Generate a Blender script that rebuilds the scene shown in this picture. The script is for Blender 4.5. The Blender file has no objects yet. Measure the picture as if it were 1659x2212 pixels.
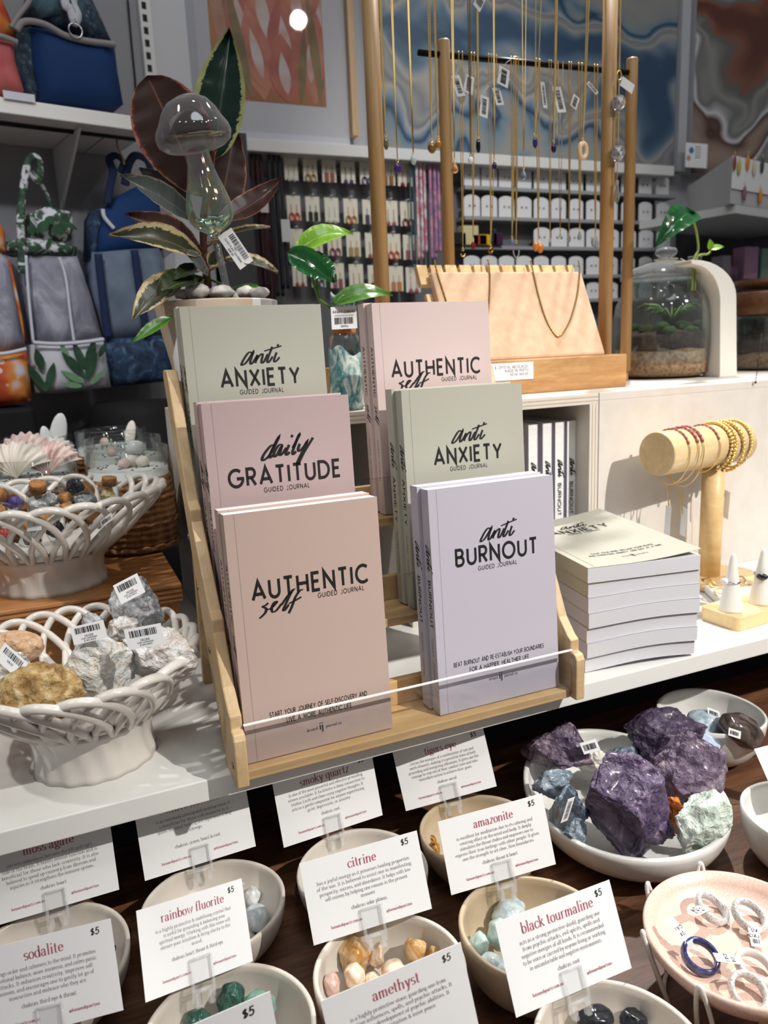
import bpy, bmesh, math, random
from mathutils import Vector, Matrix, noise
random.seed(7)
PI = math.pi
sc = bpy.context.scene
COL = sc.collection
V = Vector

# ------------------------------------------------------------------ camera
FPX, IMW, IMH = 1650.29, 1659.0, 2212.0
CAM = V((0.0, -0.6607, 0.38371))
PITCH, YAW, ROLL = 0.20998, 0.39959, -0.04401
cp, sp, cy_, sy_ = math.cos(PITCH), math.sin(PITCH), math.cos(YAW), math.sin(YAW)
FWD = V((sy_*cp, cy_*cp, -sp)); _r = V((cy_, -sy_, 0)); _u = _r.cross(FWD)
RGT = math.cos(ROLL)*_r + math.sin(ROLL)*_u
UPV = -math.sin(ROLL)*_r + math.cos(ROLL)*_u
cam_d = bpy.data.cameras.new('camera'); cam = bpy.data.objects.new('camera', cam_d); COL.objects.link(cam)
mw = Matrix.Identity(4)
for i in range(3):
    mw[i][0] = RGT[i]; mw[i][1] = UPV[i]; mw[i][2] = -FWD[i]; mw[i][3] = CAM[i]
cam.matrix_world = mw
cam_d.sensor_fit = 'VERTICAL'; cam_d.sensor_height = 36.0; cam_d.sensor_width = 27.0
cam_d.lens = FPX/IMH*36.0
cam_d.clip_start = 0.02; cam_d.clip_end = 50
cam_d.dof.use_dof = True; cam_d.dof.focus_distance = 0.72
cam_d.dof.aperture_fstop = cam_d.lens/1000/0.0032
sc.camera = cam

# ------------------------------------------------------------------ light
sc.view_settings.view_transform = 'Standard'; sc.view_settings.look = 'None'
sc.view_settings.gamma = 1.0; sc.view_settings.exposure = 0.0
try: sc.view_settings.use_curve_mapping = False
except Exception: pass
world = bpy.data.worlds.new('shop_air'); sc.world = world; world.use_nodes = True
wb = world.node_tree.nodes['Background']
wb.inputs[0].default_value = (0.90, 0.92, 1.0, 1); wb.inputs[1].default_value = 0.13

def spot(name, loc, target, watt, angle, blend, radius, col=(1, .97, .93)):
    d = bpy.data.lights.new(name, 'SPOT'); d.energy = watt; d.spot_size = math.radians(angle); d.spot_blend = blend
    d.shadow_soft_size = radius; d.color = col
    o = bpy.data.objects.new(name, d); COL.objects.link(o); o.location = loc
    o.rotation_euler = (V(target)-V(loc)).to_track_quat('-Z', 'Y').to_euler()
    return o
# ceiling track spots
spot('track_spot_key', (1.75, -2.20, 2.35), (0.74, -0.02, 0.0), 515, 33, 0.9, 0.026, (1, .965, .91))
spot('track_spot_left', (-1.05, -0.35, 2.1), (0.0, 0.36, 0.15), 80, 24, 0.8, 0.030, (1, .96, .91))
spot('track_spot_rear', (1.35, 0.9, 2.4), (0.66, 0.05, 0.0), 270, 36, 0.8, 0.035, (1, .97, .93))
spot('track_spot_bay', (-.5, -.9, 1.9), (.06, 1.2, .36), 80, 24, 0.9, 0.05, (.95, .97, 1))
spot('track_spot_wall', (1.0, -0.6, 2.45), (1.25, 1.5, 0.66), 120, 30, 0.9, 0.05, (1, .98, .95))
def area(name, loc, target, watt, size, col=(.9, .95, 1)):
    d = bpy.data.lights.new(name, 'AREA'); d.energy = watt; d.shape = 'DISK'; d.size = size; d.color = col
    o = bpy.data.objects.new(name, d); COL.objects.link(o); o.location = loc
    o.rotation_euler = (V(target)-V(loc)).to_track_quat('-Z', 'Y').to_euler()
for i_, (lx, ly) in enumerate(((-1.2, -1.6), (-.2, -2.2), (.9, -1.5), (2.2, -1.2), (-.9, .3), (.4, .2), (1.9, .3), (1.2, -3.0))):
    area('added_glint_light', (lx, ly, 2.6), (lx*.6+.2, ly*.4, 0), 2.4, .20, (1, .97, .93))  # unseen discs added overhead to give the glass its glints
area('added_fill', (0.3, -1.0, 2.7), (0.4, 0.3, 0.1), 15, 1.2)  # soft fill light added from above, not a known lamp
cy = sc.cycles
cy.max_bounces = 7; cy.diffuse_bounces = 2; cy.glossy_bounces = 3; cy.transmission_bounces = 6
cy.transparent_max_bounces = 16; cy.caustics_reflective = False; cy.caustics_refractive = False
cy.sample_clamp_indirect = 4.0; cy.use_denoising = True

# ------------------------------------------------------------------ where a sight line meets a real plane
def ray(px, py): return FWD + RGT*((px-IMW/2)/FPX) - UPV*((py-IMH/2)/FPX)
def AY(px, py, y):
    v = ray(px, py); return CAM + v*((y-CAM.y)/v.y)
def AZ(px, py, z):
    v = ray(px, py); return CAM + v*((z-CAM.z)/v.z)
def PS(p):
    d = V(p)-CAM; z = d.dot(FWD); return z/FPX      # metres per pixel at a point

# ------------------------------------------------------------------ materials
def lin(c):
    o = []
    for x in c[:3]:
        x /= 255.0
        o.append(x/12.92 if x <= .04045 else ((x+.055)/1.055)**2.4)
    return (o[0], o[1], o[2], 1.0)
class NT:
    def __init__(s, name):
        s.m = bpy.data.materials.new(name); s.m.use_nodes = True; s.t = s.m.node_tree
        s.p = s.t.nodes['Principled BSDF']; s.out = s.t.nodes['Material Output']
    def n(s, typ, **kw):
        nd = s.t.nodes.new(typ)
        for k, v in kw.items():
            if hasattr(nd, k) and k not in nd.inputs: setattr(nd, k, v)
            else: nd.inputs[k].default_value = v
        return nd
    def l(s, a, b): s.t.links.new(a, b)
    def coord(s, kind='Object', scale=(1, 1, 1), rot=(0, 0, 0)):
        tc = s.n('ShaderNodeTexCoord'); mp = s.n('ShaderNodeMapping')
        mp.inputs['Scale'].default_value = scale; mp.inputs['Rotation'].default_value = rot
        s.l(tc.outputs[kind], mp.inputs['Vector']); return mp.outputs['Vector']
    def noise(s, vec, scale, detail=3, rough=.5, dist=0):
        nd = s.n('ShaderNodeTexNoise'); nd.inputs['Scale'].default_value = scale; nd.inputs['Detail'].default_value = detail
        nd.inputs['Roughness'].default_value = rough; nd.inputs['Distortion'].default_value = dist
        s.l(vec, nd.inputs['Vector']); return nd.outputs['Fac']
    def ramp(s, fac, stops, interp='LINEAR'):
        r = s.n('ShaderNodeValToRGB'); r.color_ramp.interpolation = interp
        e = r.color_ramp.elements
        while len(e) < len(stops): e.new(.5)
        for i, (p, c) in enumerate(stops):
            e[i].position = p; e[i].color = lin(c)
        s.l(fac, r.inputs['Fac']); return r.outputs['Color']
    def bump(s, fac, strength, dist=.001):
        b = s.n('ShaderNodeBump'); b.inputs['Strength'].default_value = strength; b.inputs['Distance'].default_value = dist
        s.l(fac, b.inputs['Height']); s.l(b.outputs['Normal'], s.p.inputs['Normal'])
    def mix(s, fac, a, b):
        m = s.n('ShaderNodeMix', data_type='RGBA')
        if isinstance(fac, float): m.inputs[0].default_value = fac
        else: s.l(fac, m.inputs[0])
        for k, x in ((6, a), (7, b)):
            if isinstance(x, tuple): m.inputs[k].default_value = lin(x)
            else: s.l(x, m.inputs[k])
        return m.outputs[2]
    def set(s, **kw):
        for k, v in kw.items(): s.p.inputs[k.replace('_', ' ')].default_value = v
        return s.m
MATS = {}
def mat(name, col, rough=.5, metal=0.0, var=None, bump=None, coat=0.0, spec=.5, sheen=0.0, trans=0.0, ior=1.45, sss=0.0, glow=None):
    """one plain surface: colour, an optional second colour mixed in by noise (col, scale, detail), optional bump (scale, strength, distance)"""
    if name in MATS: return MATS[name]
    t = NT(name); p = t.p
    p.inputs['Base Color'].default_value = lin(col); p.inputs['Roughness'].default_value = rough
    p.inputs['Metallic'].default_value = metal; p.inputs['Coat Weight'].default_value = coat
    p.inputs['Specular IOR Level'].default_value = spec; p.inputs['Sheen Weight'].default_value = sheen
    p.inputs['Transmission Weight'].default_value = trans; p.inputs['IOR'].default_value = ior
    if sss: p.inputs['Subsurface Weight'].default_value = sss; p.inputs['Subsurface Radius'].default_value = (.004, .004, .004); p.inputs['Subsurface Scale'].default_value = 1.0
    if var or bump: vec = t.coord()
    if var:
        c = t.ramp(t.noise(vec, var[1], var[2]), [(.35, col), (.65, var[0])]); t.l(c, p.inputs['Base Color'])
    if bump: t.bump(t.noise(vec, bump[0], 4, .6), bump[1], bump[2])
    MATS[name] = t.m; return t.m
def wood(name, a, b, scale=(1, 14, 14), fine=60, rough=.45, c=None):
    if name in MATS: return MATS[name]
    t = NT(name); vec = t.coord(scale=scale)
    f1 = t.noise(vec, 3.0, 4, .6, 1.2); f2 = t.noise(vec, fine/4, 3, .7, .3)
    col = t.ramp(f1, [(.3, a), (.52, tuple((x+y)/2 for x, y in zip(a, b))), (.7, b)] + ([(.8, c)] if c else []))
    col2 = t.mix(.35, col, t.ramp(f2, [(.35, a), (.7, b)])); t.l(col2, t.p.inputs['Base Color'])
    t.p.inputs['Roughness'].default_value = rough; t.bump(f2, .12, .0006)
    MATS[name] = t.m; return t.m
def thin_glass(name, tint=(250, 252, 252), refl=1.0, iris=False, low=.03, rough=.02, painted_sheen=0.0):
    """thin clear pane or blown wall: mostly lets light straight through, mirrors more at a grazing angle"""
    if name in MATS: return MATS[name]
    t = NT(name); t.t.nodes.remove(t.p)
    tr = t.n('ShaderNodeBsdfTransparent'); tr.inputs[0].default_value = lin(tint)
    gl = t.n('ShaderNodeBsdfGlossy'); gl.inputs['Roughness'].default_value = rough
    fr = t.n('ShaderNodeLayerWeight'); fr.inputs['Blend'].default_value = .18
    mp = t.n('ShaderNodeMapRange'); mp.inputs[1].default_value = 0; mp.inputs[2].default_value = 1
    mp.inputs[3].default_value = low; mp.inputs[4].default_value = refl
    t.l(fr.outputs['Fresnel'], mp.inputs[0])
    if iris:
        vec = t.coord(); f = t.noise(vec, 28, 2, .5, 1.5)
        c = t.ramp(f, [(.25, (120, 110, 255)), (.42, (120, 255, 200)), (.55, (255, 230, 120)), (.68, (255, 130, 220)), (.8, (130, 150, 255))])
        t.l(t.mix(.75, (255, 255, 255), c), gl.inputs[0])
    mx = t.n('ShaderNodeMixShader'); t.l(mp.outputs[0], mx.inputs[0]); t.l(tr.outputs[0], mx.inputs[1]); t.l(gl.outputs[0], mx.inputs[2])
    res = mx.outputs[0]
    if painted_sheen:      # white blended in towards the rim, standing in for bright reflections
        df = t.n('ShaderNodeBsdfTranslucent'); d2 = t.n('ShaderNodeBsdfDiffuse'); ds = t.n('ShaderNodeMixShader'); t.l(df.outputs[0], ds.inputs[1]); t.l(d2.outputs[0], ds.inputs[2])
        hm = t.n('ShaderNodeMapRange'); hm.inputs[3].default_value = painted_sheen*.12; hm.inputs[4].default_value = painted_sheen; t.l(fr.outputs['Facing'], hm.inputs[0])
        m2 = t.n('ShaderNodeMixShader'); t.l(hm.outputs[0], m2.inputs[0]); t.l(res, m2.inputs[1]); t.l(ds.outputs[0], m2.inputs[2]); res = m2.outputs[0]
    t.l(res, t.out.inputs['Surface']); MATS[name] = t.m; return t.m

# ------------------------------------------------------------------ mesh building
class MB:
    def __init__(s): s.v = []; s.f = []; s.mi = []; s.sm = []; s.uv = {}
    def add(s, verts, faces, mi=0, smooth=False, uv=None):
        b = len(s.v); s.v += [V(p) for p in verts]
        if uv:
            for i, t in enumerate(uv): s.uv[b+i] = t
        for f in faces: s.f.append([b+i for i in f]); s.mi.append(mi); s.sm.append(smooth)
        return s
    def obox(s, o, a, b, c, mi=0):
        """box from a corner and three edge vectors"""
        o, a, b, c = V(o), V(a), V(b), V(c)
        p = [o, o+a, o+a+b, o+b, o+c, o+a+c, o+a+b+c, o+b+c]
        fs = [(3, 2, 1, 0), (4, 5, 6, 7), (0, 1, 5, 4), (1, 2, 6, 5), (2, 3, 7, 6), (3, 0, 4, 7)]
        if a.cross(b).dot(c) < 0: fs = [f[::-1] for f in fs]
        return s.add(p, fs, mi)
    def box(s, x0, x1, y0, y1, z0, z1, mi=0): return s.obox((x0, y0, z0), (x1-x0, 0, 0), (0, y1-y0, 0), (0, 0, z1-z0), mi)
    def prism(s, poly, o, u, v, d, mi=0):
        """2D outline in (u,v) from o, pushed along d"""
        o, u, v, d = V(o), V(u), V(v), V(d); n = len(poly)
        a = [o+u*p[0]+v*p[1] for p in poly]; b = [p+d for p in a]
        fs = [tuple(range(n))[::-1], tuple(range(n, 2*n))]+[(i, (i+1) % n, n+(i+1) % n, n+i) for i in range(n)]
        if u.cross(v).dot(d) < 0: fs = [f[::-1] for f in fs]
        return s.add(a+b, fs, mi)
    def flat(s, poly, o, u, v, mi=0):
        o, u, v = V(o), V(u), V(v); return s.add([o+u*p[0]+v*p[1] for p in poly], [tuple(range(len(poly)))], mi)
    def tube(s, pts, r, n=8, closed=False, mi=0, flatten=None, cap=True, smooth=True):
        pts = [V(p) for p in pts]; m = len(pts); rs = r if isinstance(r, (list, tuple)) else [r]*m
        T = []
        for i in range(m):
            a = pts[i-1] if (i > 0 or closed) else pts[i]; b = pts[(i+1) % m] if (i < m-1 or closed) else pts[i]
            t = (b-a); T.append(t.normalized() if t.length > 1e-12 else V((0, 0, 1)))
        ref = V((0, 0, 1)) if abs(T[0].z) < .9 else V((1, 0, 0))
        N = (ref-T[0]*ref.dot(T[0])).normalized(); vs = []
        for i in range(m):
            N = (N-T[i]*N.dot(T[i])); N = N.normalized() if N.length > 1e-9 else T[i].orthogonal().normalized()
            B = T[i].cross(N)
            for k in range(n):
                a = 2*PI*k/n; vs.append(pts[i]+(N*math.cos(a)+B*math.sin(a)*(flatten or 1))*rs[i])
        fs = []
        for i in range(m if closed else m-1):
            j = (i+1) % m
            for k in range(n): fs.append((i*n+k, i*n+(k+1) % n, j*n+(k+1) % n, j*n+k))
        if cap and not closed: fs += [tuple(range(n))[::-1], tuple((m-1)*n+k for k in range(n))]
        return s.add(vs, fs, mi, smooth)
    def lathe(s, prof, c=(0, 0, 0), n=40, mi=0, ax=None, wob=None, smooth=True, sx=1, sy=1, cap=True):
        """profile (r,z) turned about an axis; wob(a, i) scales radius and lifts"""
        c = V(c); m = len(prof)
        if ax is None: A, B, Z = V((1, 0, 0)), V((0, 1, 0)), V((0, 0, 1))
        else:
            Z = V(ax).normalized(); A = Z.orthogonal().normalized(); B = Z.cross(A)
        vs = []
        for i, (r, z) in enumerate(prof):
            for k in range(n):
                a = 2*PI*k/n; rr, zz = r, z
                if wob: f, dz = wob(a, i); rr *= f; zz += dz
                vs.append(c+A*(rr*math.cos(a)*sx)+B*(rr*math.sin(a)*sy)+Z*zz)
        fs = [(i*n+k, i*n+(k+1) % n, (i+1)*n+(k+1) % n, (i+1)*n+k) for i in range(m-1) for k in range(n)]
        if abs(prof[0][0]-prof[-1][0])+abs(prof[0][1]-prof[-1][1]) < 1e-7: cap = False
        if cap and prof[0][0] > 1e-6: fs.append(tuple(range(n))[::-1])
        if cap and prof[-1][0] > 1e-6: fs.append(tuple((m-1)*n+k for k in range(n)))
        return s.add(vs, fs, mi, smooth)
    def ell(s, c, r, mi=0, n=16, rot=None, bumpy=0, seed=0):
        c = V(c); r = r if isinstance(r, (tuple, list)) else (r, r, r); vs = []; m = max(6, n//2)
        for i in range(m+1):
            th = PI*i/m
            for k in range(n):
                a = 2*PI*k/n; d = V((math.sin(th)*math.cos(a), math.sin(th)*math.sin(a), math.cos(th)))
                q = 1+bumpy*noise.noise(d*1.6+V((seed*3.1, seed, 0)))
                p = V((d.x*r[0]*q, d.y*r[1]*q, d.z*r[2]*q))
                vs.append(c+(rot @ p if rot else p))
        fs = [(i*n+k, (i+1)*n+k, (i+1)*n+(k+1) % n, i*n+(k+1) % n) for i in range(m) for k in range(n)]
        return s.add(vs, fs, mi, True)
    def grid(s, fn, nu, nv, mi=0, smooth=True, uv=False):
        vs = []; uvs = []
        for i in range(nu+1):
            for j in range(nv+1):
                vs.append(fn(i/nu, j/nv)); uvs.append((i/nu, j/nv))
        w = nv+1
        fs = [(i*w+j, (i+1)*w+j, (i+1)*w+j+1, i*w+j+1) for i in range(nu) for j in range(nv)]
        return s.add(vs, fs, mi, smooth, uvs if uv else None)
    def disc(s, c, r, u, v, n=20, mi=0): return s.flat([(r*math.cos(2*PI*k/n), r*math.sin(2*PI*k/n)) for k in range(n)], c, u, v, mi)
_ICO = {}
def ico(sub):
    if sub not in _ICO:
        bm = bmesh.new(); bmesh.ops.create_icosphere(bm, subdivisions=sub, radius=1)
        bm.verts.ensure_lookup_table()
        _ICO[sub] = ([v.co.copy() for v in bm.verts], [tuple(v.index for v in f.verts) for f in bm.faces]); bm.free()
    return _ICO[sub]
def rock(mb, c, r, seed, planes=12, dmin=.55, dmax=.9, rough=.05, fr=4, sub=4, rot=None, mi=0, smooth=False):
    """a broken lump: a ball cut by random planes, with a rough skin"""
    rd = random.Random(seed); vs, fs = ico(sub); P = []
    for _ in range(planes):
        n = V((rd.gauss(0, 1), rd.gauss(0, 1), rd.gauss(0, 1))).normalized(); P.append((n, rd.uniform(dmin, dmax)))
    rot = rot or Matrix.Rotation(rd.uniform(0, 6), 3, 'Z')
    out = []
    for v in vs:
        p = v.copy()
        for n, d in P:
            k = p.dot(n)
            if k > d: p -= n*(k-d)
        q = noise.noise(v*fr+V((seed, seed*.7, 0)))*rough+noise.noise(v*fr*3.1+V((0, seed, 3)))*rough*.5
        p += v*q
        if rough > .055: p += v*(noise.noise(v*fr*7.3+V((seed*2, 1, seed)))*rough*.32+abs(noise.noise(v*fr*13+V((seed, 9, 0))))*rough*.18)
        out.append(V(c)+rot @ V((p.x*r[0], p.y*r[1], p.z*r[2])))
    return mb.add(out, fs, mi, smooth)
LOC = {}
def obj(name, mb, mats, parent=None, bevel=0, label=None, auto=None, solid=0, subsurf=0):
    """link what was collected as ONE mesh object (vertices are given in world coordinates)"""
    me = bpy.data.meshes.new(name); off = LOC.get(parent.name, V((0, 0, 0))) if parent else V((0, 0, 0))
    me.from_pydata([tuple(p-off) for p in mb.v], [], mb.f)
    for m in (mats if isinstance(mats, (list, tuple)) else [mats]): me.materials.append(m)
    me.polygons.foreach_set('material_index', mb.mi); me.polygons.foreach_set('use_smooth', mb.sm)
    if mb.uv:
        ul = me.uv_layers.new(name='UVMap')
        for lp in me.loops: ul.data[lp.index].uv = mb.uv.get(lp.vertex_index, (0, 0))
    me.update()
    o = bpy.data.objects.new(name, me); COL.objects.link(o)
    if parent: o.parent = parent; LOC[o.name] = off.copy()
    else: LOC[o.name] = V((0, 0, 0))
    if solid: md = o.modifiers.new('solid', 'SOLIDIFY'); md.thickness = solid; md.offset = 0
    if subsurf: md = o.modifiers.new('sub', 'SUBSURF'); md.levels = subsurf; md.render_levels = subsurf
    if bevel: md = o.modifiers.new('bev', 'BEVEL'); md.width = bevel; md.segments = 2; md.limit_method = 'ANGLE'; md.harden_normals = False
    if label: o['label'] = label
    return o
def tag(o, label, cat, group=None, kind=None):
    if kind: o['kind'] = kind
    o['label'] = label; o['category'] = cat
    if group: o['group'] = group
    return o
def thing(name, loc, label, cat, group=None):
    o = bpy.data.objects.new(name, None); COL.objects.link(o); o.location = loc; o.empty_display_size = .02
    LOC[o.name] = V(loc); return tag(o, label, cat, group)
def struct(name, mb, mats, bevel=0, label=None, parent=None):
    o = obj(name, mb, mats, parent, bevel)
    if not parent: o['kind'] = 'structure'
    if label and not parent: o['label'] = label; o['category'] = name.split('_')[0]
    return o
def clone(root, loc, label, group=None, turn=0.0):
    """copy a thing with copies of its parts and sub-parts"""
    r = root.copy(); COL.objects.link(r); r.location = loc; r['label'] = label; r.rotation_euler.z += turn
    if group: r['group'] = group
    LOC[r.name] = V(loc)
    for ch in list(root.children):
        c = ch.copy(); COL.objects.link(c); c.parent = r
        for g in list(ch.children):
            d = g.copy(); COL.objects.link(d); d.parent = c
    return r
# ------------------------------------------------------------------ lettering
def arc(cx, cy, rx, ry, a0, a1, n=None):
    n = n or max(4, int(abs(a1-a0)/15))
    return [(cx+rx*math.cos(math.radians(a0+(a1-a0)*i/n)), cy+ry*math.sin(math.radians(a0+(a1-a0)*i/n))) for i in range(n+1)]
CAPS = {
 'A': (.84, [[(0, 0), (.42, 1), (.84, 0)], [(.15, .3), (.69, .3)]]),
 'B': (.6, [[(0, 0), (0, 1), (.3, 1)]+arc(.3, .765, .24, .235, 90, -90)+[(0, .53)], [(.3, .53)]+arc(.32, .265, .27, .265, 90, -90)+[(0, 0)]]),
 'C': (.86, [arc(.5, .5, .5, .5, 48, 312)]),
 'D': (.76, [[(0, 0), (0, 1), (.26, 1)]+arc(.26, .5, .5, .5, 90, -90)+[(0, 0)]]),
 'E': (.5, [[(.5, 1), (0, 1), (0, 0), (.5, 0)], [(0, .52), (.44, .52)]]),
 'F': (.48, [[(.48, 1), (0, 1), (0, 0)], [(0, .5), (.42, .5)]]),
 'G': (.96, [arc(.5, .5, .5, .5, 48, 350)+[(.98, .47), (.55, .47)]]),
 'H': (.7, [[(0, 0), (0, 1)], [(.7, 0), (.7, 1)], [(0, .52), (.7, .52)]]),
 'I': (.0, [[(0, 0), (0, 1)]]),
 'J': (.36, [[(.36, 1), (.36, .2)]+arc(.14, .22, .22, .22, 0, -130)]),
 'K': (.58, [[(0, 0), (0, 1)], [(.55, 1), (0, .42)], [(.2, .62), (.58, 0)]]),
 'L': (.44, [[(0, 1), (0, 0), (.44, 0)]]),
 'M': (.96, [[(0, 0), (.12, 1), (.48, .2), (.84, 1), (.96, 0)]]),
 'N': (.72, [[(0, 0), (0, 1), (.72, 0), (.72, 1)]]),
 'O': (1.0, [arc(.5, .5, .5, .5, 0, 360)]),
 'P': (.56, [[(0, 0), (0, 1), (.3, 1)]+arc(.3, .73, .26, .27, 90, -90)+[(0, .46)]]),
 'Q': (1.0, [arc(.5, .5, .5, .5, 0, 360), [(.6, .3), (.95, -.05)]]),
 'R': (.58, [[(0, 0), (0, 1), (.3, 1)]+arc(.3, .735, .26, .265, 90, -90)+[(0, .47)], [(.26, .47), (.58, 0)]]),
 'S': (.54, [arc(.28, .745, .25, .255, 40, 270)+arc(.27, .25, .27, .24, 90, -140)]),
 'T': (.6, [[(0, 1), (.6, 1)], [(.3, 1), (.3, 0)]]),
 'U': (.66, [[(0, 1), (0, .33)]+arc(.33, .33, .33, .33, 180, 360)+[(.66, 1)]]),
 'V': (.8, [[(0, 1), (.4, 0), (.8, 1)]]),
 'W': (1.16, [[(0, 1), (.3, 0), (.58, .85), (.86, 0), (1.16, 1)]]),
 'X': (.7, [[(0, 0), (.7, 1)], [(0, 1), (.7, 0)]]),
 'Y': (.72, [[(0, 1), (.36, .45), (.72, 1)], [(.36, .45), (.36, 0)]]),
 'Z': (.6, [[(0, 1), (.6, 1), (0, 0), (.6, 0)]]),
 '-': (.3, [[(0, .42), (.3, .42)]]), '.': (0, [[(0, 0), (0, .09)]]), ',': (.05, [[(.06, .08), (0, -.14)]]),
 '$': (.54, [arc(.28, .7, .24, .2, 40, 270)+arc(.27, .27, .26, .23, 90, -140), [(.28, 1.05), (.27, -.1)]]),
 '0': (.56, [arc(.28, .5, .28, .5, 0, 360)]), '1': (.2, [[(0, .8), (.18, 1), (.18, 0)]]),
 '2': (.5, [arc(.25, .74, .25, .26, 170, -30)+[(0, 0), (.52, 0)]]), '5': (.5, [[(.48, 1), (.08, 1), (.04, .58)]+arc(.22, .32, .27, .32, 110, -150)]),
 '4': (.55, [[(.4, 0), (.4, 1), (0, .3), (.55, .3)]]), '8': (.5, [arc(.25, .74, .22, .25, 0, 360), arc(.25, .25, .26, .26, 0, 360)]),
 '&': (.7, [[(.7, 0), (.15, .7)]+arc(.3, .8, .17, .2, 200, -10)+[(.1, .35)]+arc(.27, .24, .25, .24, 160, 330)+[(.66, .42)]]),
 "'": (.05, [[(.05, 1), (0, .8)]]), '/': (.4, [[(0, 0), (.4, 1)]]), '3': (.5, [arc(.23, .74, .24, .25, 150, -80)+arc(.23, .26, .27, .26, 85, -150)]),
 '9': (.5, [arc(.25, .7, .25, .28, 0, 360), [(.5, .68), (.3, 0)]]), '7': (.5, [[(0, 1), (.5, 1), (.15, 0)]]), '6': (.5, [arc(.25, .28, .25, .28, 0, 360), [(0, .3), (.3, 1)]]),
}
def _st(x, a, b, f=1, w=.13):      # a serifed stem
    o = [[(x, a), (x, b)]]
    if f & 1: o.append([(x-w, a+.02), (x+w, a+.02)])
    if f & 2: o.append([(x-w, b-.04), (x, b-.02)])
    return o
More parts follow.
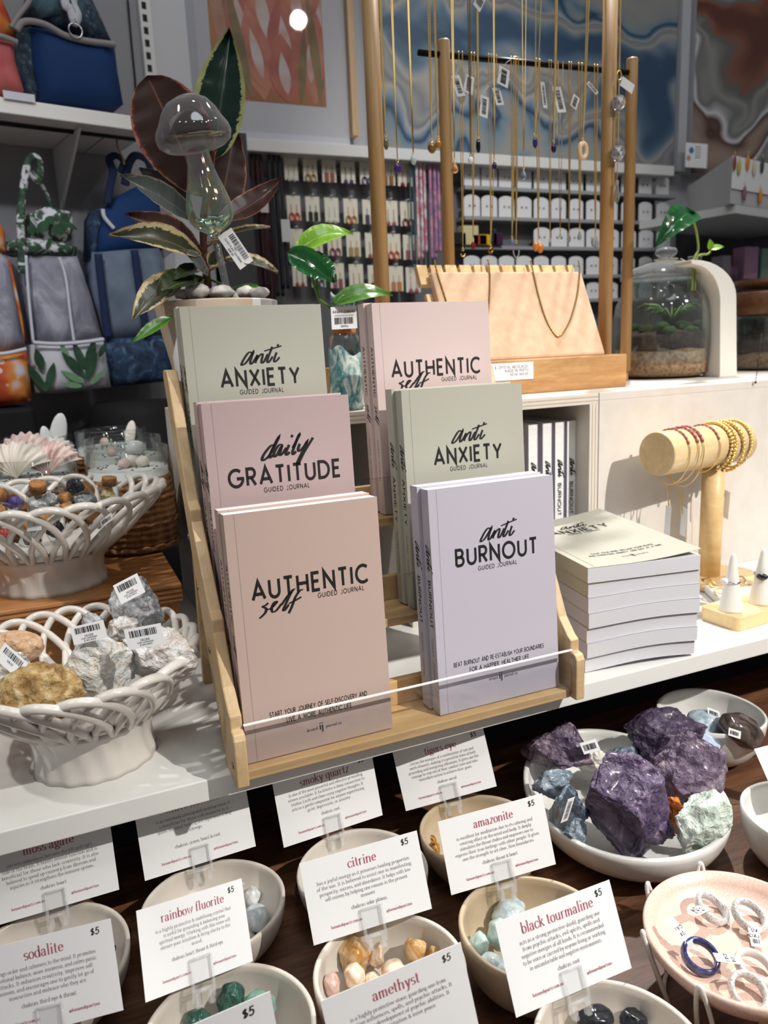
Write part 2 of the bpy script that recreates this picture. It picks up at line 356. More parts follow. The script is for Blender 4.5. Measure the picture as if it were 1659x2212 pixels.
SER = {   # x-height 1
 'a': (.78, [[(.1, .72)]+arc(.33, .72, .22, .26, 150, 0)+[(.56, .15)]+arc(.66, .14, .1, .12, 180, 300), arc(.3, .28, .24, .27, 60, 360)]),
 'b': (.84, _st(.16, 0, 1.6, 2)+[arc(.44, .5, .32, .48, -180, 180)]),
 'c': (.7, [arc(.4, .5, .34, .48, 35, 320)+[(.68, .25)]]),
 'd': (.86, _st(.68, 0, 1.6, 2)+[arc(.4, .5, .32, .48, 0, 360), [(.68, .02), (.82, .02)]]),
 'e': (.72, [[(.1, .55), (.68, .55)]+arc(.39, .52, .3, .46, 5, 320)]),
 'f': (.5, _st(.2, 0, 1.25)+[arc(.38, 1.3, .18, .26, 180, 40), [(.02, .96), (.42, .96)]]),
 'g': (.76, [arc(.34, .66, .25, .32, 0, 360), [(.52, .9), (.74, 1.0)], [(.22, .36), (.16, .14), (.5, .06)]+arc(.38, -.2, .3, .24, 70, -250)]),
 'h': (.92, _st(.16, 0, 1.6, 3)+[arc(.45, .68, .26, .3, 180, 0)]+_st(.71, 0, .68)),
 'i': (.42, _st(.2, 0, 1, 3)+[[(.2, 1.3), (.2, 1.5)]]),
 'j': (.4, [[(.22, 1), (.22, -.3)]+arc(.06, -.3, .16, .2, 0, -140), [(.22, 1.3), (.22, 1.5)], [(.08, .96), (.22, .98)]]),
 'k': (.86, _st(.16, 0, 1.6, 3)+[[(.66, 1), (.18, .4)], [(.34, .58), (.76, 0)], [(.52, .98), (.8, .98)], [(.62, .02), (.86, .02)]]),
 'l': (.42, _st(.2, 0, 1.6, 3)),
 'm': (1.32, _st(.16, 0, 1, 3)+[arc(.4, .7, .22, .28, 180, 0)]+_st(.62, 0, .7)+[arc(.86, .7, .23, .28, 180, 0)]+_st(1.09, 0, .7)),
 'n': (.92, _st(.16, 0, 1, 3)+[arc(.45, .68, .26, .3, 180, 0)]+_st(.71, 0, .68)),
 'o': (.78, [arc(.39, .5, .33, .48, 0, 360)]),
 'p': (.84, _st(.16, -.55, 1, 3)+[arc(.44, .5, .32, .48, -180, 180)]),
 'q': (.84, _st(.68, -.55, 1, 1)+[arc(.4, .5, .32, .48, 0, 360)]),
 'r': (.64, _st(.16, 0, 1, 3)+[arc(.42, .7, .24, .28, 180, 50)]),
 's': (.62, [arc(.32, .74, .22, .24, 30, 270)+arc(.31, .26, .24, .24, 90, -150)]),
 't': (.54, [[(.22, 1.35), (.22, .2)]+arc(.38, .2, .16, .18, 180, 310), [(.04, .97), (.48, .97)]]),
 'u': (.92, [[(.18, 1), (.18, .35)]+arc(.44, .33, .26, .3, 180, 360)]+_st(.7, 0, 1, 2)+[[(.04, .97), (.18, .98)], [(.7, .02), (.84, .02)]]),
 'v': (.8, [[(.12, 1), (.4, 0), (.68, 1)], [(0, .98), (.26, .98)], [(.56, .98), (.8, .98)]]),
 'w': (1.16, [[(.12, 1), (.36, 0), (.58, .9), (.8, 0), (1.04, 1)], [(0, .98), (.26, .98)], [(.92, .98), (1.16, .98)]]),
 'x': (.8, [[(.1, 1), (.7, 0)], [(.66, 1), (.12, 0)], [(0, .98), (.26, .98)], [(.54, .02), (.8, .02)]]),
 'y': (.8, [[(.12, 1), (.42, .02)], [(.68, 1), (.36, -.3)]+arc(.2, -.34, .14, .14, 0, -140), [(0, .98), (.26, .98)], [(.56, .98), (.8, .98)]]),
 'z': (.7, [[(.08, .97), (.6, .97), (.08, .03), (.62, .03)]]),
 '.': (.3, [[(.12, 0), (.12, .16)]]), ',': (.3, [[(.14, .12), (.06, -.22)]]), ':': (.3, [[(.14, 0), (.14, .16)], [(.14, .7), (.14, .86)]]),
 '-': (.45, [[(.04, .45), (.4, .45)]]), '@': (1.2, [arc(.58, .4, .52, .6, 0, 340), arc(.55, .42, .22, .3, 0, 360)]),
 '&': (1.1, [[(1.0, 0), (.3, 1.0)]+arc(.46, 1.14, .18, .22, 200, -10)+[(.25, .6)]+arc(.4, .34, .32, .34, 150, 330)+[(.98, .7)]]),
 'I': (.5, _st(.24, 0, 1.5, 1, .2)+[[(.04, 1.48), (.44, 1.48)]]),
 'W': (1.7, [[(.14, 1.5), (.5, 0), (.84, 1.4), (1.18, 0), (1.54, 1.5)], [(0, 1.48), (.3, 1.48)], [(1.4, 1.48), (1.7, 1.48)]]),
 'M': (1.5, [[(.2, 0), (.24, 1.5), (.74, .1), (1.22, 1.5), (1.28, 0)], [(.05, .02), (.36, .02)], [(1.1, .02), (1.46, .02)]]),
 'E': (1.0, _st(.24, 0, 1.5, 1, .2)+[[(.24, 1.48), (.9, 1.48)], [(.24, .76), (.7, .76)], [(.24, .02), (.92, .02)]]),
}
def stroke(mb, pts, o, u, v, hw, mi=0, thin=None):
    """one pen stroke as a flat ribbon; with thin given, the pen is broad on downstrokes and fine on cross strokes"""
    P = [p for i, p in enumerate(pts) if i == 0 or (abs(p[0]-pts[i-1][0])+abs(p[1]-pts[i-1][1])) > 1e-6]
    n = len(P)
    if n < 2: return
    closed = n > 3 and abs(P[0][0]-P[-1][0])+abs(P[0][1]-P[-1][1]) < 1e-6
    L = []; R = []
    for i in range(n):
        a = P[i-1] if i > 0 else (P[-2] if closed else None)
        b = P[i+1] if i < n-1 else (P[1] if closed else None)
        d0 = (P[i][0]-a[0], P[i][1]-a[1]) if a else None; d1 = (b[0]-P[i][0], b[1]-P[i][1]) if b else None
        def nm(d):
            l = math.hypot(*d) or 1; return (d[0]/l, d[1]/l)
        d0 = nm(d0) if d0 else None; d1 = nm(d1) if d1 else None
        t = nm((d0[0]+d1[0], d0[1]+d1[1])) if d0 and d1 else (d0 or d1)
        h = hw if thin is None else thin+(hw-thin)*abs(t[1])**1.5
        if d0 and d1:
            c = max(.3, t[0]*d1[0]+t[1]*d1[1]); h = h/c
        nx, ny = -t[1], t[0]
        L.append((P[i][0]+nx*h, P[i][1]+ny*h)); R.append((P[i][0]-nx*h, P[i][1]-ny*h))
    vs = [o+u*p[0]+v*p[1] for p in L]+[o+u*p[0]+v*p[1] for p in R]
    mb.add(vs, [(i, n+i, n+i+1, i+1) for i in range(n-1)], mi)
def width(font, s, track):
    w = 0
    for ch in s: w += (.36 if ch == ' ' else font.get(ch, (.5,))[0])+track
    return w-track
def text(mb, s, o, u, v, size, font=CAPS, wt=.06, track=.28, align='l', mi=0, thin=None, slant=0.0, fit=None):
    """write s: o is the baseline start (or middle, or end), u along, v up, size the letter height in metres"""
    o, u, v = V(o), V(u).normalized(), V(v).normalized(); w = width(font, s, track)
    sx = size
    if fit: sx = fit/max(w, .01)
    x = {'l': 0, 'c': -w/2, 'r': -w}[align]
    for ch in s:
        if ch == ' ': x += .36+track; continue
        if ch not in font: x += .5+track; continue
        adv, st = font[ch]
        for pl in st: stroke(mb, [(x+a+b*slant, b) for a, b in pl], o, u*sx, v*size, wt, mi, thin)
        x += adv+track
def caps(mb, s, o, u, v, size, **k): text(mb, s.upper(), o, u, v, size, CAPS, **k)
def serif(mb, s, o, u, v, size, **k):
    k.setdefault('wt', .115); k.setdefault('thin', .035); k.setdefault('track', .06); text(mb, s, o, u, v, size, SER, **k)
SCRIPT = {   # brush words, drawn in a box one wide
 'anti': (.47, [[(.30, .27), (.24, .30), (.15, .22), (.04, .06), (.05, .02), (.15, .08), (.29, .25), (.33, .30), (.25, .12), (.24, .04), (.29, .06), (.42, .23)],
                [(.42, .23), (.35, .05)], [(.36, .09), (.47, .22), (.54, .24), (.50, .10), (.50, .05), (.55, .07), (.66, .24)],
                [(.78, .40), (.66, .16), (.63, .07), (.67, .06), (.77, .18)], [(.58, .31), (.75, .35), (1.0, .41)],
                [(.87, .27), (.80, .12), (.80, .06), (.85, .08), (.93, .16)], [(.93, .45), (.90, .40)]]),
 'self': (.5, [[(.22, .31), (.16, .27), (.10, .25), (.16, .20), (.15, .13), (.08, .06), (.0, .01)],
               [(.15, .18), (.26, .18), (.38, .27), (.40, .31), (.34, .29), (.28, .18), (.30, .10), (.38, .12), (.50, .24)],
               [(.50, .22), (.66, .40), (.78, .50), (.74, .46), (.58, .20), (.53, .10), (.57, .10), (.66, .2)],
               [(1.0, .47), (.93, .46), (.82, .34), (.72, .14), (.64, .01)], [(.66, .22), (.80, .26), (.95, .32)]]),
 'daily': (.5, [[(.28, .28), (.20, .28), (.06, .14), (.02, .05), (.06, .04), (.18, .14), (.36, .42), (.30, .34), (.17, .12), (.17, .07), (.24, .12)],
                [(.42, .28), (.35, .28), (.26, .17), (.24, .09), (.29, .10), (.40, .26), (.37, .18), (.35, .10), (.40, .12), (.48, .22)],
                [(.54, .27), (.47, .14), (.48, .09), (.54, .14)], [(.62, .44), (.59, .40)],
                [(.60, .20), (.74, .42), (.72, .40), (.60, .16), (.60, .09), (.66, .14)],
                [(.74, .27), (.70, .18), (.72, .14), (.82, .22), (.88, .30), (.80, .16), (.70, .0), (.66, -.08), (.68, -.09), (.80, .1), (1.0, .36)]]),
}
def brush(mb, word, o, u, v, w, mi=0, hw=.022):
    o, u, v = V(o), V(u).normalized(), V(v).normalized()
    for pl in SCRIPT[word][1]:
        q = []
        for i in range(len(pl)-1):        # smooth the drawn points
            p0 = pl[max(0, i-1)]; p1 = pl[i]; p2 = pl[i+1]; p3 = pl[min(len(pl)-1, i+2)]
            for k in range(5):
                t = k/5
                q.append(tuple(.5*((2*p1[j])+(-p0[j]+p2[j])*t+(2*p0[j]-5*p1[j]+4*p2[j]-p3[j])*t*t+(-p0[j]+3*p1[j]-3*p2[j]+p3[j])*t**3) for j in (0, 1)))
        q.append(pl[-1]); stroke(mb, q, o, u*w, v*w, hw, mi, hw*.45)
def barcode(mb, o, u, v, w, h, n=26, seed=1, mi=0):
    rd = random.Random(seed); o, u, v = V(o), V(u).normalized(), V(v).normalized(); x = 0; st = w/n
    while x < w-st:
        b = st*rd.choice((.4, .4, .8, 1.2)); mb.add([o+u*x, o+u*(x+b), o+u*(x+b)+v*h, o+u*x+v*h], [(0, 1, 2, 3)], mi); x += b+st*rd.choice((.4, .5, .9))
INK = mat('black_ink', (24, 22, 22), .6); INKGREY = mat('grey_ink', (150, 141, 142), .7); INKROSE = mat('rose_ink', (176, 92, 106), .7)
PAPER = mat('white_card_paper', (236, 236, 236), .6); TAGW = mat('white_price_tag_paper', (240, 240, 240), .55)
GOLD = mat('polished_gold_metal', (238, 202, 124), .36, 1.0); SILVER = mat('polished_silver_metal', (200, 200, 205), .2, 1.0)
def price_tag(name, o, u, v, w, h, parent, lines=(), bar=True, seed=1, thick=.0004, label=None, up=True):
    """small paper label with a barcode; lines are (text, height)"""
    o, u, v = V(o), V(u).normalized(), V(v).normalized(); n = u.cross(v).normalized()
    b = MB(); b.obox(o-n*thick, u*w, v*h, n*thick); e = o+n*.00025
    if bar: barcode(b, e+u*w*.12+v*h*(.55 if lines else .25), u, v, w*.76, h*(.32 if lines else .5), seed=seed, mi=1)
    y = h*(.42 if bar else .75)
    for s, hh in lines:
        caps(b, s, e+u*w*.5+v*(y-hh), u, v, hh, align='c', mi=1, wt=.07); y -= hh*1.5
    return obj(name, b, [TAGW, INK], parent, label=label)
# ------------------------------------------------------------------ the setting
WALLY = 1.5
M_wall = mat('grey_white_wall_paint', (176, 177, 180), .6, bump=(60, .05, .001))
M_panel = mat('white_shop_panel', (214, 214, 212), .45)
M_dark = mat('dark_shop_floor', (46, 44, 44), .5)
M_shelf = mat('white_laminate', (232, 231, 226), .35)
b = MB(); b.box(-1.6, 3.6, WALLY, WALLY+.05, -1.0, 2.6); struct('wall_back', b, M_wall)
b = MB(); b.box(-3.0, 4.0, -2.6, 2.4, -1.02, -1.0); struct('floor', b, M_dark)
M_table = wood('dark_brown_oak_table', (56, 35, 24), (142, 99, 69), (1.2, 9, 9), 90, .42)
b = MB(); b.box(-.7, 1.7, -.62, .185, -.185, -.16)
table = thing('display_table', (.3, -.2, -1.0), 'dark brown wooden table under the bowls of crystals', 'table')
obj('table_top', b, M_table, table, .003)
for x, y in ((-.6, -.55), (1.6, -.55), (-.6, .12), (1.6, .12)):
    b = MB(); b.box(x-.03, x+.03, y-.03, y+.03, -1.0, -.185); obj('leg', b, M_table, table)
b = MB(); b.box(-1.2, 2.2, .0, .62, -.022, 0.0)
shelf = thing('display_shelf', (.5, .3, -1.0), 'long white shelf board carrying the journals, baskets and jewellery', 'shelf')
obj('shelf_board', b, M_shelf, shelf, .0012)
for x in (-1.1, 2.1):
    b = MB(); b.box(x-.02, x+.02, .3, .6, -1.0, -.022); obj('end_support', b, M_shelf, shelf)
b = MB(); b.box(-1.08, 2.08, .33, .345, -.75, -.022); obj('back_panel', b, mat('black_panel', (16, 16, 17), .6), shelf)

# left bay of the wall: an angled white bay with a shelf and a hanging rail
BA = .24; BU = V((math.cos(BA), math.sin(BA), 0)); BN = V((-math.sin(BA), math.cos(BA), 0))
def bay(px, py, d=0.0):
    """point on the bay plane (d metres in front of it) seen at a pixel"""
    p0 = V((0, 1.28, 0))-BN*d; v = ray(px, py); k = (p0-CAM).dot(BN)/v.dot(BN); return CAM+v*k
p = bay(300, 0); q = bay(398, 0)
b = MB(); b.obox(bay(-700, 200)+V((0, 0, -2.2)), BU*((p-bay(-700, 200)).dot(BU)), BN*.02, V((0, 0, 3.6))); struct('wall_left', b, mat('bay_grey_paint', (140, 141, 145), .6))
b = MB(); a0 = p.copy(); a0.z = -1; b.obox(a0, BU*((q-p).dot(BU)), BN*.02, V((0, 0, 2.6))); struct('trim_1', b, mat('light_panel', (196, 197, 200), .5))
b = MB(); a0 = q.copy(); a0.z = -1; e0 = V((q.x+.02, WALLY, -1)); b.obox(a0, e0-a0, V((.02, 0, 0)), V((0, 0, 2.6))); struct('trim_2', b, mat('grey_side_panel', (150, 152, 158), .5))  # plain mid grey for the side return
# slotted upright
std = thing('slotted_standard', bay(322, 60, .01), 'white slotted metal standard on the wall beside the upper shelf', 'shelf upright')
A = bay(303, -60, .012); B_ = bay(328, 178, .012); wd = (bay(328, 60, .012)-bay(303, 60, .012)).dot(BU)
b = MB(); z0, z1 = bay(315, 420, .012).z, bay(303, -120, .012).z; o = bay(305, 60, .012); o.z = z0; b.obox(o, BU*wd, BN*.012, V((0, 0, z1-z0))); obj('channel', b, M_panel, std, .001)
b = MB()
for i in range(7):
    c = bay(310+i*2.6, 12+i*27.2, .0135); b.obox(c-BU*.004-V((0, 0, .006)), BU*.010, BN*.001, V((0, 0, .014)))
obj('slots', b, mat('slot_black', (12, 12, 12), .7), std)
b = MB(); b.tube([bay(276, 0, .004), bay(284, 90, .004), bay(292, 172, .004), bay(296, 260, .004)], .0022); tag(obj('cable', b, mat('black_cable', (14, 14, 14), .6)), 'thin black cable running down the wall left of the slotted standard', 'cable')
# upper bay shelf with bags, hanging rail
sh = thing('wall_shelf', bay(100, 215, .2), 'white wall shelf holding the folded bags at upper left', 'shelf')
pl, pr = bay(-160, 192, .22), bay(300, 246, .22); zt = (pl.z+pr.z)/2
b = MB(); o = pl.copy(); o.z = zt-.028; b.obox(o, BU*((pr-pl).dot(BU)+.02), BN*.23, V((0, 0, .028))); obj('shelf_board', b, M_shelf, sh, .002)
b = MB(); o = pr.copy()-BU*.12; o.z = zt-.16; b.prism([(0, .13), (.2, .13), (.2, 0)], o+BN*.02, BN, V((0, 0, 1)), BU*.006); obj('bracket', b, M_panel, sh)
rail = thing('hanging_rail', bay(140, 277, .16), 'black hanging rail below the upper left shelf', 'clothes rail')
ra, rb = bay(-200, 236, .16), bay(330, 300, .16); b = MB(); b.tube([ra, rb], .0095, 12); obj('rail_tube', b, mat('black_rail_metal', (15, 15, 16), .35, .3), rail)
b = MB(); b.tube([rb-BU*.1, rb-BU*.1+BN*.16], .005); obj('bracket', b, mat('black_rail_metal', (15, 15, 16)), rail)

# ledge below the paintings, peg panel beneath
zL = AY(840, 318, WALLY-.12).z
b = MB(); b.box(.5, 1.93, WALLY-.12, WALLY, zL-.030, zL); struct('trim_3', b, M_panel, .002)
b = MB(); b.box(.5, 1.93, WALLY-.035, WALLY-.001, zL-.62, zL-.07)
peg = NT('grey_peg_panel'); vec = peg.coord(scale=(1, 1, 1)); vo = peg.n('ShaderNodeTexVoronoi'); vo.inputs['Scale'].default_value = 42; vo.inputs['Randomness'].default_value = 0; peg.l(vec, vo.inputs['Vector'])
peg.l(peg.ramp(vo.outputs['Distance'], [(.16, (40, 40, 42)), (.22, (104, 104, 107))]), peg.p.inputs['Base Color']); peg.p.inputs['Roughness'].default_value = .6
struct('wall_peg_panel', b, peg.m)
b = MB(); b.box(.44, .52, WALLY-.16, WALLY, -1.0, zL+.0); struct('trim_4', b, mat('dark_gap_panel', (60, 60, 62), .6))

# ------------------------------------------------------------------ plywood risers
M_ply = mat('white_washed_plywood', (222, 214, 205), .5, var=((216, 207, 197), 30, 3), bump=(90, .06, .001))
def ply_edge(name, a, c):
    t = NT(name); vec = t.coord(scale=(.6, .6, 260)); t.l(t.ramp(t.noise(vec, 1, 1), [(.35, a), (.65, c)]), t.p.inputs['Base Color']); t.p.inputs['Roughness'].default_value = .6; return t.m
M_plyedge = ply_edge('plywood_edge_pale', (206, 196, 178), (238, 232, 220))
RZ = .307; RY = .26
ris = thing('cube_riser', (.43, .43, 0), 'white plywood cube riser with open front holding lilac journals', 'riser')
RL = .165
b = MB(); b.box(RL, .741, RY, .62, RZ-.016, RZ); obj('top_board', b, [M_ply], ris, .0008)
for x0 in (RL, .425, .725):
    b = MB(); b.box(x0, x0+.016, RY, .62, 0.0, RZ-.016); obj('side_board', b, M_ply, ris, .0008)
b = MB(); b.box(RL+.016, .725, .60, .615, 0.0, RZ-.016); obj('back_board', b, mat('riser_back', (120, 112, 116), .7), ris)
b = MB()
for z in (RZ-.0115, RZ-.0060): b.box(RL+.001, .741, RY-.0004, RY, z, z+.0016)
for x in (RL+.0045, RL+.0102, .7295, .7352): b.box(x, x+.0014, RY-.0004, RY, .001, RZ-.017)
obj('ply_layers', b, mat('ply_layer_tan', (196, 180, 154), .7), ris)
ris2 = thing('closed_riser', (1.1, .43, 0), 'white closed plywood riser behind the bracelet bar', 'riser')
b = MB(); b.box(.7425, 1.75, RY, RY+.012, 0.0, RZ-.012); obj('front_board', b, M_ply, ris2, .0008)
b = MB(); b.box(.7425, 1.75, RY, .62, RZ-.012, RZ); obj('top_board', b, M_ply, ris2, .0008)
b = MB(); b.box(1.738, 1.75, RY+.012, .62, 0, RZ-.012); obj('side_board', b, M_ply, ris2)
M_board = wood('orange_stained_plywood', (150, 92, 46), (205, 150, 96), (1.5, 10, 10), 70, .4, (222, 178, 128))
LZ = .112; LY = .271
rl = thing('timber_riser', (-.15, .5, 0), 'orange brown timber riser under the candles and the upper basket', 'riser')
b = MB(); b.box(-.62, .119, LY, .62, LZ-.022, LZ); obj('top_board', b, [M_board], rl, .0015)
b = MB()
for z in (LZ-.018, LZ-.012, LZ-.006): b.box(-.62, .119, LY-.0004, LY, z, z+.0018)
obj('ply_layers', b, mat('dark_ply_layer', (96, 62, 38), .7), rl)
b = MB(); b.box(-.60, .117, LY+.02, LY+.04, 0, LZ-.022); obj('front_panel', b, M_board, rl)

# ------------------------------------------------------------------ the book rack
M_pine = wood('pale_pine', (186, 156, 112), (216, 188, 146), (9, 1.2, 9), 70, .45)
M_pinex = wood('pale_pine_shelf', (200, 160, 108), (226, 190, 138), (1.2, 9, 9), 70, .45)
M_acr = thin_glass('clear_acrylic', (247, 248, 249), .35, low=.025)
M_acre = mat('acrylic_cut_edge', (250, 248, 244), .3, spec=.8)
M_bolt = mat('steel_bolt', (130, 128, 126), .35, .9)
rack = thing('book_rack', (.31, .05, 0), 'three tier pine rack with clear front lips full of guided journals', 'book rack')
TIER = [(-.009, .0095), (.058, .104), (.126, .197)]     # front y, shelf top z of each tier
def rail_mb(x):
    b = MB(); pts = [(-.030, 0), (-.030, .046), (-.027, .052), (-.0195, .053), (-.0195, .066), (-.013, .070), (.002, .086)]
    for ty, tz in TIER[1:]:
        pts += [(ty-.034, tz+.028), (ty-.0325, tz+.040), (ty-.022, tz+.046)]
    pts += [(.155, .362), (.163, .372), (.186, .372), (.190, .366), (.048, .06), (.014, 0)]
    b.prism(pts, (x, 0, 0), (0, 1, 0), (0, 0, 1), (.0115, 0, 0)); return b
for x in (.111, .4835): obj('rail', rail_mb(x), M_pine, rack, .0016)
for i, (ty, tz) in enumerate(TIER):
    b = MB(); b.box(.1225, .4835, ty-.0105, ty+.056, tz-.0095, tz); obj('tier_shelf', b, M_pinex, rack, .001)
    b = MB(); b.box(.1225, .4835, ty+.046, ty+.056, tz, tz+.028); obj('back_stop', b, M_pinex, rack, .001)
    lip = MB(); lip.box(.1226, .4834, ty-.0145, ty-.0115, tz-.004, tz+.0465); lp = obj('acrylic_lip', lip, M_acr, rack, label='clear acrylic lip across a tier')
    e = MB(); e.box(.1226, .4834, ty-.0146, ty-.0114, tz+.0466, tz+.0476); obj('polished_edge', e, M_acre if i == 0 else M_acr, lp)
for y, z in ((.052, .105), (.118, .205), (-.018, .018), (.09, .158)):
    for x in (.1108, .4952):
        b = MB(); b.lathe([(.0032, -.0006), (.0032, .0006), (.0012, .0008)], (x, y, z), 12, ax=(-1 if x < .3 else 1, 0, 0)); obj('bolt', b, M_bolt, rack)
for x in (.126, .472):
    b = MB(); b.prism([(.178, .36), (.19, .36), (.226, 0), (.214, 0)], (x, 0, 0), (0, 1, 0), (0, 0, 1), (.01, 0, 0)); obj('rear_strut', b, M_pine, rack)

# ------------------------------------------------------------------ journals
BW, BH, BT = .148, .2355, .0165
def cover_mat(name, c): return mat(name, c, .48, bump=(900, .05, .0004))
C_pink = cover_mat('blush_beige_cover', (196, 172, 161)); C_rose = cover_mat('rose_pink_cover', (214, 192, 187)); C_mauve = cover_mat('mauve_pink_cover', (188, 165, 164))
C_sage = cover_mat('sage_grey_cover', (180, 178, 164)); C_lilac = cover_mat('lilac_cover', (192, 187, 198))
pg = NT('page_edges'); vec = pg.coord(scale=(1, 1, 1)); wv = pg.n('ShaderNodeTexWave', bands_direction='Y'); wv.inputs['Scale'].default_value = 380; wv.inputs['Distortion'].default_value = 1.5; pg.l(vec, wv.inputs['Vector'])
pg.l(pg.ramp(wv.outputs['Fac'], [(.2, (222, 221, 221)), (.7, (243, 242, 240))]), pg.p.inputs['Base Color']); pg.p.inputs['Roughness'].default_value = .7; M_page = pg.m
def write_cover(b, kind, o, u, v, full=True):
    """all printing of a front cover; o is its lower left corner"""
    def at(x, y): return o+u*(x*BW)+v*(y*BH)
    c = .515
    if kind == 'AUTHENTIC':
        caps(b, 'AUTHENTIC', at(c, .655), u, v, .0166, align='c', wt=.098, track=.37, fit=BW*.765)
        brush(b, 'self', at(.16, .578), u, v, BW*.295, hw=.032); caps(b, 'GUIDED JOURNAL', at(.55, .622), u, v, .0043, wt=.085, track=.42, fit=BW*.315)
        tl = ('START YOUR JOURNEY OF SELF-DISCOVERY AND', 'LIVE A MORE AUTHENTIC LIFE.')
    else:
        sc_, big, f = {'ANXIETY': ('anti', 'ANXIETY', .55), 'BURNOUT': ('anti', 'BURNOUT', .64), 'GRATITUDE': ('daily', 'GRATITUDE', .75)}[kind]
        caps(b, big, at(c, .655), u, v, .0162, align='c', wt=.100, track=.36, fit=BW*f*1.02)
        brush(b, sc_, at(c-.14 if sc_ == 'anti' else c-.16, .742 if sc_ == 'anti' else .745), u, v, BW*(.31 if sc_ == 'anti' else .37), hw=.029)
        caps(b, 'GUIDED JOURNAL', at(c, .620), u, v, .0043, align='c', wt=.085, track=.42, fit=BW*.315)
        tl = {'BURNOUT': ('BEAT BURNOUT AND RE-ESTABLISH YOUR BOUNDARIES', 'FOR A HAPPIER, HEALTHIER LIFE.'), 'ANXIETY': ('CALM YOUR MIND, RECLAIM YOUR PEACE', 'AND OVERCOME ANXIETY, ONE DAY AT A TIME.')}.get(kind, ('', ''))
    if full and tl[0]:
        hb = .205 if kind != 'AUTHENTIC' else .170
        for k, t in enumerate(tl):
            caps(b, t, at(.50, hb-.036*k), u, v, .0044, align='c', wt=.095, track=.3, fit=BW*(.0166*len(t)))
        ly = hb-.098
        serif(b, 'inward', at(.475, ly), u, v, .0021, align='r', wt=.12, track=.1); serif(b, 'ij', at(.5, ly-.003), u, v, .0046, align='c', wt=.16); serif(b, 'journal co.', at(.53, ly), u, v, .0021, wt=.12, track=.1)
    # hinge crease
    b.add([at(.062, .002), at(.0655, .002), at(.0655, .998), at(.062, .998)], [(0, 1, 2, 3)], 1)
def write_spine(b, kind, o, u, v):
    """spine printing, read from the top down; o top centre, u runs down the spine"""
    if kind == 'AUTHENTIC':
        caps(b, 'AUTHENTIC', o+u*BH*.20-v*.0026, u, v, .0056, wt=.085, track=.3, fit=BH*.235); brush(b, 'self', o+u*BH*.47-v*.004, u, v, .024, hw=.03); x = .64
    else:
        sc_ = 'daily' if kind == 'GRATITUDE' else 'anti'
        brush(b, sc_, o+u*BH*.24-v*.004, u, v, .030, hw=.028); caps(b, kind, o+u*BH*.40-v*.0026, u, v, .0056, wt=.085, track=.3, fit=BH*.21); x = .66
    caps(b, 'GUIDED JOURNAL', o+u*BH*x-v*.0014, u, v, .0027, wt=.07, track=.5, fit=BH*.2)
def crease(c): return mat('crease_'+c.name, tuple(int(255*((x*12.92) if x < .0031 else 1.055*x**(1/2.4)-.055)*.86) for x in c.node_tree.nodes['Principled BSDF'].inputs['Base Color'].default_value[:3]), .6)
def journal(kind, cov, o, u, v, n, label, group, full=True, T=BT, spine=True, name='journal'):
    """standing book: o lower left front corner, u across, v up, n from front to back"""
    o, u, v, n = V(o), V(u).normalized(), V(v).normalized(), V(n).normalized(); s = .0005
    t = thing(name, o, label, 'book', group)
    b = MB(); b.obox(o, u*BW, v*BH, n*s); b.obox(o+n*(T-s), u*BW, v*BH, n*s); b.obox(o+n*s, u*s, v*BH, n*(T-2*s)); obj('cover', b, cov, t)
    b = MB(); b.obox(o+n*s+u*s+v*.0004, u*(BW-s-.0006), v*(BH-.0008), n*(T-2*s)); obj('page_block', b, M_page, t)
    b = MB(); write_cover(b, kind, o-n*.00012, u, v, full)
    if spine: write_spine(b, kind, o-u*.00012+v*BH+n*(T*.5), -v, -n)
    obj('lettering', b, [INK, crease(cov)], t); return t
LEAN = .058; BV = V((0, math.sin(LEAN), math.cos(LEAN))); BNn = V((0, math.cos(LEAN), -math.sin(LEAN))); BX = V((1, 0, 0))
def pocket(kind, cov, x, tier, n, where, dx=-.0015, full=False, dz=0):
    ty, tz = TIER[tier]; o = V((x, ty, tz+.0004+dz))
    g = 'journals standing in the pine rack'
    for k in range(n):
        pos = o+BNn*(k*(BT+.0006))+BX*(dx*k*(1 if k % 2 else .4)); pos.z = tz+.0004+BT*math.sin(LEAN)*.0+ .0012*(k > 0)
        names = ['front', 'second', 'third']
        if k == 0: lb = '%s journal at the front of %s' % (cov_names[cov.name]+' '+quote[kind], where)
        else: lb = '%s journal tucked right behind the front one in %s' % (cov_names[cov.name]+' '+quote[kind], where)
        if k == 2: lb = lb.replace('tucked right behind the front one', 'furthest back')
        # lift so that the leaning back bottom edge does not sink into the tier
        pos = pos+V((0, 0, math.sin(LEAN)*BT))
        if k == 0: first = journal(kind, cov, pos, BX, BV, BNn, lb, g, full)
        else: clone(first, pos, lb, g)
cov_names = {'blush_beige_cover': 'blush beige', 'rose_pink_cover': 'rose pink', 'mauve_pink_cover': 'mauve pink', 'sage_grey_cover': 'sage grey', 'lilac_cover': 'lilac'}
quote = {'AUTHENTIC': 'authentic self', 'GRATITUDE': 'daily gratitude', 'ANXIETY': 'anti anxiety', 'BURNOUT': 'anti burnout'}
pocket('AUTHENTIC', C_pink, .1262, 0, 2, 'the bottom left pocket', -.0012, True)
pocket('GRATITUDE', C_mauve, .1275, 1, 2, 'the middle left pocket', -.0014)
pocket('ANXIETY', C_sage, .1270, 2, 2, 'the top left pocket', -.0006)
pocket('BURNOUT', C_lilac, .3285, 0, 2, 'the bottom right pocket', -.0035, True)
pocket('ANXIETY', C_sage, .3345, 1, 2, 'the middle right pocket', -.0035)
pocket('AUTHENTIC', C_rose, .3340, 2, 2, 'the top right pocket', -.0030)

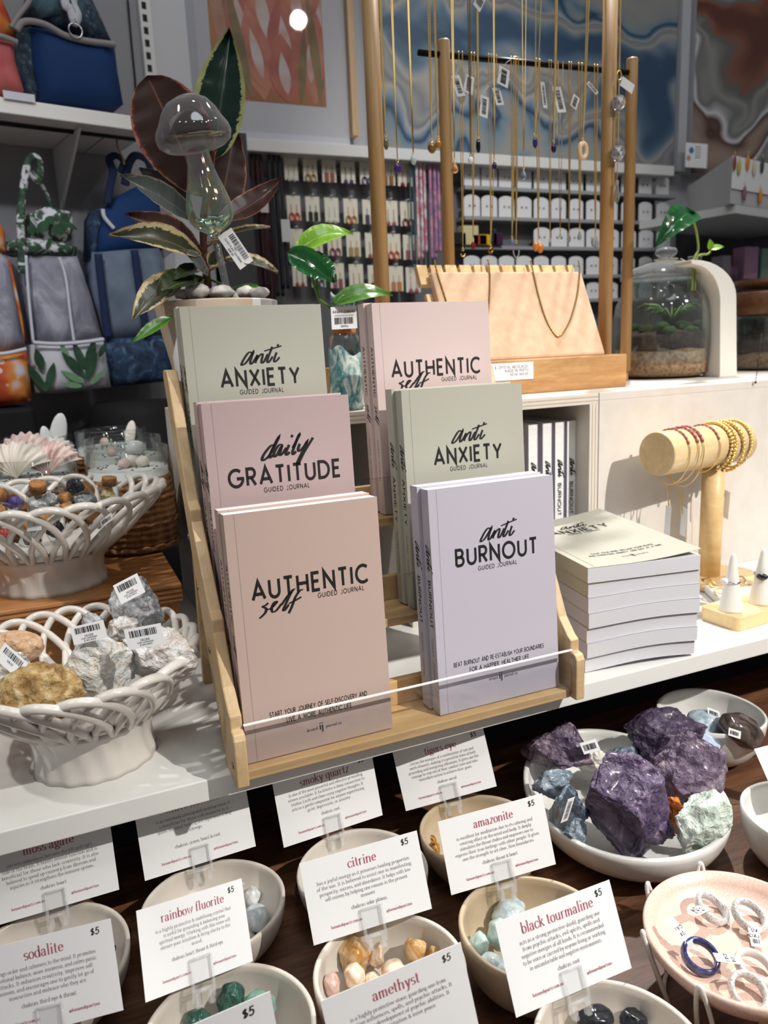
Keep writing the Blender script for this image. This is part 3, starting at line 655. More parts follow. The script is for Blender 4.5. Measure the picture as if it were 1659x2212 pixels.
# journals inside the cube riser, spines to the front
for i, px in enumerate((1141, 1172, 1199, 1225)):
    x = AY(px, 912, .292).x
    lb = 'lilac anti burnout journal in the cube riser, %s' % ('rightmost of the four', 'second from the right', 'third from the right', 'leftmost of the four')[3-i]
    if i == 0: j0 = journal('BURNOUT', C_lilac, (x, .2915+BW, .0303), (0, -1, 0), (0, 0, 1), (1, 0, 0), lb, 'lilac journals in the cube riser', False, T=.0165, spine=False)
    else: clone(j0, (x, .2915+BW, .0303), lb)
b = MB(); write_spine(b, 'BURNOUT', V((j0.location.x+.00825, .2914, .0303+BH)), V((0, 0, -1)), V((1, 0, 0)))
for r_ in [j0]+[o for o in COL.objects if o.get('group') == 'lilac journals in the cube riser' and o != j0]:
    q = MB(); q.v = [p+(r_.location-j0.location) for p in b.v]; q.f = b.f; q.mi = b.mi; q.sm = b.sm; obj('spine_lettering', q, INK, r_)
b = MB(); b.box(.60, .7245, .2915, .45, .0005, .030)
tag(obj('wooden_block', b, M_ply, None, .001), 'pale block under the lilac journals inside the cube riser', 'block')

# ------------------------------------------------------------------ stack of journals lying flat
su = V((.1335, -.0215, 0)).normalized(); sv = V((-su.y, su.x, 0)); so = V((.5365, .020, 0)); zz = 0.0005
tops = ['third from the bottom of the stack', 'fourth from the bottom of the stack']
names7 = ['bottom journal of the flat stack, lilac covers, resting on the shelf', 'lilac journal second from the bottom of the flat stack', 'lilac journal third from the bottom of the flat stack', 'lilac journal in the very middle of the flat stack', 'lilac journal third from the top of the flat stack', 'sage grey journal just under the top one of the flat stack', 'sage grey anti anxiety journal on top of the flat stack, cover curling']
for k in range(7):
    T = .0183; jx = (0, .0012, .0016, .0028, .0026, .0030, .0015)[k]; jy = (.004, .001, .003, .0, .001, .002, 0)[k]
    o = so+su*(jx-.001*k*.3)+sv*jy; bend = (.0045, .0042, .0036, .0030, .0022, .0012, .0)[k]; bl = (.0, .0005, .001, .0012, .001, .0005, 0)[k]
    def W(x, y, z, o=o, bend=bend, zz=zz):      # bent by the load: the middle rises a little
        s = x/BW; return o+su*x+sv*y+V((0, 0, zz+z+bend*(math.sin(PI*(s*1.15-.18))*.8+.45)-bend*.0))
    cov = C_sage if k >= 5 else C_lilac
    t = thing('journal', o+V((0, 0, zz)), names7[k], 'book', 'journals stacked flat beside the rack')
    b = MB(); n = 14
    def layer(b, z0, z1, inset=0, mi=0, curl=0):
        xs = [inset+(BW-2*inset)*i/n for i in range(n+1)]
        vs = []
        for x in xs:
            for (y, z) in ((inset, z0), (BH-inset, z0), (BH-inset, z1), (inset, z1)):
                vs.append(W(x, y, z+(curl*(max(0, x/BW-.35)/.65)**1.8*(y/BH*.35+.75) if curl else 0)))
        fs = []
        for i in range(n):
            a = i*4
            for q in range(4): fs.append((a+q, a+4+q, a+4+(q+1) % 4, a+(q+1) % 4)[::-1])
        fs += [(0, 1, 2, 3), (n*4+3, n*4+2, n*4+1, n*4)]
        b.add(vs, fs, mi)
    layer(b, 0, .0004); layer(b, T-.0004, T, curl=.010 if k == 6 else 0)
    b.add([W(0, 0, 0), W(0, BH, 0), W(0, BH, T), W(0, 0, T)], [(3, 2, 1, 0)]); obj('cover', b, cov, t)
    b = MB(); layer(b, .0004, T-.0005, .0004); obj('page_block', b, mat('stacked_page_edges', (220, 220, 224), .7), t)
    b = MB()
    for q in range(7):
        z = .0018+q*.0022
        for i in range(n):
            x0, x1 = BW*i/n, BW*(i+1)/n
            b.add([W(x0, -.00006+.0004, z), W(x1, -.00006+.0004, z), W(x1, -.00006+.0004, z+.00035), W(x0, -.00006+.0004, z+.00035)], [(0, 1, 2, 3)])
    obj('page_lines', b, mat('page_line_grey', (196, 195, 202), .8), t)  # thin grey lines between the pages
    if k == 6:
        b = MB(); q = MB(); write_cover(q, 'ANXIETY', V((0, 0, 0)), V((1, 0, 0)), V((0, 1, 0)))
        for p in q.v: b.v.append(W(p.x, p.y, T+.0004+.010*(max(0, p.x/BW-.35)/.65)**1.8*(p.y/BH*.35+.75)))
        b.f = q.f; b.mi = q.mi; b.sm = q.sm; obj('lettering', b, [INK, crease(C_sage)], t)
    zz += T+.0002
# ------------------------------------------------------------------ bowls of tumbled stones, cards and clips on the table
TZ = -.16
def glaze(name, c, c2=None, rough=.28): return mat(name, c, rough, var=(c2 or tuple(int(x*.93) for x in c), 26, 4), bump=(220, .05, .0006), coat=.3)
G_cream = glaze('cream_glaze', (212, 203, 191)); G_sand = glaze('sandy_speckled_glaze', (196, 178, 152), (174, 154, 126)); G_white = glaze('white_glaze', (228, 226, 221))
G_foot = mat('raw_clay_foot', (196, 184, 168), .8)
def bowl(name, cx, cy, zr, r, m, label, cat='bowl', h=None, group='stoneware bowls on the dark table', sx=1, sy=1, rot=0, seed=0, wobz=.0012, thick=.0042, foot=.5):
    h = h or zr-TZ; base = V((cx, cy, zr-h)); t = thing(name, base, label, cat, group)
    pr = []
    for i in range(15):            # outside, foot to rim
        s = i/14; pr.append((r*(foot+(1-foot)*math.sin(s*PI/2)**.8), .004+(h-.004)*(1-math.cos(s*PI/2))**.92))
    pr += [(r-thick*.3, h+.0012), (r-thick*.8, h+.0004)]
    for i in range(14):
        s = 1-i/14; pr.append(((r-thick)*(.0+(1)*math.sin(s*PI/2)**.62) if i < 13 else 0, .010+(h-.010)*(1-math.cos(s*PI/2))**.95-.0006))
    pr = [(foot*r*.9, .004)]+pr
    R = Matrix.Rotation(rot, 3, 'Z'); b = MB(); n = 64
    def wob(a, i): return 1+.012*math.sin(2*a+seed)+.006*math.sin(3*a+seed*2), wobz*math.sin(2*a+seed*1.7)*(pr[i][1]/h)
    b.lathe(pr, (0, 0, 0), n, wob=wob, sx=sx, sy=sy); b.v = [base+R @ p for p in b.v]; obj('bowl_body', b, m, t)
    b = MB(); b.lathe([(foot*r*.92, 0), (foot*r*.95, .0045), (foot*r*.7, .0045), (foot*r*.7, 0)], (0, 0, 0), n, sx=sx, sy=sy); b.v = [base+R @ p for p in b.v]; obj('foot_ring', b, G_foot, t); return t
BOWLS = {'moss agate': (-.066, -.046, .0715, G_cream), 'white howlite': (.078, -.039, .064, G_cream), 'smoky quartz': (.2175, -.055, .062, G_cream), 'tigers eye': (.347, -.054, .062, G_sand),
 'sodalite': (-.062, -.190, .062, G_cream), 'rainbow fluorite': (.062, -.179, .0645, G_cream), 'citrine': (.192, -.176, .0609, G_cream), 'amazonite': (.321, -.186, .062, G_sand),
 'black tourmaline': (.308, -.313, .0606, G_cream), 'amethyst': (.172, -.315, .060, G_cream)}
HOW = {'moss agate': 'cream bowl of dark stones below the moss agate card', 'white howlite': 'cream bowl of white pebbles below the white howlite card', 'smoky quartz': 'cream bowl of dark stones below the smoky quartz card',
 'tigers eye': 'sandy beige bowl of golden brown stones below the tigers eye card', 'sodalite': 'cream bowl below the sodalite card at the lower left corner', 'rainbow fluorite': 'cream bowl of green glassy stones below the rainbow fluorite card',
 'citrine': 'cream bowl of amber stones below the citrine card', 'amazonite': 'sandy beige bowl of pale aqua stones below the amazonite card', 'black tourmaline': 'cream bowl of black stones below the black tourmaline card',
 'amethyst': 'cream bowl in the front row below the amethyst card'}
for i, (k, (x, y, r, m)) in enumerate(BOWLS.items()):
    if k in ('sodalite', 'amethyst'): continue
    zr = -.1
    if i < 4: q = CAM+(V((x, y, zr))-CAM)*1.0252; x, y, zr = q; r *= 1.0252
    bowl('stone_bowl', x, y, zr, r, m, HOW[k], seed=i*1.3)
def gem(name, c, c2, rough=.16, trans=0, sss=.0, scale=60, coat=.4, bump=None):
    if name in MATS: return MATS[name]
    t = NT(name); vec = t.coord(); f = t.noise(vec, scale, 4, .6, 1.5)
    t.l(t.ramp(f, [(.36, c), (.6, c2)]), t.p.inputs['Base Color']); t.set(Roughness=rough, Coat_Weight=coat, Transmission_Weight=trans)
    if sss: t.p.inputs['Subsurface Weight'].default_value = sss; t.p.inputs['Subsurface Radius'].default_value = (.006, .005, .004); t.p.inputs['Subsurface Scale'].default_value = .6
    if bump: t.bump(t.noise(vec, bump[0], 3), bump[1], .001)
    MATS[name] = t.m; return t.m
S_how = gem('white_howlite_stone', (232, 232, 230), (190, 192, 194)); S_grey = gem('grey_white_stone', (196, 204, 210), (228, 232, 234))
S_cit = gem('amber_citrine', (205, 140, 62), (236, 206, 158), .14, .25, .2, 45, bump=(160, .3)); S_citp = gem('pale_citrine', (240, 224, 204), (226, 190, 150), .2, 0, .2); S_pinkq = gem('pinkish_quartz', (214, 186, 176), (190, 150, 134), .2)
S_ama = gem('aqua_amazonite', (158, 188, 182), (196, 214, 206), .2, 0, .1, 40); S_ama2 = gem('grey_amazonite', (168, 184, 186), (206, 216, 214), .2)
S_flu = gem('green_fluorite', (34, 74, 64), (70, 116, 98), .1, .3, 0, 50); S_flu2 = gem('pale_green_fluorite', (96, 142, 124), (140, 176, 160), .14, .2)
S_tig = gem('golden_tigers_eye', (74, 38, 14), (206, 140, 50), .15, scale=90); S_blk = gem('black_stone', (14, 15, 18), (40, 42, 48), .25); S_smk = gem('smoky_dark_stone', (30, 20, 18), (64, 46, 40), .15); S_mos = gem('dark_blue_green_stone', (14, 22, 30), (30, 44, 48), .15)
def pebble(px, py, z, wpx, hpx, m, label, group, ang=0, rough=False, seed=1, dep=None, name='tumbled_stone'):
    c = AZ(px, py, z); k = PS(c); rx, rz = wpx*k/2, hpx*k/2; ry = dep or (rx+rz)/2
    R = Matrix.Rotation(.4-0, 3, 'Z').inverted() @ Matrix.Rotation(math.radians(ang), 3, 'Y')
    b = MB()
    if rough: rock(b, (0, 0, 0), (rx*1.08, ry, rz*1.08), seed, planes=12, dmin=.62, dmax=.92, rough=.05, sub=4, rot=R, smooth=True)
    else: b.ell((0, 0, 0), (rx, ry, rz), n=44, rot=R, bumpy=.17, seed=seed)
    o = obj(name, b, m); o.location = c; LOC[o.name] = V(c); return tag(o, label, 'stone', group)
PB = [
 # howlite
 (554, 1984, -.122, 52, 58, S_grey, 'grey and white marbled pebble, largest at the right of the howlite bowl', 'pebbles in the howlite bowl', 20, False, 1),
 (546, 1938, -.124, 34, 46, S_how, 'chalk white pebble above the grey marbled one in the howlite bowl', 'pebbles in the howlite bowl', 0, False, 2),
 (531, 1910, -.125, 30, 40, S_how, 'white pebble furthest back in the howlite bowl', 'pebbles in the howlite bowl', 30, False, 3),
 (530, 2015, -.131, 40, 36, S_how, 'white pebble lowest in the howlite bowl, half behind the rainbow fluorite card', 'pebbles in the howlite bowl', 0, False, 4),
 # citrine
 (768, 2062, -.118, 74, 84, S_cit, 'large amber citrine lump at the back left of the citrine bowl', 'stones in the citrine bowl', -15, True, 5),
 (814, 2066, -.121, 36, 58, S_citp, 'slim pale citrine beside the large amber lump', 'stones in the citrine bowl', 10, True, 6),
 (766, 2107, -.117, 46, 50, S_citp, 'rounded cream citrine pebble below the large amber lump', 'stones in the citrine bowl', 0, False, 7),
 (717, 2128, -.119, 36, 52, S_pinkq, 'pinkish quartz stone at the left side of the citrine bowl', 'stones in the citrine bowl', 0, False, 8),
 (850, 2098, -.122, 56, 44, S_citp, 'pale pink translucent citrine in the middle of the citrine bowl', 'stones in the citrine bowl', 0, False, 9),
 (896, 2052, -.117, 50, 54, S_cit, 'honey coloured citrine lump at the right of the citrine bowl', 'stones in the citrine bowl', 25, True, 10),
 (936, 2058, -.120, 34, 36, S_cit, 'small amber citrine chip at the far right of the citrine bowl', 'stones in the citrine bowl', 0, True, 11),
 (806, 2120, -.124, 40, 36, S_citp, 'clear crumb of citrine half behind the amethyst card', 'stones in the citrine bowl', 0, True, 12),
 # amazonite
 (1098, 1972, -.118, 76, 50, S_ama2, 'largest pale aqua amazonite, topmost in the amazonite bowl', 'stones in the amazonite bowl', -25, False, 13),
 (1078, 2018, -.121, 50, 66, S_ama, 'upright aqua amazonite below the topmost one, edge hidden by the black tourmaline card', 'stones in the amazonite bowl', 10, False, 14),
 (1035, 2043, -.120, 42, 56, S_ama, 'green aqua amazonite furthest left in the amazonite bowl', 'stones in the amazonite bowl', 10, False, 15),
 (1063, 2084, -.119, 60, 44, S_ama2, 'grey aqua amazonite at the front of the amazonite bowl', 'stones in the amazonite bowl', 20, False, 16),
 (1090, 2102, -.120, 46, 40, S_ama2, 'lowest pale amazonite in the amazonite bowl', 'stones in the amazonite bowl', 0, False, 17),
 # fluorite
 (499, 2160, -.113, 60, 70, S_flu, 'dark green egg shaped fluorite beside the clip in the fluorite bowl', 'stones in the fluorite bowl', 12, False, 18),
 (560, 2176, -.117, 74, 60, S_flu2, 'pale sea green fluorite at the right of the fluorite bowl', 'stones in the fluorite bowl', 10, False, 19),
 (425, 2204, -.120, 60, 40, S_flu, 'deep green fluorite at the left of the fluorite bowl under the clip', 'stones in the fluorite bowl', 0, False, 20),
 (474, 2212, -.122, 50, 40, S_flu, 'dark green fluorite cut by the bottom edge of the picture', 'stones in the fluorite bowl', 0, False, 21),
 # tigers eye
 (928, 1820, -.127, 32, 34, S_tig, 'round golden brown tigers eye at the left of the tigers eye bowl', 'stones in the tigers eye bowl', 0, False, 22),
 (937, 1843, -.124, 28, 52, S_tig, 'upright striped tigers eye in front at the left of the tigers eye bowl', 'stones in the tigers eye bowl', 12, False, 23),
 (952, 1862, -.127, 36, 28, S_tig, 'dark brown tigers eye low beside the amazonite card', 'stones in the tigers eye bowl', 0, False, 24),
 (1046, 1746, -.121, 26, 46, S_tig, 'pointed dark tigers eye showing above the amazonite card', 'stones in the tigers eye bowl', -20, True, 25),
 # dark ones
 (654, 1925, -.125, 34, 46, S_smk, 'near black stone at the left of the smoky quartz bowl', 'stones in the smoky quartz bowl', 0, False, 26),
 (756, 1828, -.124, 50, 30, S_smk, 'dark glossy smoky stone at the back of the smoky quartz bowl', 'stones in the smoky quartz bowl', 20, False, 27),
 (268, 2030, -.126, 30, 60, S_mos, 'dark blue green stone at the right of the moss agate bowl', 'stones in the moss agate bowl', 10, False, 28),
 (246, 2062, -.128, 44, 44, S_mos, 'dark stone half behind the sodalite card in the moss agate bowl', 'stones in the moss agate bowl', 0, False, 29),
 (1284, 2199, -.114, 76, 50, S_blk, 'jagged black tourmaline lump at the left of the black tourmaline bowl', 'stones in the black tourmaline bowl', 0, True, 30),
 (1368, 2204, -.118, 56, 44, S_blk, 'rounded black tourmaline at the right of the black tourmaline bowl', 'stones in the black tourmaline bowl', 0, True, 31),
]
for p in PB:
    z = p[2]*1.0252+.0252*.3837*-1 if any(s in p[7] for s in ('howlite', 'tigers', 'smoky', 'moss')) else p[2]
    pebble(p[0], p[1], z, *p[3:8], ang=p[8], rough=p[9], seed=p[10])

CARDS = {   # middle of the lower edge, yaw, tilt, roll, width, height
 'moss agate': (-.051, .009, -.092, -.02, .235, .012, .106, .068), 'white howlite': (.078, .012, -.092, -.011, .33, .025, .106, .069), 'smoky quartz': (.2095, .001, -.092, -.036, .237, .053, .106, .0685),
 'tigers eye': (.342, -.003, -.092, -.284, .291, .151, .102, .066), 'sodalite': (-.055, -.127, -.092, -.266, .372, .109, .100, .065), 'rainbow fluorite': (.052, -.131, -.092, .322, .485, -.19, .089, .063),
 'citrine': (.195, -.138, -.092, -.149, .338, .071, .104, .066), 'amazonite': (.324, -.137, -.092, -.165, .303, .072, .103, .065), 'black tourmaline': (.305, -.266, -.092, -.035, .429, .024, .103, .065),
 'amethyst': (.170, -.267, -.092, -.09, .211, .11, .102, .067)}
BODY = {
 'moss agate': (['corrects imbalances between the left and right', 'side of the brain. It boosts mental function and is', 'beneficial for those who lack creativity. It is also', 'believed to speed up recovery from illnesses and', 'injuries as it strengthens the immune system.'], 'chakras: heart.'),
 'white howlite': (['is an extremely calming and soothing stone. It', 'is beneficial for those with insomnia as it', 'quiets the mind, helping one experience a deep', 'sleep.'], 'chakras: crown, heart & root.'),
 'smoky quartz': (['is one of the most powerful and effective grounding', 'stones available. It facilitates a deep connection to', 'Mother Earth and clears away negative thoughts. It', 'acts as a gentle companion for anyone experiencing', 'grief, depression, or anxiety.'], 'chakras: root.'),
 'tigers eye': (['carries the energies of a combination of sun and', 'earth elements, making it a powerful stone of both', 'grounding and energizing vibrations. It gives one the', 'courage to step out of their comfort zone and take', 'immediate action to achieve their goals.'], 'chakras: sacral.'),
 'sodalite': (['brings order and calmness to the mind. It promotes', 'emotional balance, eases insomnia, and calms panic', 'attacks. It enhances creativity, improves self-', 'esteem, and encourages one to gently let go of', 'insecurities and embrace who they are.'], 'chakras: third eye & throat.'),
 'rainbow fluorite': (['is a highly protective & stabilising crystal that', 'is useful for grounding & balancing your', 'spiritual energy. Working with this stone will', 'elevate your intuition & bring clarity to the', 'mind.'], 'chakras: heart, throat & third eye.'),
 'citrine': (['has a joyful energy as it possesses healing properties', 'of the sun. It is believed to assist one in manifesting', 'prosperity, success, and abundance. It helps with low', 'self-esteem by helping one remain in the present', 'moment'], 'chakras: solar plexus.'),
 'amazonite': (['is excellent for meditation due to its calming and', 'centring effect on the mind and body. It deeply', 'stimulates the throat chakra and empowers one to', 'express their true feelings with other people. It gives', 'one the strength to set clear, firm boundaries.'], 'chakras: throat & heart.'),
 'black tourmaline': (['acts as a strong protective shield, guarding one', 'from psychic attacks, evil spirits, spells and', 'negative energies of all kinds. It is recommended', 'to be worn or carried by anyone living or working', 'in uncomfortable and negative environments.'], 'chakras: root.'),
 'amethyst': (['is a highly protective stone, guarding one from', 'negative influences, spells, and psychic attacks. It', 'aids in the development of psychic abilities. It', 'enhances intuition & inner peace.'], 'chakras: third eye.')}
M_clip = NT('whitened_clip_rib'); _tr = M_clip.n('ShaderNodeBsdfTransparent'); _mx = M_clip.n('ShaderNodeMixShader'); _mx.inputs[0].default_value = .22; M_clip.set(Roughness=.08, Specular_IOR_Level=.9); M_clip.p.inputs['Base Color'].default_value = (.8, .8, .8, 1); M_clip.l(_tr.outputs[0], _mx.inputs[1]); M_clip.l(M_clip.p.outputs[0], _mx.inputs[2]); M_clip.l(_mx.outputs[0], M_clip.out.inputs['Surface']); M_clip = M_clip.m  # white mixed into the clear plastic in place of glints
M_clipt = thin_glass('clear_clip_sheet', (254, 254, 254), .5, low=.02)
def card_axes(yaw, tilt, roll):
    u = V((math.cos(yaw), math.sin(yaw), 0)); n = V((-math.sin(yaw), math.cos(yaw), 0)); v = n*math.sin(tilt)+V((0, 0, 1))*math.cos(tilt)
    c, s = math.cos(roll), math.sin(roll); return u*c+v*s, -u*s+v*c
clip0 = None
def make_clip(label):
    """built at the origin in x across, z up, y to the back"""
    t = thing('card_clip', (0, 0, 0), label, 'clip', 'clear plastic card clips')
    b = MB(); b.box(-.0062, .0062, -.0028, -.0012, -.003, .0135); obj('front_jaw', b, M_clipt, t, .0006)
    b = MB(); b.box(-.0062, .0062, .0010, .0024, -.003, .0120); obj('back_jaw', b, M_clipt, t, .0006)
    b = MB()
    for x in (-.0066, .0066): b.tube([(x, -.002, .0132), (x, -.0024, .006), (x, -.0022, -.003), (x*1.04, -.001, -.010)], [.0010, .0011, .0012, .0010], 8)
    b.tube([(-.0066, -.002, .0132), (.0066, -.002, .0132)], .0010, 8); obj('side_ribs', b, M_clip, t)
    b = MB(); b.tube([(-.0060, -.001, -.0045), (.0060, -.001, -.0045)], .0017, 10); obj('hinge_bar', b, M_clip, t)
    b = MB()
    for x in (-.0045, .0045): b.box(x-.0018, x+.0018, -.0030, .0016, -.0135, -.0055)
    obj('rim_grip', b, M_clip, t, .0009); return t
for i, (k, c) in enumerate(CARDS.items()):
    if i < 4:      # back row: set under the shelf edge
        o = CAM+(V(c[:3])-CAM)*1.0252; c = tuple(o)+c[3:6]+(c[6]*1.0252, c[7]*1.0252)
    o = V(c[:3]); u, v = card_axes(*c[3:6]); w, h = c[6:8]; n = u.cross(v).normalized()   # n points away from the viewer's side
    if n.y < 0: n = -n
    bl = o-u*w/2
    t = thing('crystal_card', o, 'white price card headed %s' % k, 'card', 'white crystal cards clipped to the bowls')
    b = MB(); b.obox(bl, u*w, v*h, n*.0005); obj('card', b, PAPER, t)
    b = MB(); e = bl-n*.00025; S = w/.104
    serif(b, k, e+u*w*.5+v*h*.785, u, v, .0051*S, align='c', mi=1, wt=.105, thin=.03, track=.08)
    ls, ch = BODY[k]
    for q, s in enumerate(ls): serif(b, s, e+u*w*.5+v*(h*.68-.0047*S*q), u, v, .00196*S, align='c', mi=2, wt=.085, thin=.045, fit=min(w*.80, len(s)*(.00151 if len(s) > 10 else .0021)*S))
    serif(b, ch, e+u*w*.5+v*(h*.68-.0047*S*(len(ls)+.55 if len(ls) > 4 else 5.55)), u, v, .00205*S, align='c', mi=2, wt=.1, thin=.05)
    serif(b, 'lunaandquartz.com.au', e+u*w*.29+v*h*.125, u, v, .0016*S, align='c', mi=1, wt=.11, thin=.05, fit=w*.26)
    serif(b, '@lunaandquartzau', e+u*w*.735+v*h*.125, u, v, .0016*S, align='c', mi=1, wt=.11, thin=.05, fit=w*.22)
    caps(b, '$5', e+u*w*.845+v*h*.875, u, v, .0047*S, mi=0, wt=.075, track=.25, slant=.15)
    obj('lettering', b, [INK, INKROSE, INKGREY], t)
    lb = 'clear plastic clip holding the %s card on its bowl' % k
    if clip0 is None: cl = clip0 = make_clip(lb)
    else: cl = clone(clip0, (0, 0, 0), lb)
    M = Matrix((u, n, v)).transposed().to_4x4(); M.translation = o-n*.0; M = M @ Matrix.Scale(1.28, 4); cl.matrix_world = M; cl.rotation_mode = 'XYZ'
# plain card in the front row, seen only by its upper corner
o = V((.050, -.245, -.092)); u, v = card_axes(.0, .153, .06); w, h = .10, .066; n = V((0, 1, 0))
t = thing('price_card', o, 'white card with a handwritten price at the bottom edge left of the amethyst card', 'card', 'white crystal cards clipped to the bowls')
b = MB(); b.obox(o-u*w*.62, u*w, v*h, n*.0005); obj('card', b, PAPER, t)
b = MB(); caps(b, '$5', o-u*w*.62-n*.0003+u*w*.80+v*h*.85, u, v, .0056, wt=.09, track=.25, slant=.15); obj('lettering', b, INK, t)

# ------------------------------------------------------------------ bowl of rough amethyst
bowl('rough_crystal_bowl', .530, -.052, -.104, .108, G_white, 'large oval white bowl heaped with rough amethyst and pale stones', h=.056, sx=.98, sy=1.22, rot=-.38, seed=2, wobz=.003, thick=.006, foot=.45)
def crystal(name, dark, mid, light, vein=None, rough=.22):
    if name in MATS: return MATS[name]
    t = NT(name); vec = t.coord(); f = t.noise(vec, 26, 5, .62, 1.8); g = t.noise(vec, 120, 4, .7, .6)
    c = t.ramp(f, [(.30, dark), (.47, mid), (.60, light)]+([(.70, vein)] if vein else [])); c2 = t.ramp(g, [(.42, dark), (.62, light)])
    t.l(t.mix(.2, c, c2), t.p.inputs['Base Color']); t.set(Roughness=rough+.08, Coat_Weight=.22, Coat_Roughness=.2)
    vo = t.n('ShaderNodeTexVoronoi', feature='F1'); vo.inputs['Scale'].default_value = 85; wv_ = t.n('ShaderNodeVectorMath', operation='SCALE'); nn_ = t.n('ShaderNodeTexNoise'); nn_.inputs['Scale'].default_value = 60; t.l(vec, nn_.inputs['Vector']); wv_.inputs['Scale'].default_value = .02; t.l(nn_.outputs['Color'], wv_.inputs[0]); ad_ = t.n('ShaderNodeVectorMath', operation='ADD'); t.l(vec, ad_.inputs[0]); t.l(wv_.outputs[0], ad_.inputs[1]); t.l(ad_.outputs[0], vo.inputs['Vector'])
    hs_ = t.n('ShaderNodeMath', operation='ADD'); t.l(vo.outputs['Distance'], hs_.inputs[0]); t.l(g, hs_.inputs[1]); t.bump(hs_.outputs[0], 1.0, .0035); MATS[name] = t.m; return t.m
X_am = crystal('rough_amethyst', (36, 22, 48), (70, 52, 86), (120, 102, 132), (212, 204, 208), rough=.3); X_am2 = crystal('dark_amethyst', (26, 17, 34), (56, 42, 68), (98, 82, 108), (184, 174, 182), rough=.3); X_ap = crystal('pale_amethyst', (60, 46, 70), (102, 84, 108), (146, 128, 142), (210, 198, 196), rough=.3)
X_bl = crystal('blue_calcite', (88, 104, 120), (128, 144, 158), (176, 188, 196), rough=.4); X_gr = crystal('pale_green_calcite', (176, 194, 182), (206, 220, 206), (234, 240, 228), rough=.5); X_wh = crystal('cream_quartz', (212, 204, 184), (232, 226, 208), (246, 244, 236), rough=.5); X_or = crystal('orange_calcite', (150, 66, 8), (206, 104, 22), (230, 150, 60))
def lump(px, py, z, wpx, hpx, m, label, seed, ang=0, dep=.8, group='rough stones in the large oval bowl', planes=16, rough=.09, cat='stone', name='rough_crystal', dmin=.5, dmax=.88, sub=5):
    c = AZ(px, py, z); k = PS(c); rx, rz = wpx*k/2, hpx*k/2
    R = Matrix.Rotation(-YAW, 3, 'Z') @ Matrix.Rotation(math.radians(ang), 3, 'Y') ; b = MB()
    rock(b, (0, 0, 0), (rx*1.25, (rx+rz)/2*dep*1.15, rz*1.25), seed, planes, dmin, dmax, rough, 3.2, sub, R, smooth=True)
    o = obj(name, b, m); o.location = c; LOC[o.name] = V(c); return tag(o, label, cat, group)
l1 = lump(1365, 1757, -.086, 176, 232, X_am, 'biggest dark purple amethyst at the front of the oval bowl', 41, 0-38, .85)
lump(1208, 1618, -.082, 134, 120, X_ap, 'pale purple amethyst lump at the back left of the oval bowl', 42, 10)
lump(1432, 1598, -.082, 172, 106, X_am2, 'dark purple amethyst lump furthest back at the right of the oval bowl', 43, -14)
lump(1474, 1660, -.078, 156, 150, X_ap, 'purple amethyst with a pale rind leaning in front at the right of the oval bowl', 44, 15)
lump(1190, 1695, -.096, 92, 62, X_bl, 'blue grey calcite lump at the left edge of the oval bowl', 45)
lump(1226, 1745, -.092, 80, 110, X_bl, 'larger blue grey calcite against the biggest amethyst at its left', 46)
lump(1240, 1800, -.106, 50, 54, X_bl, 'dark blue calcite bit low at the front left inside the oval bowl', 47)
lump(1348, 1640, -.100, 86, 78, X_bl, 'light blue calcite between the back amethyst lumps', 48)
lump(1272, 1636, -.098, 60, 54, X_wh, 'cream quartz lump behind the biggest amethyst', 49)
lump(1514, 1782, -.094, 112, 128, X_gr, 'pale green white calcite lump at the front right of the oval bowl', 50, 15)
lump(1394, 1682, -.106, 52, 40, X_gr, 'small green calcite chip in the middle of the oval bowl', 51)
lump(1462, 1764, -.106, 44, 74, X_or, 'orange calcite showing beside the biggest amethyst', 52, -15)
cc = AZ(1226, 1772, -.078); t = price_tag('price_sticker', cc, V((.25, -.1, .96)), V((-.95, -.2, .1)), .026, .010, None, seed=4); tag(t, 'long paper sticker with barcode wrapped on the blue grey calcite', 'label')
cc = AZ(1262, 1630, -.072); t = price_tag('price_sticker', cc, RGT+V((0, 0, .3)), V((-.1, .5, .8)), .019, .013, None, seed=5); tag(t, 'cream paper sticker with barcode on the quartz behind the amethyst', 'label')

# bowl of polished palm stones behind, and another bowl at the right edge
bowl('palm_stone_bowl', .738, .022, -.096, .066, G_white, 'white footed bowl of polished palm stones behind the amethyst bowl', h=.064, seed=3, foot=.42, thick=.004)
def palm(px, py, z, w, h, m, label, ang, seed): return pebble(px, py, z, w, h, m, label, 'palm stones in the white bowl', ang, False, seed, name='palm_stone')
palm(1522, 1566, -.104, 78, 62, gem('blue_grey_palm', (150, 166, 178), (196, 206, 212), .12), 'blue grey polished palm stone with a white sticker', 10, 60)
palm(1600, 1578, -.098, 104, 66, gem('brown_palm', (44, 36, 33), (96, 84, 78), .12, scale=30), 'large dark brown polished palm stone resting on the bowl side', 28, 61)
palm(1508, 1600, -.108, 104, 46, gem('sky_blue_palm', (168, 188, 218), (206, 218, 234), .14, scale=30), 'sky blue polished palm stone at the front of the white bowl', 8, 62)
cc = AZ(1530, 1545, -.088); t = price_tag('price_sticker', cc, RGT*.9-V((0, 0, .35)), V((.1, .3, .9)), .017, .010, None, seed=6); tag(t, 'white sticker on the blue grey palm stone', 'label')
cc = AZ(1573, 1588, -.088); t = price_tag('price_sticker', cc, RGT-V((0, 0, .35)), V((.3, .2, .9)), .016, .009, None, seed=7); tag(t, 'white sticker under the dark brown palm stone', 'label')
c3 = AZ(1735, 1760, -.1); bowl('edge_bowl', c3.x+.004, c3.y, -.1, .062, G_white, 'white bowl cut by the right edge of the picture', seed=5)
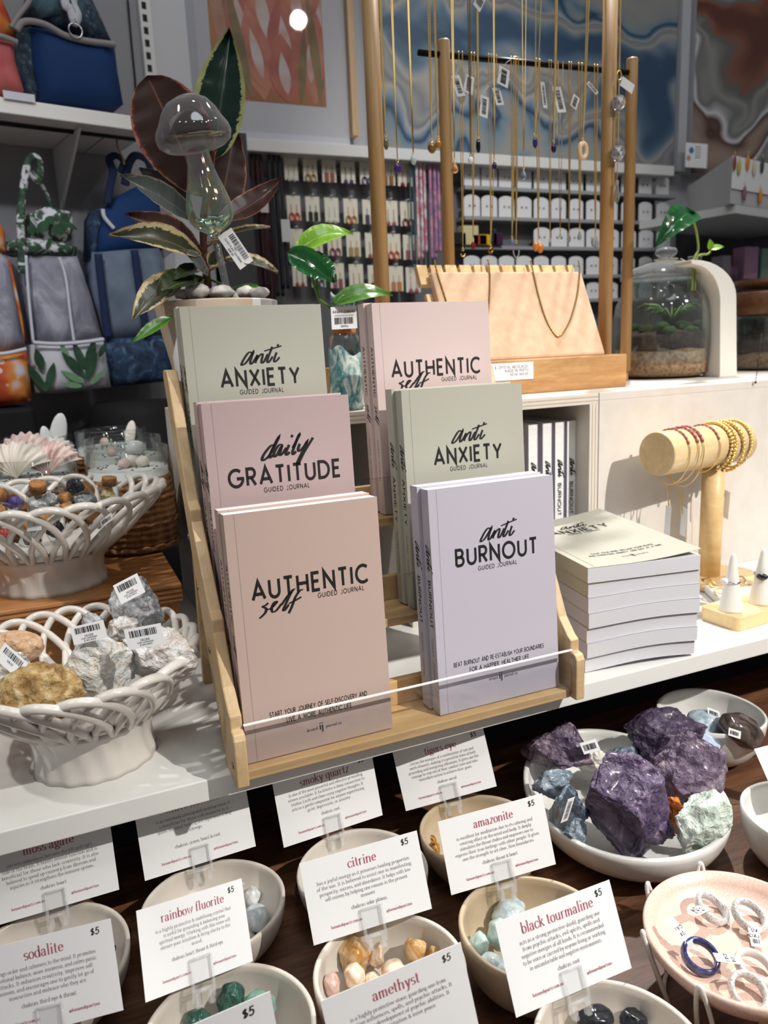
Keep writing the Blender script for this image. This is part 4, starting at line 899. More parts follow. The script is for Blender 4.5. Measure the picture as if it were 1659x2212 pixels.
o = AZ(1676, 1765, -.085); u, v = card_axes(-.35, .3, .12); b = MB(); tl = AZ(1629, 1618, -.052); u = (AZ(1700, 1600, -.052)-tl).normalized(); dn = (AZ(1660, 1688, -.085)-tl).normalized()
t = thing('price_card', tl, 'blank white card tilted at the right edge above the edge bowl', 'card', 'white crystal cards clipped to the bowls'); b.obox(tl, u*.1, dn*.062, u.cross(dn)*.0005); obj('card', b, PAPER, t)

# ------------------------------------------------------------------ ring dish on its wire stand
DX, DY, DZ, DR = .458, -.278, -.090, .0755
M_blush = NT('blush_speckled_glaze'); vec = M_blush.coord(); M_blush.l(M_blush.mix(.5, M_blush.ramp(M_blush.noise(vec, 600, 2, .7), [(.4, (204, 164, 147)), (.62, (228, 200, 184))]), M_blush.ramp(M_blush.noise(vec, 22, 3), [(.3, (214, 178, 160)), (.7, (232, 208, 194))])), M_blush.p.inputs['Base Color']); M_blush.set(Roughness=.4); M_blush = M_blush.m
dish = thing('ring_dish', (DX, DY, DZ-.024), 'shallow blush pink speckled dish holding stone rings', 'dish'); b = MB()
b.lathe([(.0, 0), (.048, 0), (.066, .005), (.0745, .016), (DR, .0225), (DR-.001, .0245), (DR-.0035, .0243), (DR-.008, .017), (.062, .010), (.05, .0068), (.03, .0056), (0, .0052)], (DX, DY, DZ-.024), 72, wob=lambda a, i: (1+.006*math.sin(2*a), 0)); obj('dish_body', b, M_blush, dish)
M_wire = mat('white_coated_wire', (222, 219, 214), .4)
ws = thing('wire_stand', (DX, DY, TZ), 'white wire stand with looped prongs carrying the blush ring dish', 'stand')
b = MB(); b.tube([(DX+.056*math.cos(2*PI*k/40), DY+.056*math.sin(2*PI*k/40), TZ+.002) for k in range(40)], .0018, 8, True); obj('base_ring', b, M_wire, ws)
for k in range(8):
    a0 = math.radians(22+45*k); pts = []
    for s in range(25):
        q = s/24; side = (q-.5)*2; zz = math.sin(q*PI)**.55; a = a0+side*.13*(1-.35*zz) if zz < .98 else a0+side*.10
        rr = .056+(DR+.0035-.056)*min(1, zz*1.05); pts.append((DX+rr*math.cos(a), DY+rr*math.sin(a), TZ+.002+(DZ+.003-TZ)*zz))
    b = MB(); b.tube(pts, .0019, 8); obj('prong_loop', b, M_wire, ws)
S_vein = NT('white_veined_stone'); vec = S_vein.coord(); mu = S_vein.noise(vec, 130, 3, .6, 3.5); S_vein.l(S_vein.ramp(mu, [(.46, (218, 217, 214)), (.5, (96, 94, 98)), (.54, (218, 217, 214))]), S_vein.p.inputs['Base Color']); S_vein.set(Roughness=.18, Coat_Weight=.4); S_vein = S_vein.m
S_navy = gem('navy_sodalite', (22, 28, 70), (58, 66, 116), .12, scale=90); S_pw = mat('plain_white_agate', (224, 218, 212), .2, coat=.4)
RINGS = [((1538, 1962), S_vein, 'white veined stone ring at the upper left of the blush dish', (.3, -.35, .9)), ((1619, 1978), S_vein, 'white veined stone ring at the upper right of the blush dish', (.15, -.4, .9)),
 ((1513, 2066), S_navy, 'navy blue stone ring in the blush dish', (.0, -.35, .95)), ((1630, 2088), S_pw, 'plain white stone ring at the right of the blush dish', (.1, -.2, .97)), ((1617, 2143), S_vein, 'white veined stone ring lowest in the blush dish', (.0, -.45, .9))]
for i, ((px, py), m, lb, ax) in enumerate(RINGS):
    c = AZ(px, py, DZ-.0095); b = MB(); n = 14
    b.lathe([(.0130+.0023*math.cos(2*PI*k/n), .0042*math.sin(2*PI*k/n)) for k in range(n+1)], c, 48, ax=ax); t = thing('stone_ring', c, lb, 'ring', 'stone rings in the blush dish'); obj('band', b, m, t)
    A = V(ax).normalized(); d0 = [(-.85, -.1), (-.5, -.8), (-.15, .95), (-.9, .45), (.95, -.1)][i]; d = V((d0[0], d0[1], 0)); d = (d-A*d.dot(A)).normalized()
    e = c+d*.0125+V((0, 0, .0035)); s = d.cross(V((0, 0, 1))).normalized()
    if s.dot(RGT) < 0: s = -s
    up = s.cross(d); up = up if up.z > 0 else -up
    if i < 4:
        q = MB(); q.obox(e-s*.0042, d*.019, s*.0084, V((0, 0, .0004))); q.obox(c+d*.0098-s*.0042-V((0, 0, .0035)), d*.0008, s*.0084, V((0, 0, .0078)))
        q.obox(c+d*.0100-s*.0042+V((0, 0, .0034)), d*.0065, s*.0084, V((0, 0, .0004)))
        tx, ty_ = (d, s) if i in (2, 3) else (d, -s)
        bb = e+V((0, 0, .0006))
        caps(q, '$12', bb+d*.006-ty_*.0028, ty_, -tx, .0026, mi=1, wt=.09); caps(q, 'L&Q', bb+d*.011-ty_*.0028, ty_, -tx, .0026, mi=1, wt=.09)
        if i < 2: barcode(q, bb+d*.0125-s*.0032, s, d, .0064, .004, 14, i, 1)
        obj('price_tag', q, [TAGW, INK], t)
# ------------------------------------------------------------------ woven ceramic baskets
M_cer = mat('white_glossy_ceramic', (226, 221, 214), .22, coat=.5, var=((218, 211, 202), 12, 2))
def basket(label, fx, fy, fz, fr, fh, rx, ry, cx, cy_c, rz, N=20):
    t = thing('lattice_basket', (fx, fy, fz), label, 'basket', 'woven white ceramic baskets')
    b = MB(); pr = []
    for i in range(9):
        s = i/8; pr.append((fr*(1.0-.10*math.sin(s*PI)+.06*s), fh*s))
    b.lathe(pr+[(fr*.7, fh+.001)], (fx, fy, fz), 96, wob=lambda a, i: (1+.016*math.sin(18*a+i*.55), 0), sx=1.0, sy=1.0); obj('foot', b, M_cer, t)
    z0 = fz+fh-.004; z1 = rz
    b = MB(); b.lathe([(0, z0+.001), (fr*.8, z0), (fr*1.10, z0+.006), (fr*1.18, z0+.012), (fr*1.13, z0+.014), (fr*.9, z0+.006), (0, z0+.005)], (fx, fy, 0), 64, wob=lambda a, i: (1, 0)); obj('bowl_floor', b, M_cer, t)
    b = MB(); r0 = fr*1.10
    for k in range(N):
        ac = 2*PI*k/N; pts = []
        for s in range(27):
            q = s/26; side = 2*q-1; h = max(0, math.sin(PI*q))**.62; a = ac+side*2*PI/N*1.95*(1-.14*h)
            hx = h**.85; X = fx+(cx-fx)*h+(r0+(rx-r0)*hx)*math.cos(a); Y = fy+(cy_c-fy)*h+(r0+(ry-r0)*hx)*math.sin(a)
            off = .0022*math.sin(side*PI)    # over and under
            X += off*math.cos(a); Y += off*math.sin(a); pts.append((X, Y, z0+.006+(z1-z0-.006)*h))
        b.tube(pts, .0047, 10, flatten=.8)
    obj('woven_lattice', b, M_cer, t); return t
basket('white lattice ceramic basket at the front left, filled with geodes', -.003, .100, 0.0, .060, .048, .118, .134, -.012, .112, .110, 24)
basket('white lattice ceramic basket on the timber riser, filled with tiny corked bottles', -.026, .362, LZ, .066, .044, .140, .130, -.020, .362, .228, 24)
X_g1 = crystal('white_geode', (214, 206, 190), (236, 232, 222), (226, 232, 236), (246, 246, 244), rough=.35); X_g2 = crystal('crystal_geode', (176, 158, 142), (208, 202, 198), (230, 232, 234), (240, 240, 242), rough=.25); X_g3 = crystal('yellow_brown_geode', (118, 82, 38), (182, 146, 86), (216, 194, 148), rough=.7)
X_g4 = crystal('brown_geode_rind', (84, 62, 40), (132, 104, 72), (170, 144, 108), rough=.8); X_g5 = crystal('peach_geode_rind', (186, 140, 104), (212, 172, 136), (224, 190, 158), rough=.8); X_g6 = crystal('grey_crystal_geode', (128, 124, 118), (176, 178, 180), (220, 224, 228), (198, 172, 138), rough=.3)
GG = 'geodes in the front lattice basket'
lump(214, 1432, .112, 150, 160, X_g1, 'big chalky white geode in front, price label on its top', 71, 8, .8, GG, 12, .07, name='geode')
lump(345, 1412, .110, 140, 124, X_g2, 'pale crystal lined geode at the right side of the front basket', 72, -12, .8, GG, 12, .09, name='geode')
lump(303, 1308, .128, 104, 98, X_g6, 'grey sparkling geode on top at the back of the front basket', 73, 25, .8, GG, 13, .10, name='geode')
lump(262, 1362, .118, 74, 60, X_g2, 'cream rinded geode piece wedged between the grey and the white ones', 78, 0, .8, GG, name='geode')
lump(72, 1502, .104, 170, 108, X_g3, 'yellow brown rough geode at the front left of the front basket', 74, -8, .8, GG, 8, .10, name='geode', dmin=.7, dmax=.95)
lump(150, 1478, .098, 92, 84, X_g4, 'dark brown rough geode beside the yellow brown one', 75, 20, .8, GG, 9, .10, name='geode', dmin=.65, dmax=.95)
lump(34, 1398, .110, 96, 58, X_g5, 'round peach coloured whole geode at the back left of the front basket', 76, 0, .8, GG, 4, .04, name='geode', dmin=.8, dmax=.97)
lump(18, 1446, .112, 110, 84, X_g1, 'white geode with a price label at the left edge of the picture', 77, 0, .8, GG, name='geode')
lump(204, 1340, .112, 42, 34, X_g6, 'small grey pink geode chip behind the big white one', 79, 0, .8, GG, name='geode')
def sticker(px, py, z, u, v, w, h, lines, label, seed):
    c = AZ(px, py, z); t = price_tag('price_sticker', c, u, v, w, h, None, lines, True, seed); return tag(t, label, 'label', 'price stickers on the geodes')
L3 = (('GEODE', .0016), ('FOR HARMONY', .0013), ('& BALANCE', .0013))
sticker(160, 1394, .142, RGT*.95+UPV*.22, V((-.1, .35, .93)), .030, .016, L3, 'white barcode label on the big chalky geode', 21)
sticker(278, 1405, .142, RGT*.96+UPV*.18, V((-.1, .35, .93)), .032, .018, L3, 'white barcode label on the pale crystal geode', 22)
sticker(262, 1306, .156, RGT*.86+UPV*.45, V((-.25, .4, .85)), .026, .020, L3, 'white barcode label on the grey sparkling geode', 23)
sticker(-12, 1422, .140, RGT*.74-UPV*.66, V((.62, .25, .74)), .027, .015, (('$18.00', .0016),), 'white barcode label on the geode at the left edge', 24)

# tiny corked bottles
M_bgl = thin_glass('bottle_glass', (244, 247, 246), .45, low=.04); M_cork = mat('cork', (186, 132, 82), .8, var=((150, 98, 54), 300, 3), bump=(400, .4, .0006)); M_corkd = mat('brown_cork_side', (150, 98, 58), .8, var=((110, 66, 36), 200, 3))
def chips(name, a, b): return crystal(name, a, b, tuple(min(255, int(x*1.4)) for x in b), rough=.25)
K_pur = chips('purple_chips', (48, 30, 92), (104, 78, 156)); K_blk = chips('black_chips', (10, 10, 16), (34, 34, 48)); K_gold = chips('gold_chips', (180, 130, 70), (226, 196, 150)); K_red = chips('red_chips', (110, 30, 26), (170, 70, 56)); K_grn = chips('green_grey_chips', (60, 70, 70), (120, 132, 128)); K_whi = chips('white_chips', (180, 180, 180), (220, 220, 220))
def corked(px, py, z, ax, m, label, s=1.0):
    c = AZ(px, py, z); ax = V(ax).normalized(); t = thing('corked_bottle', c, label, 'bottle', 'tiny corked bottles in the upper basket'); R = .0125*s; H = .030*s; o = c-ax*H*.5
    b = MB(); b.lathe([(R*.7, 0), (R, .002), (R, H*.66), (R*.94, H*.74), (R*.72, H*.80), (R*.72, H*.92), (R*.80, H*.95), (R*.80, H)], o, 24, ax=ax); obj('glass', b, M_bgl, t)
    b = MB(); b.lathe([(R*.66, H*.80), (R*.70, H*1.12), (R*.68, H*1.16), (0, H*1.16)], o, 20, ax=ax); obj('cork', b, M_cork, t)
    b = MB(); rock(b, o+ax*H*.34, (R*.88, R*.88, R*.88), int(px), 14, .6, .95, .12, 8, 4); obj('crystal_chips', b, m, t)
corked(20, 1082, .222, (-.5, -.4, .5), K_pur, 'corked bottle of purple crystal chips at the left of the upper basket')
corked(84, 1078, .228, (.05, -.35, .95), K_whi, 'upright bottle showing its round cork in the middle of the upper basket', 1.1)
corked(166, 1056, .230, (.5, .7, -.3), K_blk, 'large bottle of black crystal chips in the upper basket', 1.2)
corked(176, 1090, .224, (-.7, -.2, -.2), K_grn, 'bottle lying sideways below the black chips bottle', 1.1)
corked(236, 1064, .225, (.1, -.1, .95), K_gold, 'bottle of golden chips at the right of the upper basket')
corked(118, 1078, .226, (.8, -.4, .0), K_whi, 'bottle lying with its cork to the right beside the upright one', .9)
corked(6, 1108, .215, (-.2, -.9, .3), K_gold, 'bottle with a cork pointing forward at the left edge of the upper basket')
corked(22, 1150, .200, (.7, .2, .3), K_red, 'bottle of red chips low at the left, seen through the lattice')
corked(90, 1122, .206, (.2, -.8, .2), K_whi, 'clear bottle seen through the upper basket lattice in the middle', 1.1)
corked(130, 1140, .200, (.8, .1, .3), K_blk, 'dark chips bottle low in the upper basket behind the lattice', 1.1)
corked(184, 1118, .206, (.5, -.8, .1), K_gold, 'bottle with its cork pressed to the lattice at the right')
corked(60, 1160, .190, (-.8, .1, .2), K_grn, 'lowest bottle seen through the upper basket lattice')
c = AZ(58, 1148, .206); t = price_tag('price_sticker', c, RGT+UPV*.1, UPV, .016, .013, None, (('$8', .0016), ('L&Q', .0014)), False, 3); tag(t, 'small white sticker seen through the upper basket lattice at left', 'label')
c = AZ(220, 1140, .200); t = price_tag('price_sticker', c, RGT*.8+UPV*.6, UPV-RGT*.3, .016, .008, None, (), True, 9); tag(t, 'barcode sticker seen through the upper basket lattice at right', 'label')

# ------------------------------------------------------------------ shell candles wrapped in rattan
M_jar = thin_glass('candle_jar_glass', (247, 249, 248), .45, low=.03); M_wax = mat('white_candle_wax', (238, 238, 236), .45, sss=.15)
rt = NT('rattan_weave'); vec = rt.coord(scale=(1, 1, 1)); w1 = rt.n('ShaderNodeTexWave', bands_direction='Z'); w1.inputs['Scale'].default_value = 34; w1.inputs['Distortion'].default_value = 3; w1.inputs['Detail'].default_value = 3; rt.l(vec, w1.inputs['Vector'])
f2 = rt.noise(rt.coord(scale=(60, 60, 14)), 2, 3); rt.l(rt.mix(.5, rt.ramp(w1.outputs['Fac'], [(.2, (70, 42, 20)), (.7, (168, 116, 66))]), rt.ramp(f2, [(.35, (110, 72, 38)), (.65, (196, 148, 96))])), rt.p.inputs['Base Color']); rt.p.inputs['Roughness'].default_value = .75; rt.bump(w1.outputs['Fac'], .8, .002); M_rat = rt.m
M_sh = [mat('cream_shell', (236, 228, 216), .5), mat('pink_shell', (222, 186, 178), .5, var=((240, 226, 216), 60, 2)), mat('white_shell', (240, 240, 238), .4)]
def scallop(b, c, r, n, tilt):
    """ribbed fan shell standing in the wax; n its outward direction"""
    n = V(n).normalized(); s = V((0, 0, 1)).cross(n).normalized(); up = n.cross(s)
    def f(i, j):
        a = (i-.5)*2.3; q = j; rb = 1+.05*math.cos(i*2*PI*9)
        return V(c)+(s*math.sin(a)+up*math.cos(a))*(r*q*rb)+n*(r*.28*(1-(2*q-1)**2)*(.8+.2*math.cos(i*2*PI*9)))
    b.grid(f, 54, 8); b.grid(lambda i, j: f(i, j)-n*.0012, 54, 8)
def candle(px, py, y, rpx, label, shells, wrap=True):
    c = AY(px, py, y); r = rpx*PS(c); top = c.z; base = LZ; t = thing('shell_candle', (c.x, y, base), label, 'candle', 'shell candles on the timber riser'); H = top-base; wz = top-.026*(r/.06)-.004
    b = MB(); b.lathe([(r*.86, base), (r*.97, base+.006), (r, base+.02), (r, top-.001), (r-.0012, top), (r-.0024, top-.001), (r-.0024, wz)], (c.x, y, 0), 56, cap=False); obj('glass_jar', b, M_jar, t)
    b = MB(); b.lathe([(r*.9, base+.004), (r-.0028, base+.02), (r-.0028, wz), (r*.9, wz-.001), (0, wz-.0005)], (c.x, y, 0), 48); obj('wax', b, M_wax, t)
    if wrap:
        b = MB(); b.lathe([(r*.90, base), (r*1.02, base+.004), (r*1.05, base+H*.35), (r*1.03, wz-.02), (r*1.005, wz-.012)], (c.x, y, 0), 72, wob=lambda a, i: (1+.006*math.sin(30*a), 0))
        for zf in (.07, .36, .66): b.tube([(c.x+r*1.055*math.cos(q*PI/24), y+r*1.055*math.sin(q*PI/24), base+(wz-base)*zf+.0015*math.sin(q*2.1)) for q in range(48)], .003, 6, True)
        obj('rattan_wrap', b, M_rat, t)
    for (dx, dy, rr, kind, m) in shells:
        b = MB(); p = V((c.x+dx*r, y+dy*r, wz))
        if kind == 'fan': scallop(b, p, rr*r, (-.3, -.85, .35), 0)
        elif kind == 'cone': b.ell(p+V((0, 0, rr*r*.62)), (rr*r*.30, rr*r*.09, rr*r*.80), n=18, rot=Matrix.Rotation(.25 if dx > .5 else -.12, 3, 'Y'))
        else: b.ell(p+V((0, 0, rr*r*.35)), (rr*r*.5, rr*r*.45, rr*r*.42), n=14, bumpy=.25, seed=int(px+dx*50))
        obj('shell', b, M_sh[m], t)
    b = MB(); rd = random.Random(int(px*7+py))
    for _ in range(26):
        a = rd.uniform(0, 6.28); q = r*rd.uniform(.2, .9); b.ell((c.x+q*math.cos(a), y+q*math.sin(a), wz), (.0018, .0015, .0010), n=6)
    obj('crystal_crumbs', b, mat('dark_crystal_crumbs', (92, 72, 84), .4), t)
candle(272, 966, .500, 87, 'shell candle nearest the rack, rattan wrap in full view', [(.1, .1, .38, 'round', 0), (-.1, -.1, .3, 'round', 1), (.35, -.1, .34, 'round', 0)])
candle(264, 944, .615, 80, 'shell candle second in the right row, with a white round shell', [(.3, .1, .5, 'round', 2), (-.3, .2, .3, 'round', 1)])
candle(238, 926, .735, 73, 'shell candle furthest back in the right row, with a pointed shell', [(.55, .0, .5, 'cone', 0), (-.2, .1, .3, 'round', 1)])
candle(72, 986, .550, 84, 'shell candle at the front of the left row, two scallop shells', [(-.45, -.1, .95, 'fan', 0), (.30, -.15, .90, 'fan', 1)])
candle(74, 962, .665, 78, 'shell candle in the middle of the left row, striped scallops', [(-.3, .1, .9, 'fan', 1), (.42, .1, .7, 'fan', 0)])
candle(76, 942, .785, 74, 'shell candle furthest back in the left row, two upright shells', [(.30, .0, .55, 'cone', 2), (.62, .1, .8, 'cone', 2)])
# ------------------------------------------------------------------ potted rubber plant
def leaf_mat(name, back, blotch, edge=None, rough=.25, thr=.62, rib=(150, 150, 110), soft=.35):
    if name in MATS: return MATS[name]
    t = NT(name); uvn = t.n('ShaderNodeUVMap'); sep = t.n('ShaderNodeSeparateXYZ'); t.l(uvn.outputs[0], sep.inputs[0])
    def math_(op, a, b=None):
        m = t.n('ShaderNodeMath', operation=op)
        for i, x in enumerate((a, b)):
            if x is None: continue
            if isinstance(x, (int, float)): m.inputs[i].default_value = x
            else: t.l(x, m.inputs[i])
        return m.outputs[0]
    e = math_('MULTIPLY', math_('ABSOLUTE', math_('SUBTRACT', sep.outputs[0], .5)), 2)
    nz = t.noise(t.coord('UV', (3, 7, 1)), 2.2, 5, .7); ee = math_('ADD', e, math_('MULTIPLY', math_('SUBTRACT', nz, .5), soft*2.4))
    c = t.ramp(ee, [(thr, back), (thr+.03, blotch)] + ([(.93, blotch), (.96, edge)] if edge else []))
    nv = t.noise(t.coord('UV', (2, 30, 1)), 1.5, 3); c = t.mix(.18, c, t.ramp(nv, [(.4, tuple(int(x*.75) for x in back)), (.65, tuple(min(255, int(x*1.2)) for x in back))]))
    rb = t.ramp(e, [(.0, (255, 255, 255)), (.05, (0, 0, 0))]); c = t.mix(rb, c, rib)
    t.l(c, t.p.inputs['Base Color']); t.set(Roughness=rough, Coat_Weight=.2); MATS[name] = t.m; return t.m
LM_br = leaf_mat('rust_leaf_back', (66, 40, 30), (98, 54, 40), (204, 124, 102), .4, .86, (140, 92, 68), .16); LM_gr = leaf_mat('dark_green_cream_leaf', (24, 52, 40), (206, 208, 136), None, .2, .80, (70, 96, 76), .22)
LM_va = leaf_mat('olive_cream_leaf', (62, 62, 40), (222, 206, 152), (206, 150, 116), .35, .68, (120, 118, 82), .4); LM_si = leaf_mat('grey_green_glossy_leaf', (92, 100, 94), (140, 144, 134), (196, 150, 130), .12, .88, (130, 130, 112), .2); LM_ol = leaf_mat('olive_green_leaf', (50, 64, 34), (96, 100, 58), None, .3, .9, (110, 116, 70), .2)
LM_li = leaf_mat('lime_leaf', (120, 170, 40), (150, 196, 60), None, .3, .7, (170, 204, 96), .4); LM_dg = leaf_mat('deep_green_leaf', (22, 72, 34), (34, 92, 44), None, .12, .7, (60, 116, 60), .4); LM_mg = leaf_mat('mid_green_leaf', (66, 112, 34), (92, 138, 52), None, .28, .7, (120, 160, 80), .4)
def leaf(mb, base, tip, w, nrm, bend=.0, fold=.12, shape=.9, tipp=1.25, curl=0, k4=.35, pw=.72):
    base, tip = V(base), V(tip); ax = tip-base; L = ax.length; d = ax/L; nrm = V(nrm); nrm = (nrm-d*nrm.dot(d)).normalized(); sd = d.cross(nrm)
    def f(i, j):
        u = (i-.5)*2; s = j; ww = w/2*max(0, math.sin(PI*min(1, s**shape)))**pw*(1-k4*s**4) if s < .999 else 0
        if s > .9: ww = min(ww, w/2*(1-s)*tipp*2.2+.0004)
        rip = .012*w*math.sin(s*38)*abs(u)
        return base+ax*s+nrm*(bend*L*math.sin(PI*s)+fold*w*(abs(u)**1.4)+rip-curl*L*s*s)+sd*(u*ww)
    mb.grid(f, 10, 26, uv=True); return mb
PY = .375
pc = V((.212, .372, 0)); PRM = .452
pot = thing('planter_pot', (pc.x, pc.y, RZ), 'beige and white rounded planter holding the rubber plant behind the rack', 'planter'); b = MB()
pr = [(.044, RZ), (.052, RZ+.004), (.076, PRM-.02), (.079, PRM), (.074, PRM+.001), (.072, PRM-.012), (0, PRM-.013)]
b.lathe(pr, (pc.x, pc.y, 0), 64)
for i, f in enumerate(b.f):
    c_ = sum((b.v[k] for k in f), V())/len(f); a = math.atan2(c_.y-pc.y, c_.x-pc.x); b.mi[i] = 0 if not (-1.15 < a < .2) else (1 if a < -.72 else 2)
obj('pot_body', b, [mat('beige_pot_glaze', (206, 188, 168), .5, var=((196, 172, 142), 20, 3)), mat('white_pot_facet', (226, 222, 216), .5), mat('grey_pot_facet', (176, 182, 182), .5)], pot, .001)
b = MB(); b.lathe([(.0715, PRM-.012), (.05, PRM-.006), (0, PRM-.004)], (pc.x, pc.y, 0), 40); obj('potting_soil', b, mat('dark_potting_soil', (44, 32, 24), .95, bump=(200, .8, .003)), pot)
M_peb = mat('white_pebble', (222, 216, 208), .5, var=((190, 186, 182), 40, 2))
for i, (px, py, w, h) in enumerate(((424, 630, 50, 34), (478, 632, 56, 30), (530, 632, 44, 28), (560, 634, 40, 26), (392, 636, 34, 22), (500, 640, 34, 20))):
    c = AY(px, py, .33+.008*(i % 3)); k = PS(c); c.z = max(c.z, PRM); b = MB(); b.ell(c, (w*k/2, w*k/2.4, h*k/2), n=18, bumpy=.3, seed=i+3)
    tag(obj('white_pebble', b, M_peb), 'smooth white pebble on the planter soil, %s' % ('below the left leaves', 'at the foot of the rubber plant stem', 'right of the glass stem', 'at the right rim, second last', 'furthest left', 'in front of the glass stem')[i], 'pebble', 'pebbles on the planter soil')
rp = thing('rubber_plant', (pc.x, pc.y, PRM-.01), 'variegated rubber plant with rust, cream and dark green leaves', 'plant')
def PX(px, py, y=PY): return AY(px, py, y)
def kx(px, py, y=PY): return PS(AY(px, py, y))
b = MB(); b.tube([PX(452, 648), PX(446, 590), PX(440, 540), PX(438, 480), PX(446, 420), PX(455, 350), PX(462, 300)], [.0055, .0052, .0048, .0046, .0042, .0036, .0028], 10); obj('main_stem', b, mat('brown_green_stem', (74, 66, 36), .6, var=((104, 60, 44), 60, 3)), rp)
def pl(base, tip, wpx, m, y0=PY, y1=None, n=(-.15, -1, .15), bend=.0, fold=.10, **k):
    y1 = y0 if y1 is None else y1; b = MB(); leaf(b, PX(base[0], base[1], y0), PX(tip[0], tip[1], y1), wpx*kx(*base, y0), n, bend, fold, **k)
    a = PX(*base, y0); st = PX(445, min(600, base[1]+22), PY); b.tube([a, (a+st)/2, st], .0016, 6); return obj('leaf', b, m, rp)
pl((440, 426), (318, 164), 158, LM_br, .385, .372, (-.25, -1, .15), .05, .04, shape=1.25, tipp=4.5, k4=.05, pw=.52)
pl((462, 352), (498, 68), 112, LM_gr, .395, .40, (-.4, -1, .1), .02, .16, shape=.80)
pl((468, 488), (508, 272), 84, LM_br, .40, .405, (.1, -1, 0), .03, .1)
pl((474, 478), (610, 382), 66, LM_br, .37, .36, (-.2, -.75, .6), -.08, .1, curl=.03)
pl((420, 476), (258, 380), 66, LM_si, .37, .33, (-.1, -.95, .5), .05, .14)
pl((412, 462), (298, 366), 74, LM_si, .40, .40, (.1, -.9, .4), .03, .12)
pl((432, 552), (268, 464), 72, LM_br, .36, .335, (-.2, -.8, .4), .10, .15)
pl((430, 556), (232, 512), 66, LM_va, .35, .315, (-.1, -.85, .45), .14, .2)
pl((480, 512), (584, 494), 34, LM_va, .37, .36, (.0, -.5, .9), .05, .2)
pl((486, 566), (600, 594), 52, LM_va, .36, .33, (.1, -.6, .8), .10, .2)
pl((446, 592), (392, 542), 42, LM_si, .35, .32, (-.1, -.8, .5), .05, .15)
pl((452, 572), (478, 536), 34, LM_va, .35, .34, (.3, -.8, .4), .05, .15)
pl((432, 612), (338, 642), 74, LM_ol, .34, .305, (-.1, -.6, .7), .12, .2)
pl((400, 592), (286, 694), 70, LM_va, .345, .315, (-.5, -.8, .2), .10, .12)
pl((440, 580), (372, 612), 44, LM_ol, .35, .32, (0, -.6, .8), .1, .15)
pl((372, 684), (286, 742), 28, LM_mg, .32, .305, (-.3, -.8, .4), .06, .12)
pl((505, 625), (572, 628), 30, LM_mg, .36, .34, (0, -.5, .9), .1, .1)
# plastic sleeve left among the leaves
b = MB(); b.flat([(0, 0), (1, 0), (1, 1), (0, 1)], PX(352, 560, .36), PX(396, 528, .36)-PX(352, 560, .36), PX(318, 470, .37)-PX(352, 560, .36)); tag(obj('plastic_sleeve', b, thin_glass('clear_sleeve', (226, 228, 232), .4, low=.06), None, solid=.0004), 'clear plastic sleeve standing among the rubber plant leaves', 'sleeve')
# glass mushroom waterer
GY = .338; gt = PX(400, 208, GY); gb = PX(492, 636, GY); ax = (gb-gt).normalized(); k = PS(gt)*1.0
gm = thing('plant_waterer', gb, 'iridescent clear glass mushroom plant waterer pushed into the planter', 'glass ornament')
M_glass = thin_glass('blown_clear_glass', (246, 248, 249), .95, low=.12, rough=.06, painted_sheen=.55); M_iri = thin_glass('iridescent_blown_glass', (244, 246, 249), .9, iris=True, low=.26, rough=.06, painted_sheen=.45)
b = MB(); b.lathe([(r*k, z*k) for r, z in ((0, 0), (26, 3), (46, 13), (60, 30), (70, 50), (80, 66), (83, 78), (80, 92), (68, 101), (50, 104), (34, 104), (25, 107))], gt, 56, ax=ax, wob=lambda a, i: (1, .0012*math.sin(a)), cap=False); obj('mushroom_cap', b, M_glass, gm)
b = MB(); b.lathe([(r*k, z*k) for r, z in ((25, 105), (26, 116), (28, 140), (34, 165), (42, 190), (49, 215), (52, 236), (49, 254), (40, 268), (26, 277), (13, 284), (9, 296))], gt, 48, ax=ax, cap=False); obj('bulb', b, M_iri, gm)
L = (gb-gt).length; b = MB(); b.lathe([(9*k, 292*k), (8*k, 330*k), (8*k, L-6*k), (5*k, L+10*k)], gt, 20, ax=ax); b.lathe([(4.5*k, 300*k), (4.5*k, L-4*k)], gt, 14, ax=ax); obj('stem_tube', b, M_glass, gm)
ty = .330; o = PX(470, 512, ty); u = PX(519, 583, ty)-o; v = PX(496, 487, ty)-o; u2 = u.normalized(); v2 = (v-u2*v.dot(u2)); wt_, ht_ = u.length, v2.length; v2.normalize(); nn = u2.cross(v2)
b = MB(); b.obox(o, u2*wt_, v2*ht_, -nn*.0004 if nn.y < 0 else nn*.0004); e = o+(nn if nn.y < 0 else -nn)*.0003
barcode(b, e+u2*wt_*.14+v2*ht_*.56, u2, v2, wt_*.74, ht_*.33, 34, 11, 1)
for s, h, yy in (('11842', .0018, .44), ('GLASS PLANT WATERERS', .0021, .27), ('$18.00', .0025, .08)): caps(b, s, e+u2*wt_*.5+v2*ht_*yy, u2, v2, h, align='c', mi=1, wt=.08, fit=(wt_*.72 if len(s) > 8 else None))
obj('price_tag', b, [TAGW, INK], gm)
b = MB(); q0 = PX(466, 522, GY); b.tube([q0+V((-.012, 0, -.002)), q0+V((-.004, -.007, .001)), q0+V((.006, -.006, .003)), PX(474, 508, ty)], .0009, 6); b.tube([q0+V((-.009, .0, .0)), q0+V((0, .006, .001)), q0+V((.008, .003, .002)), q0+V((.006, -.006, .003))], .0009, 6); obj('twine_tie', b, mat('gold_twine', (176, 140, 70), .5), gm)
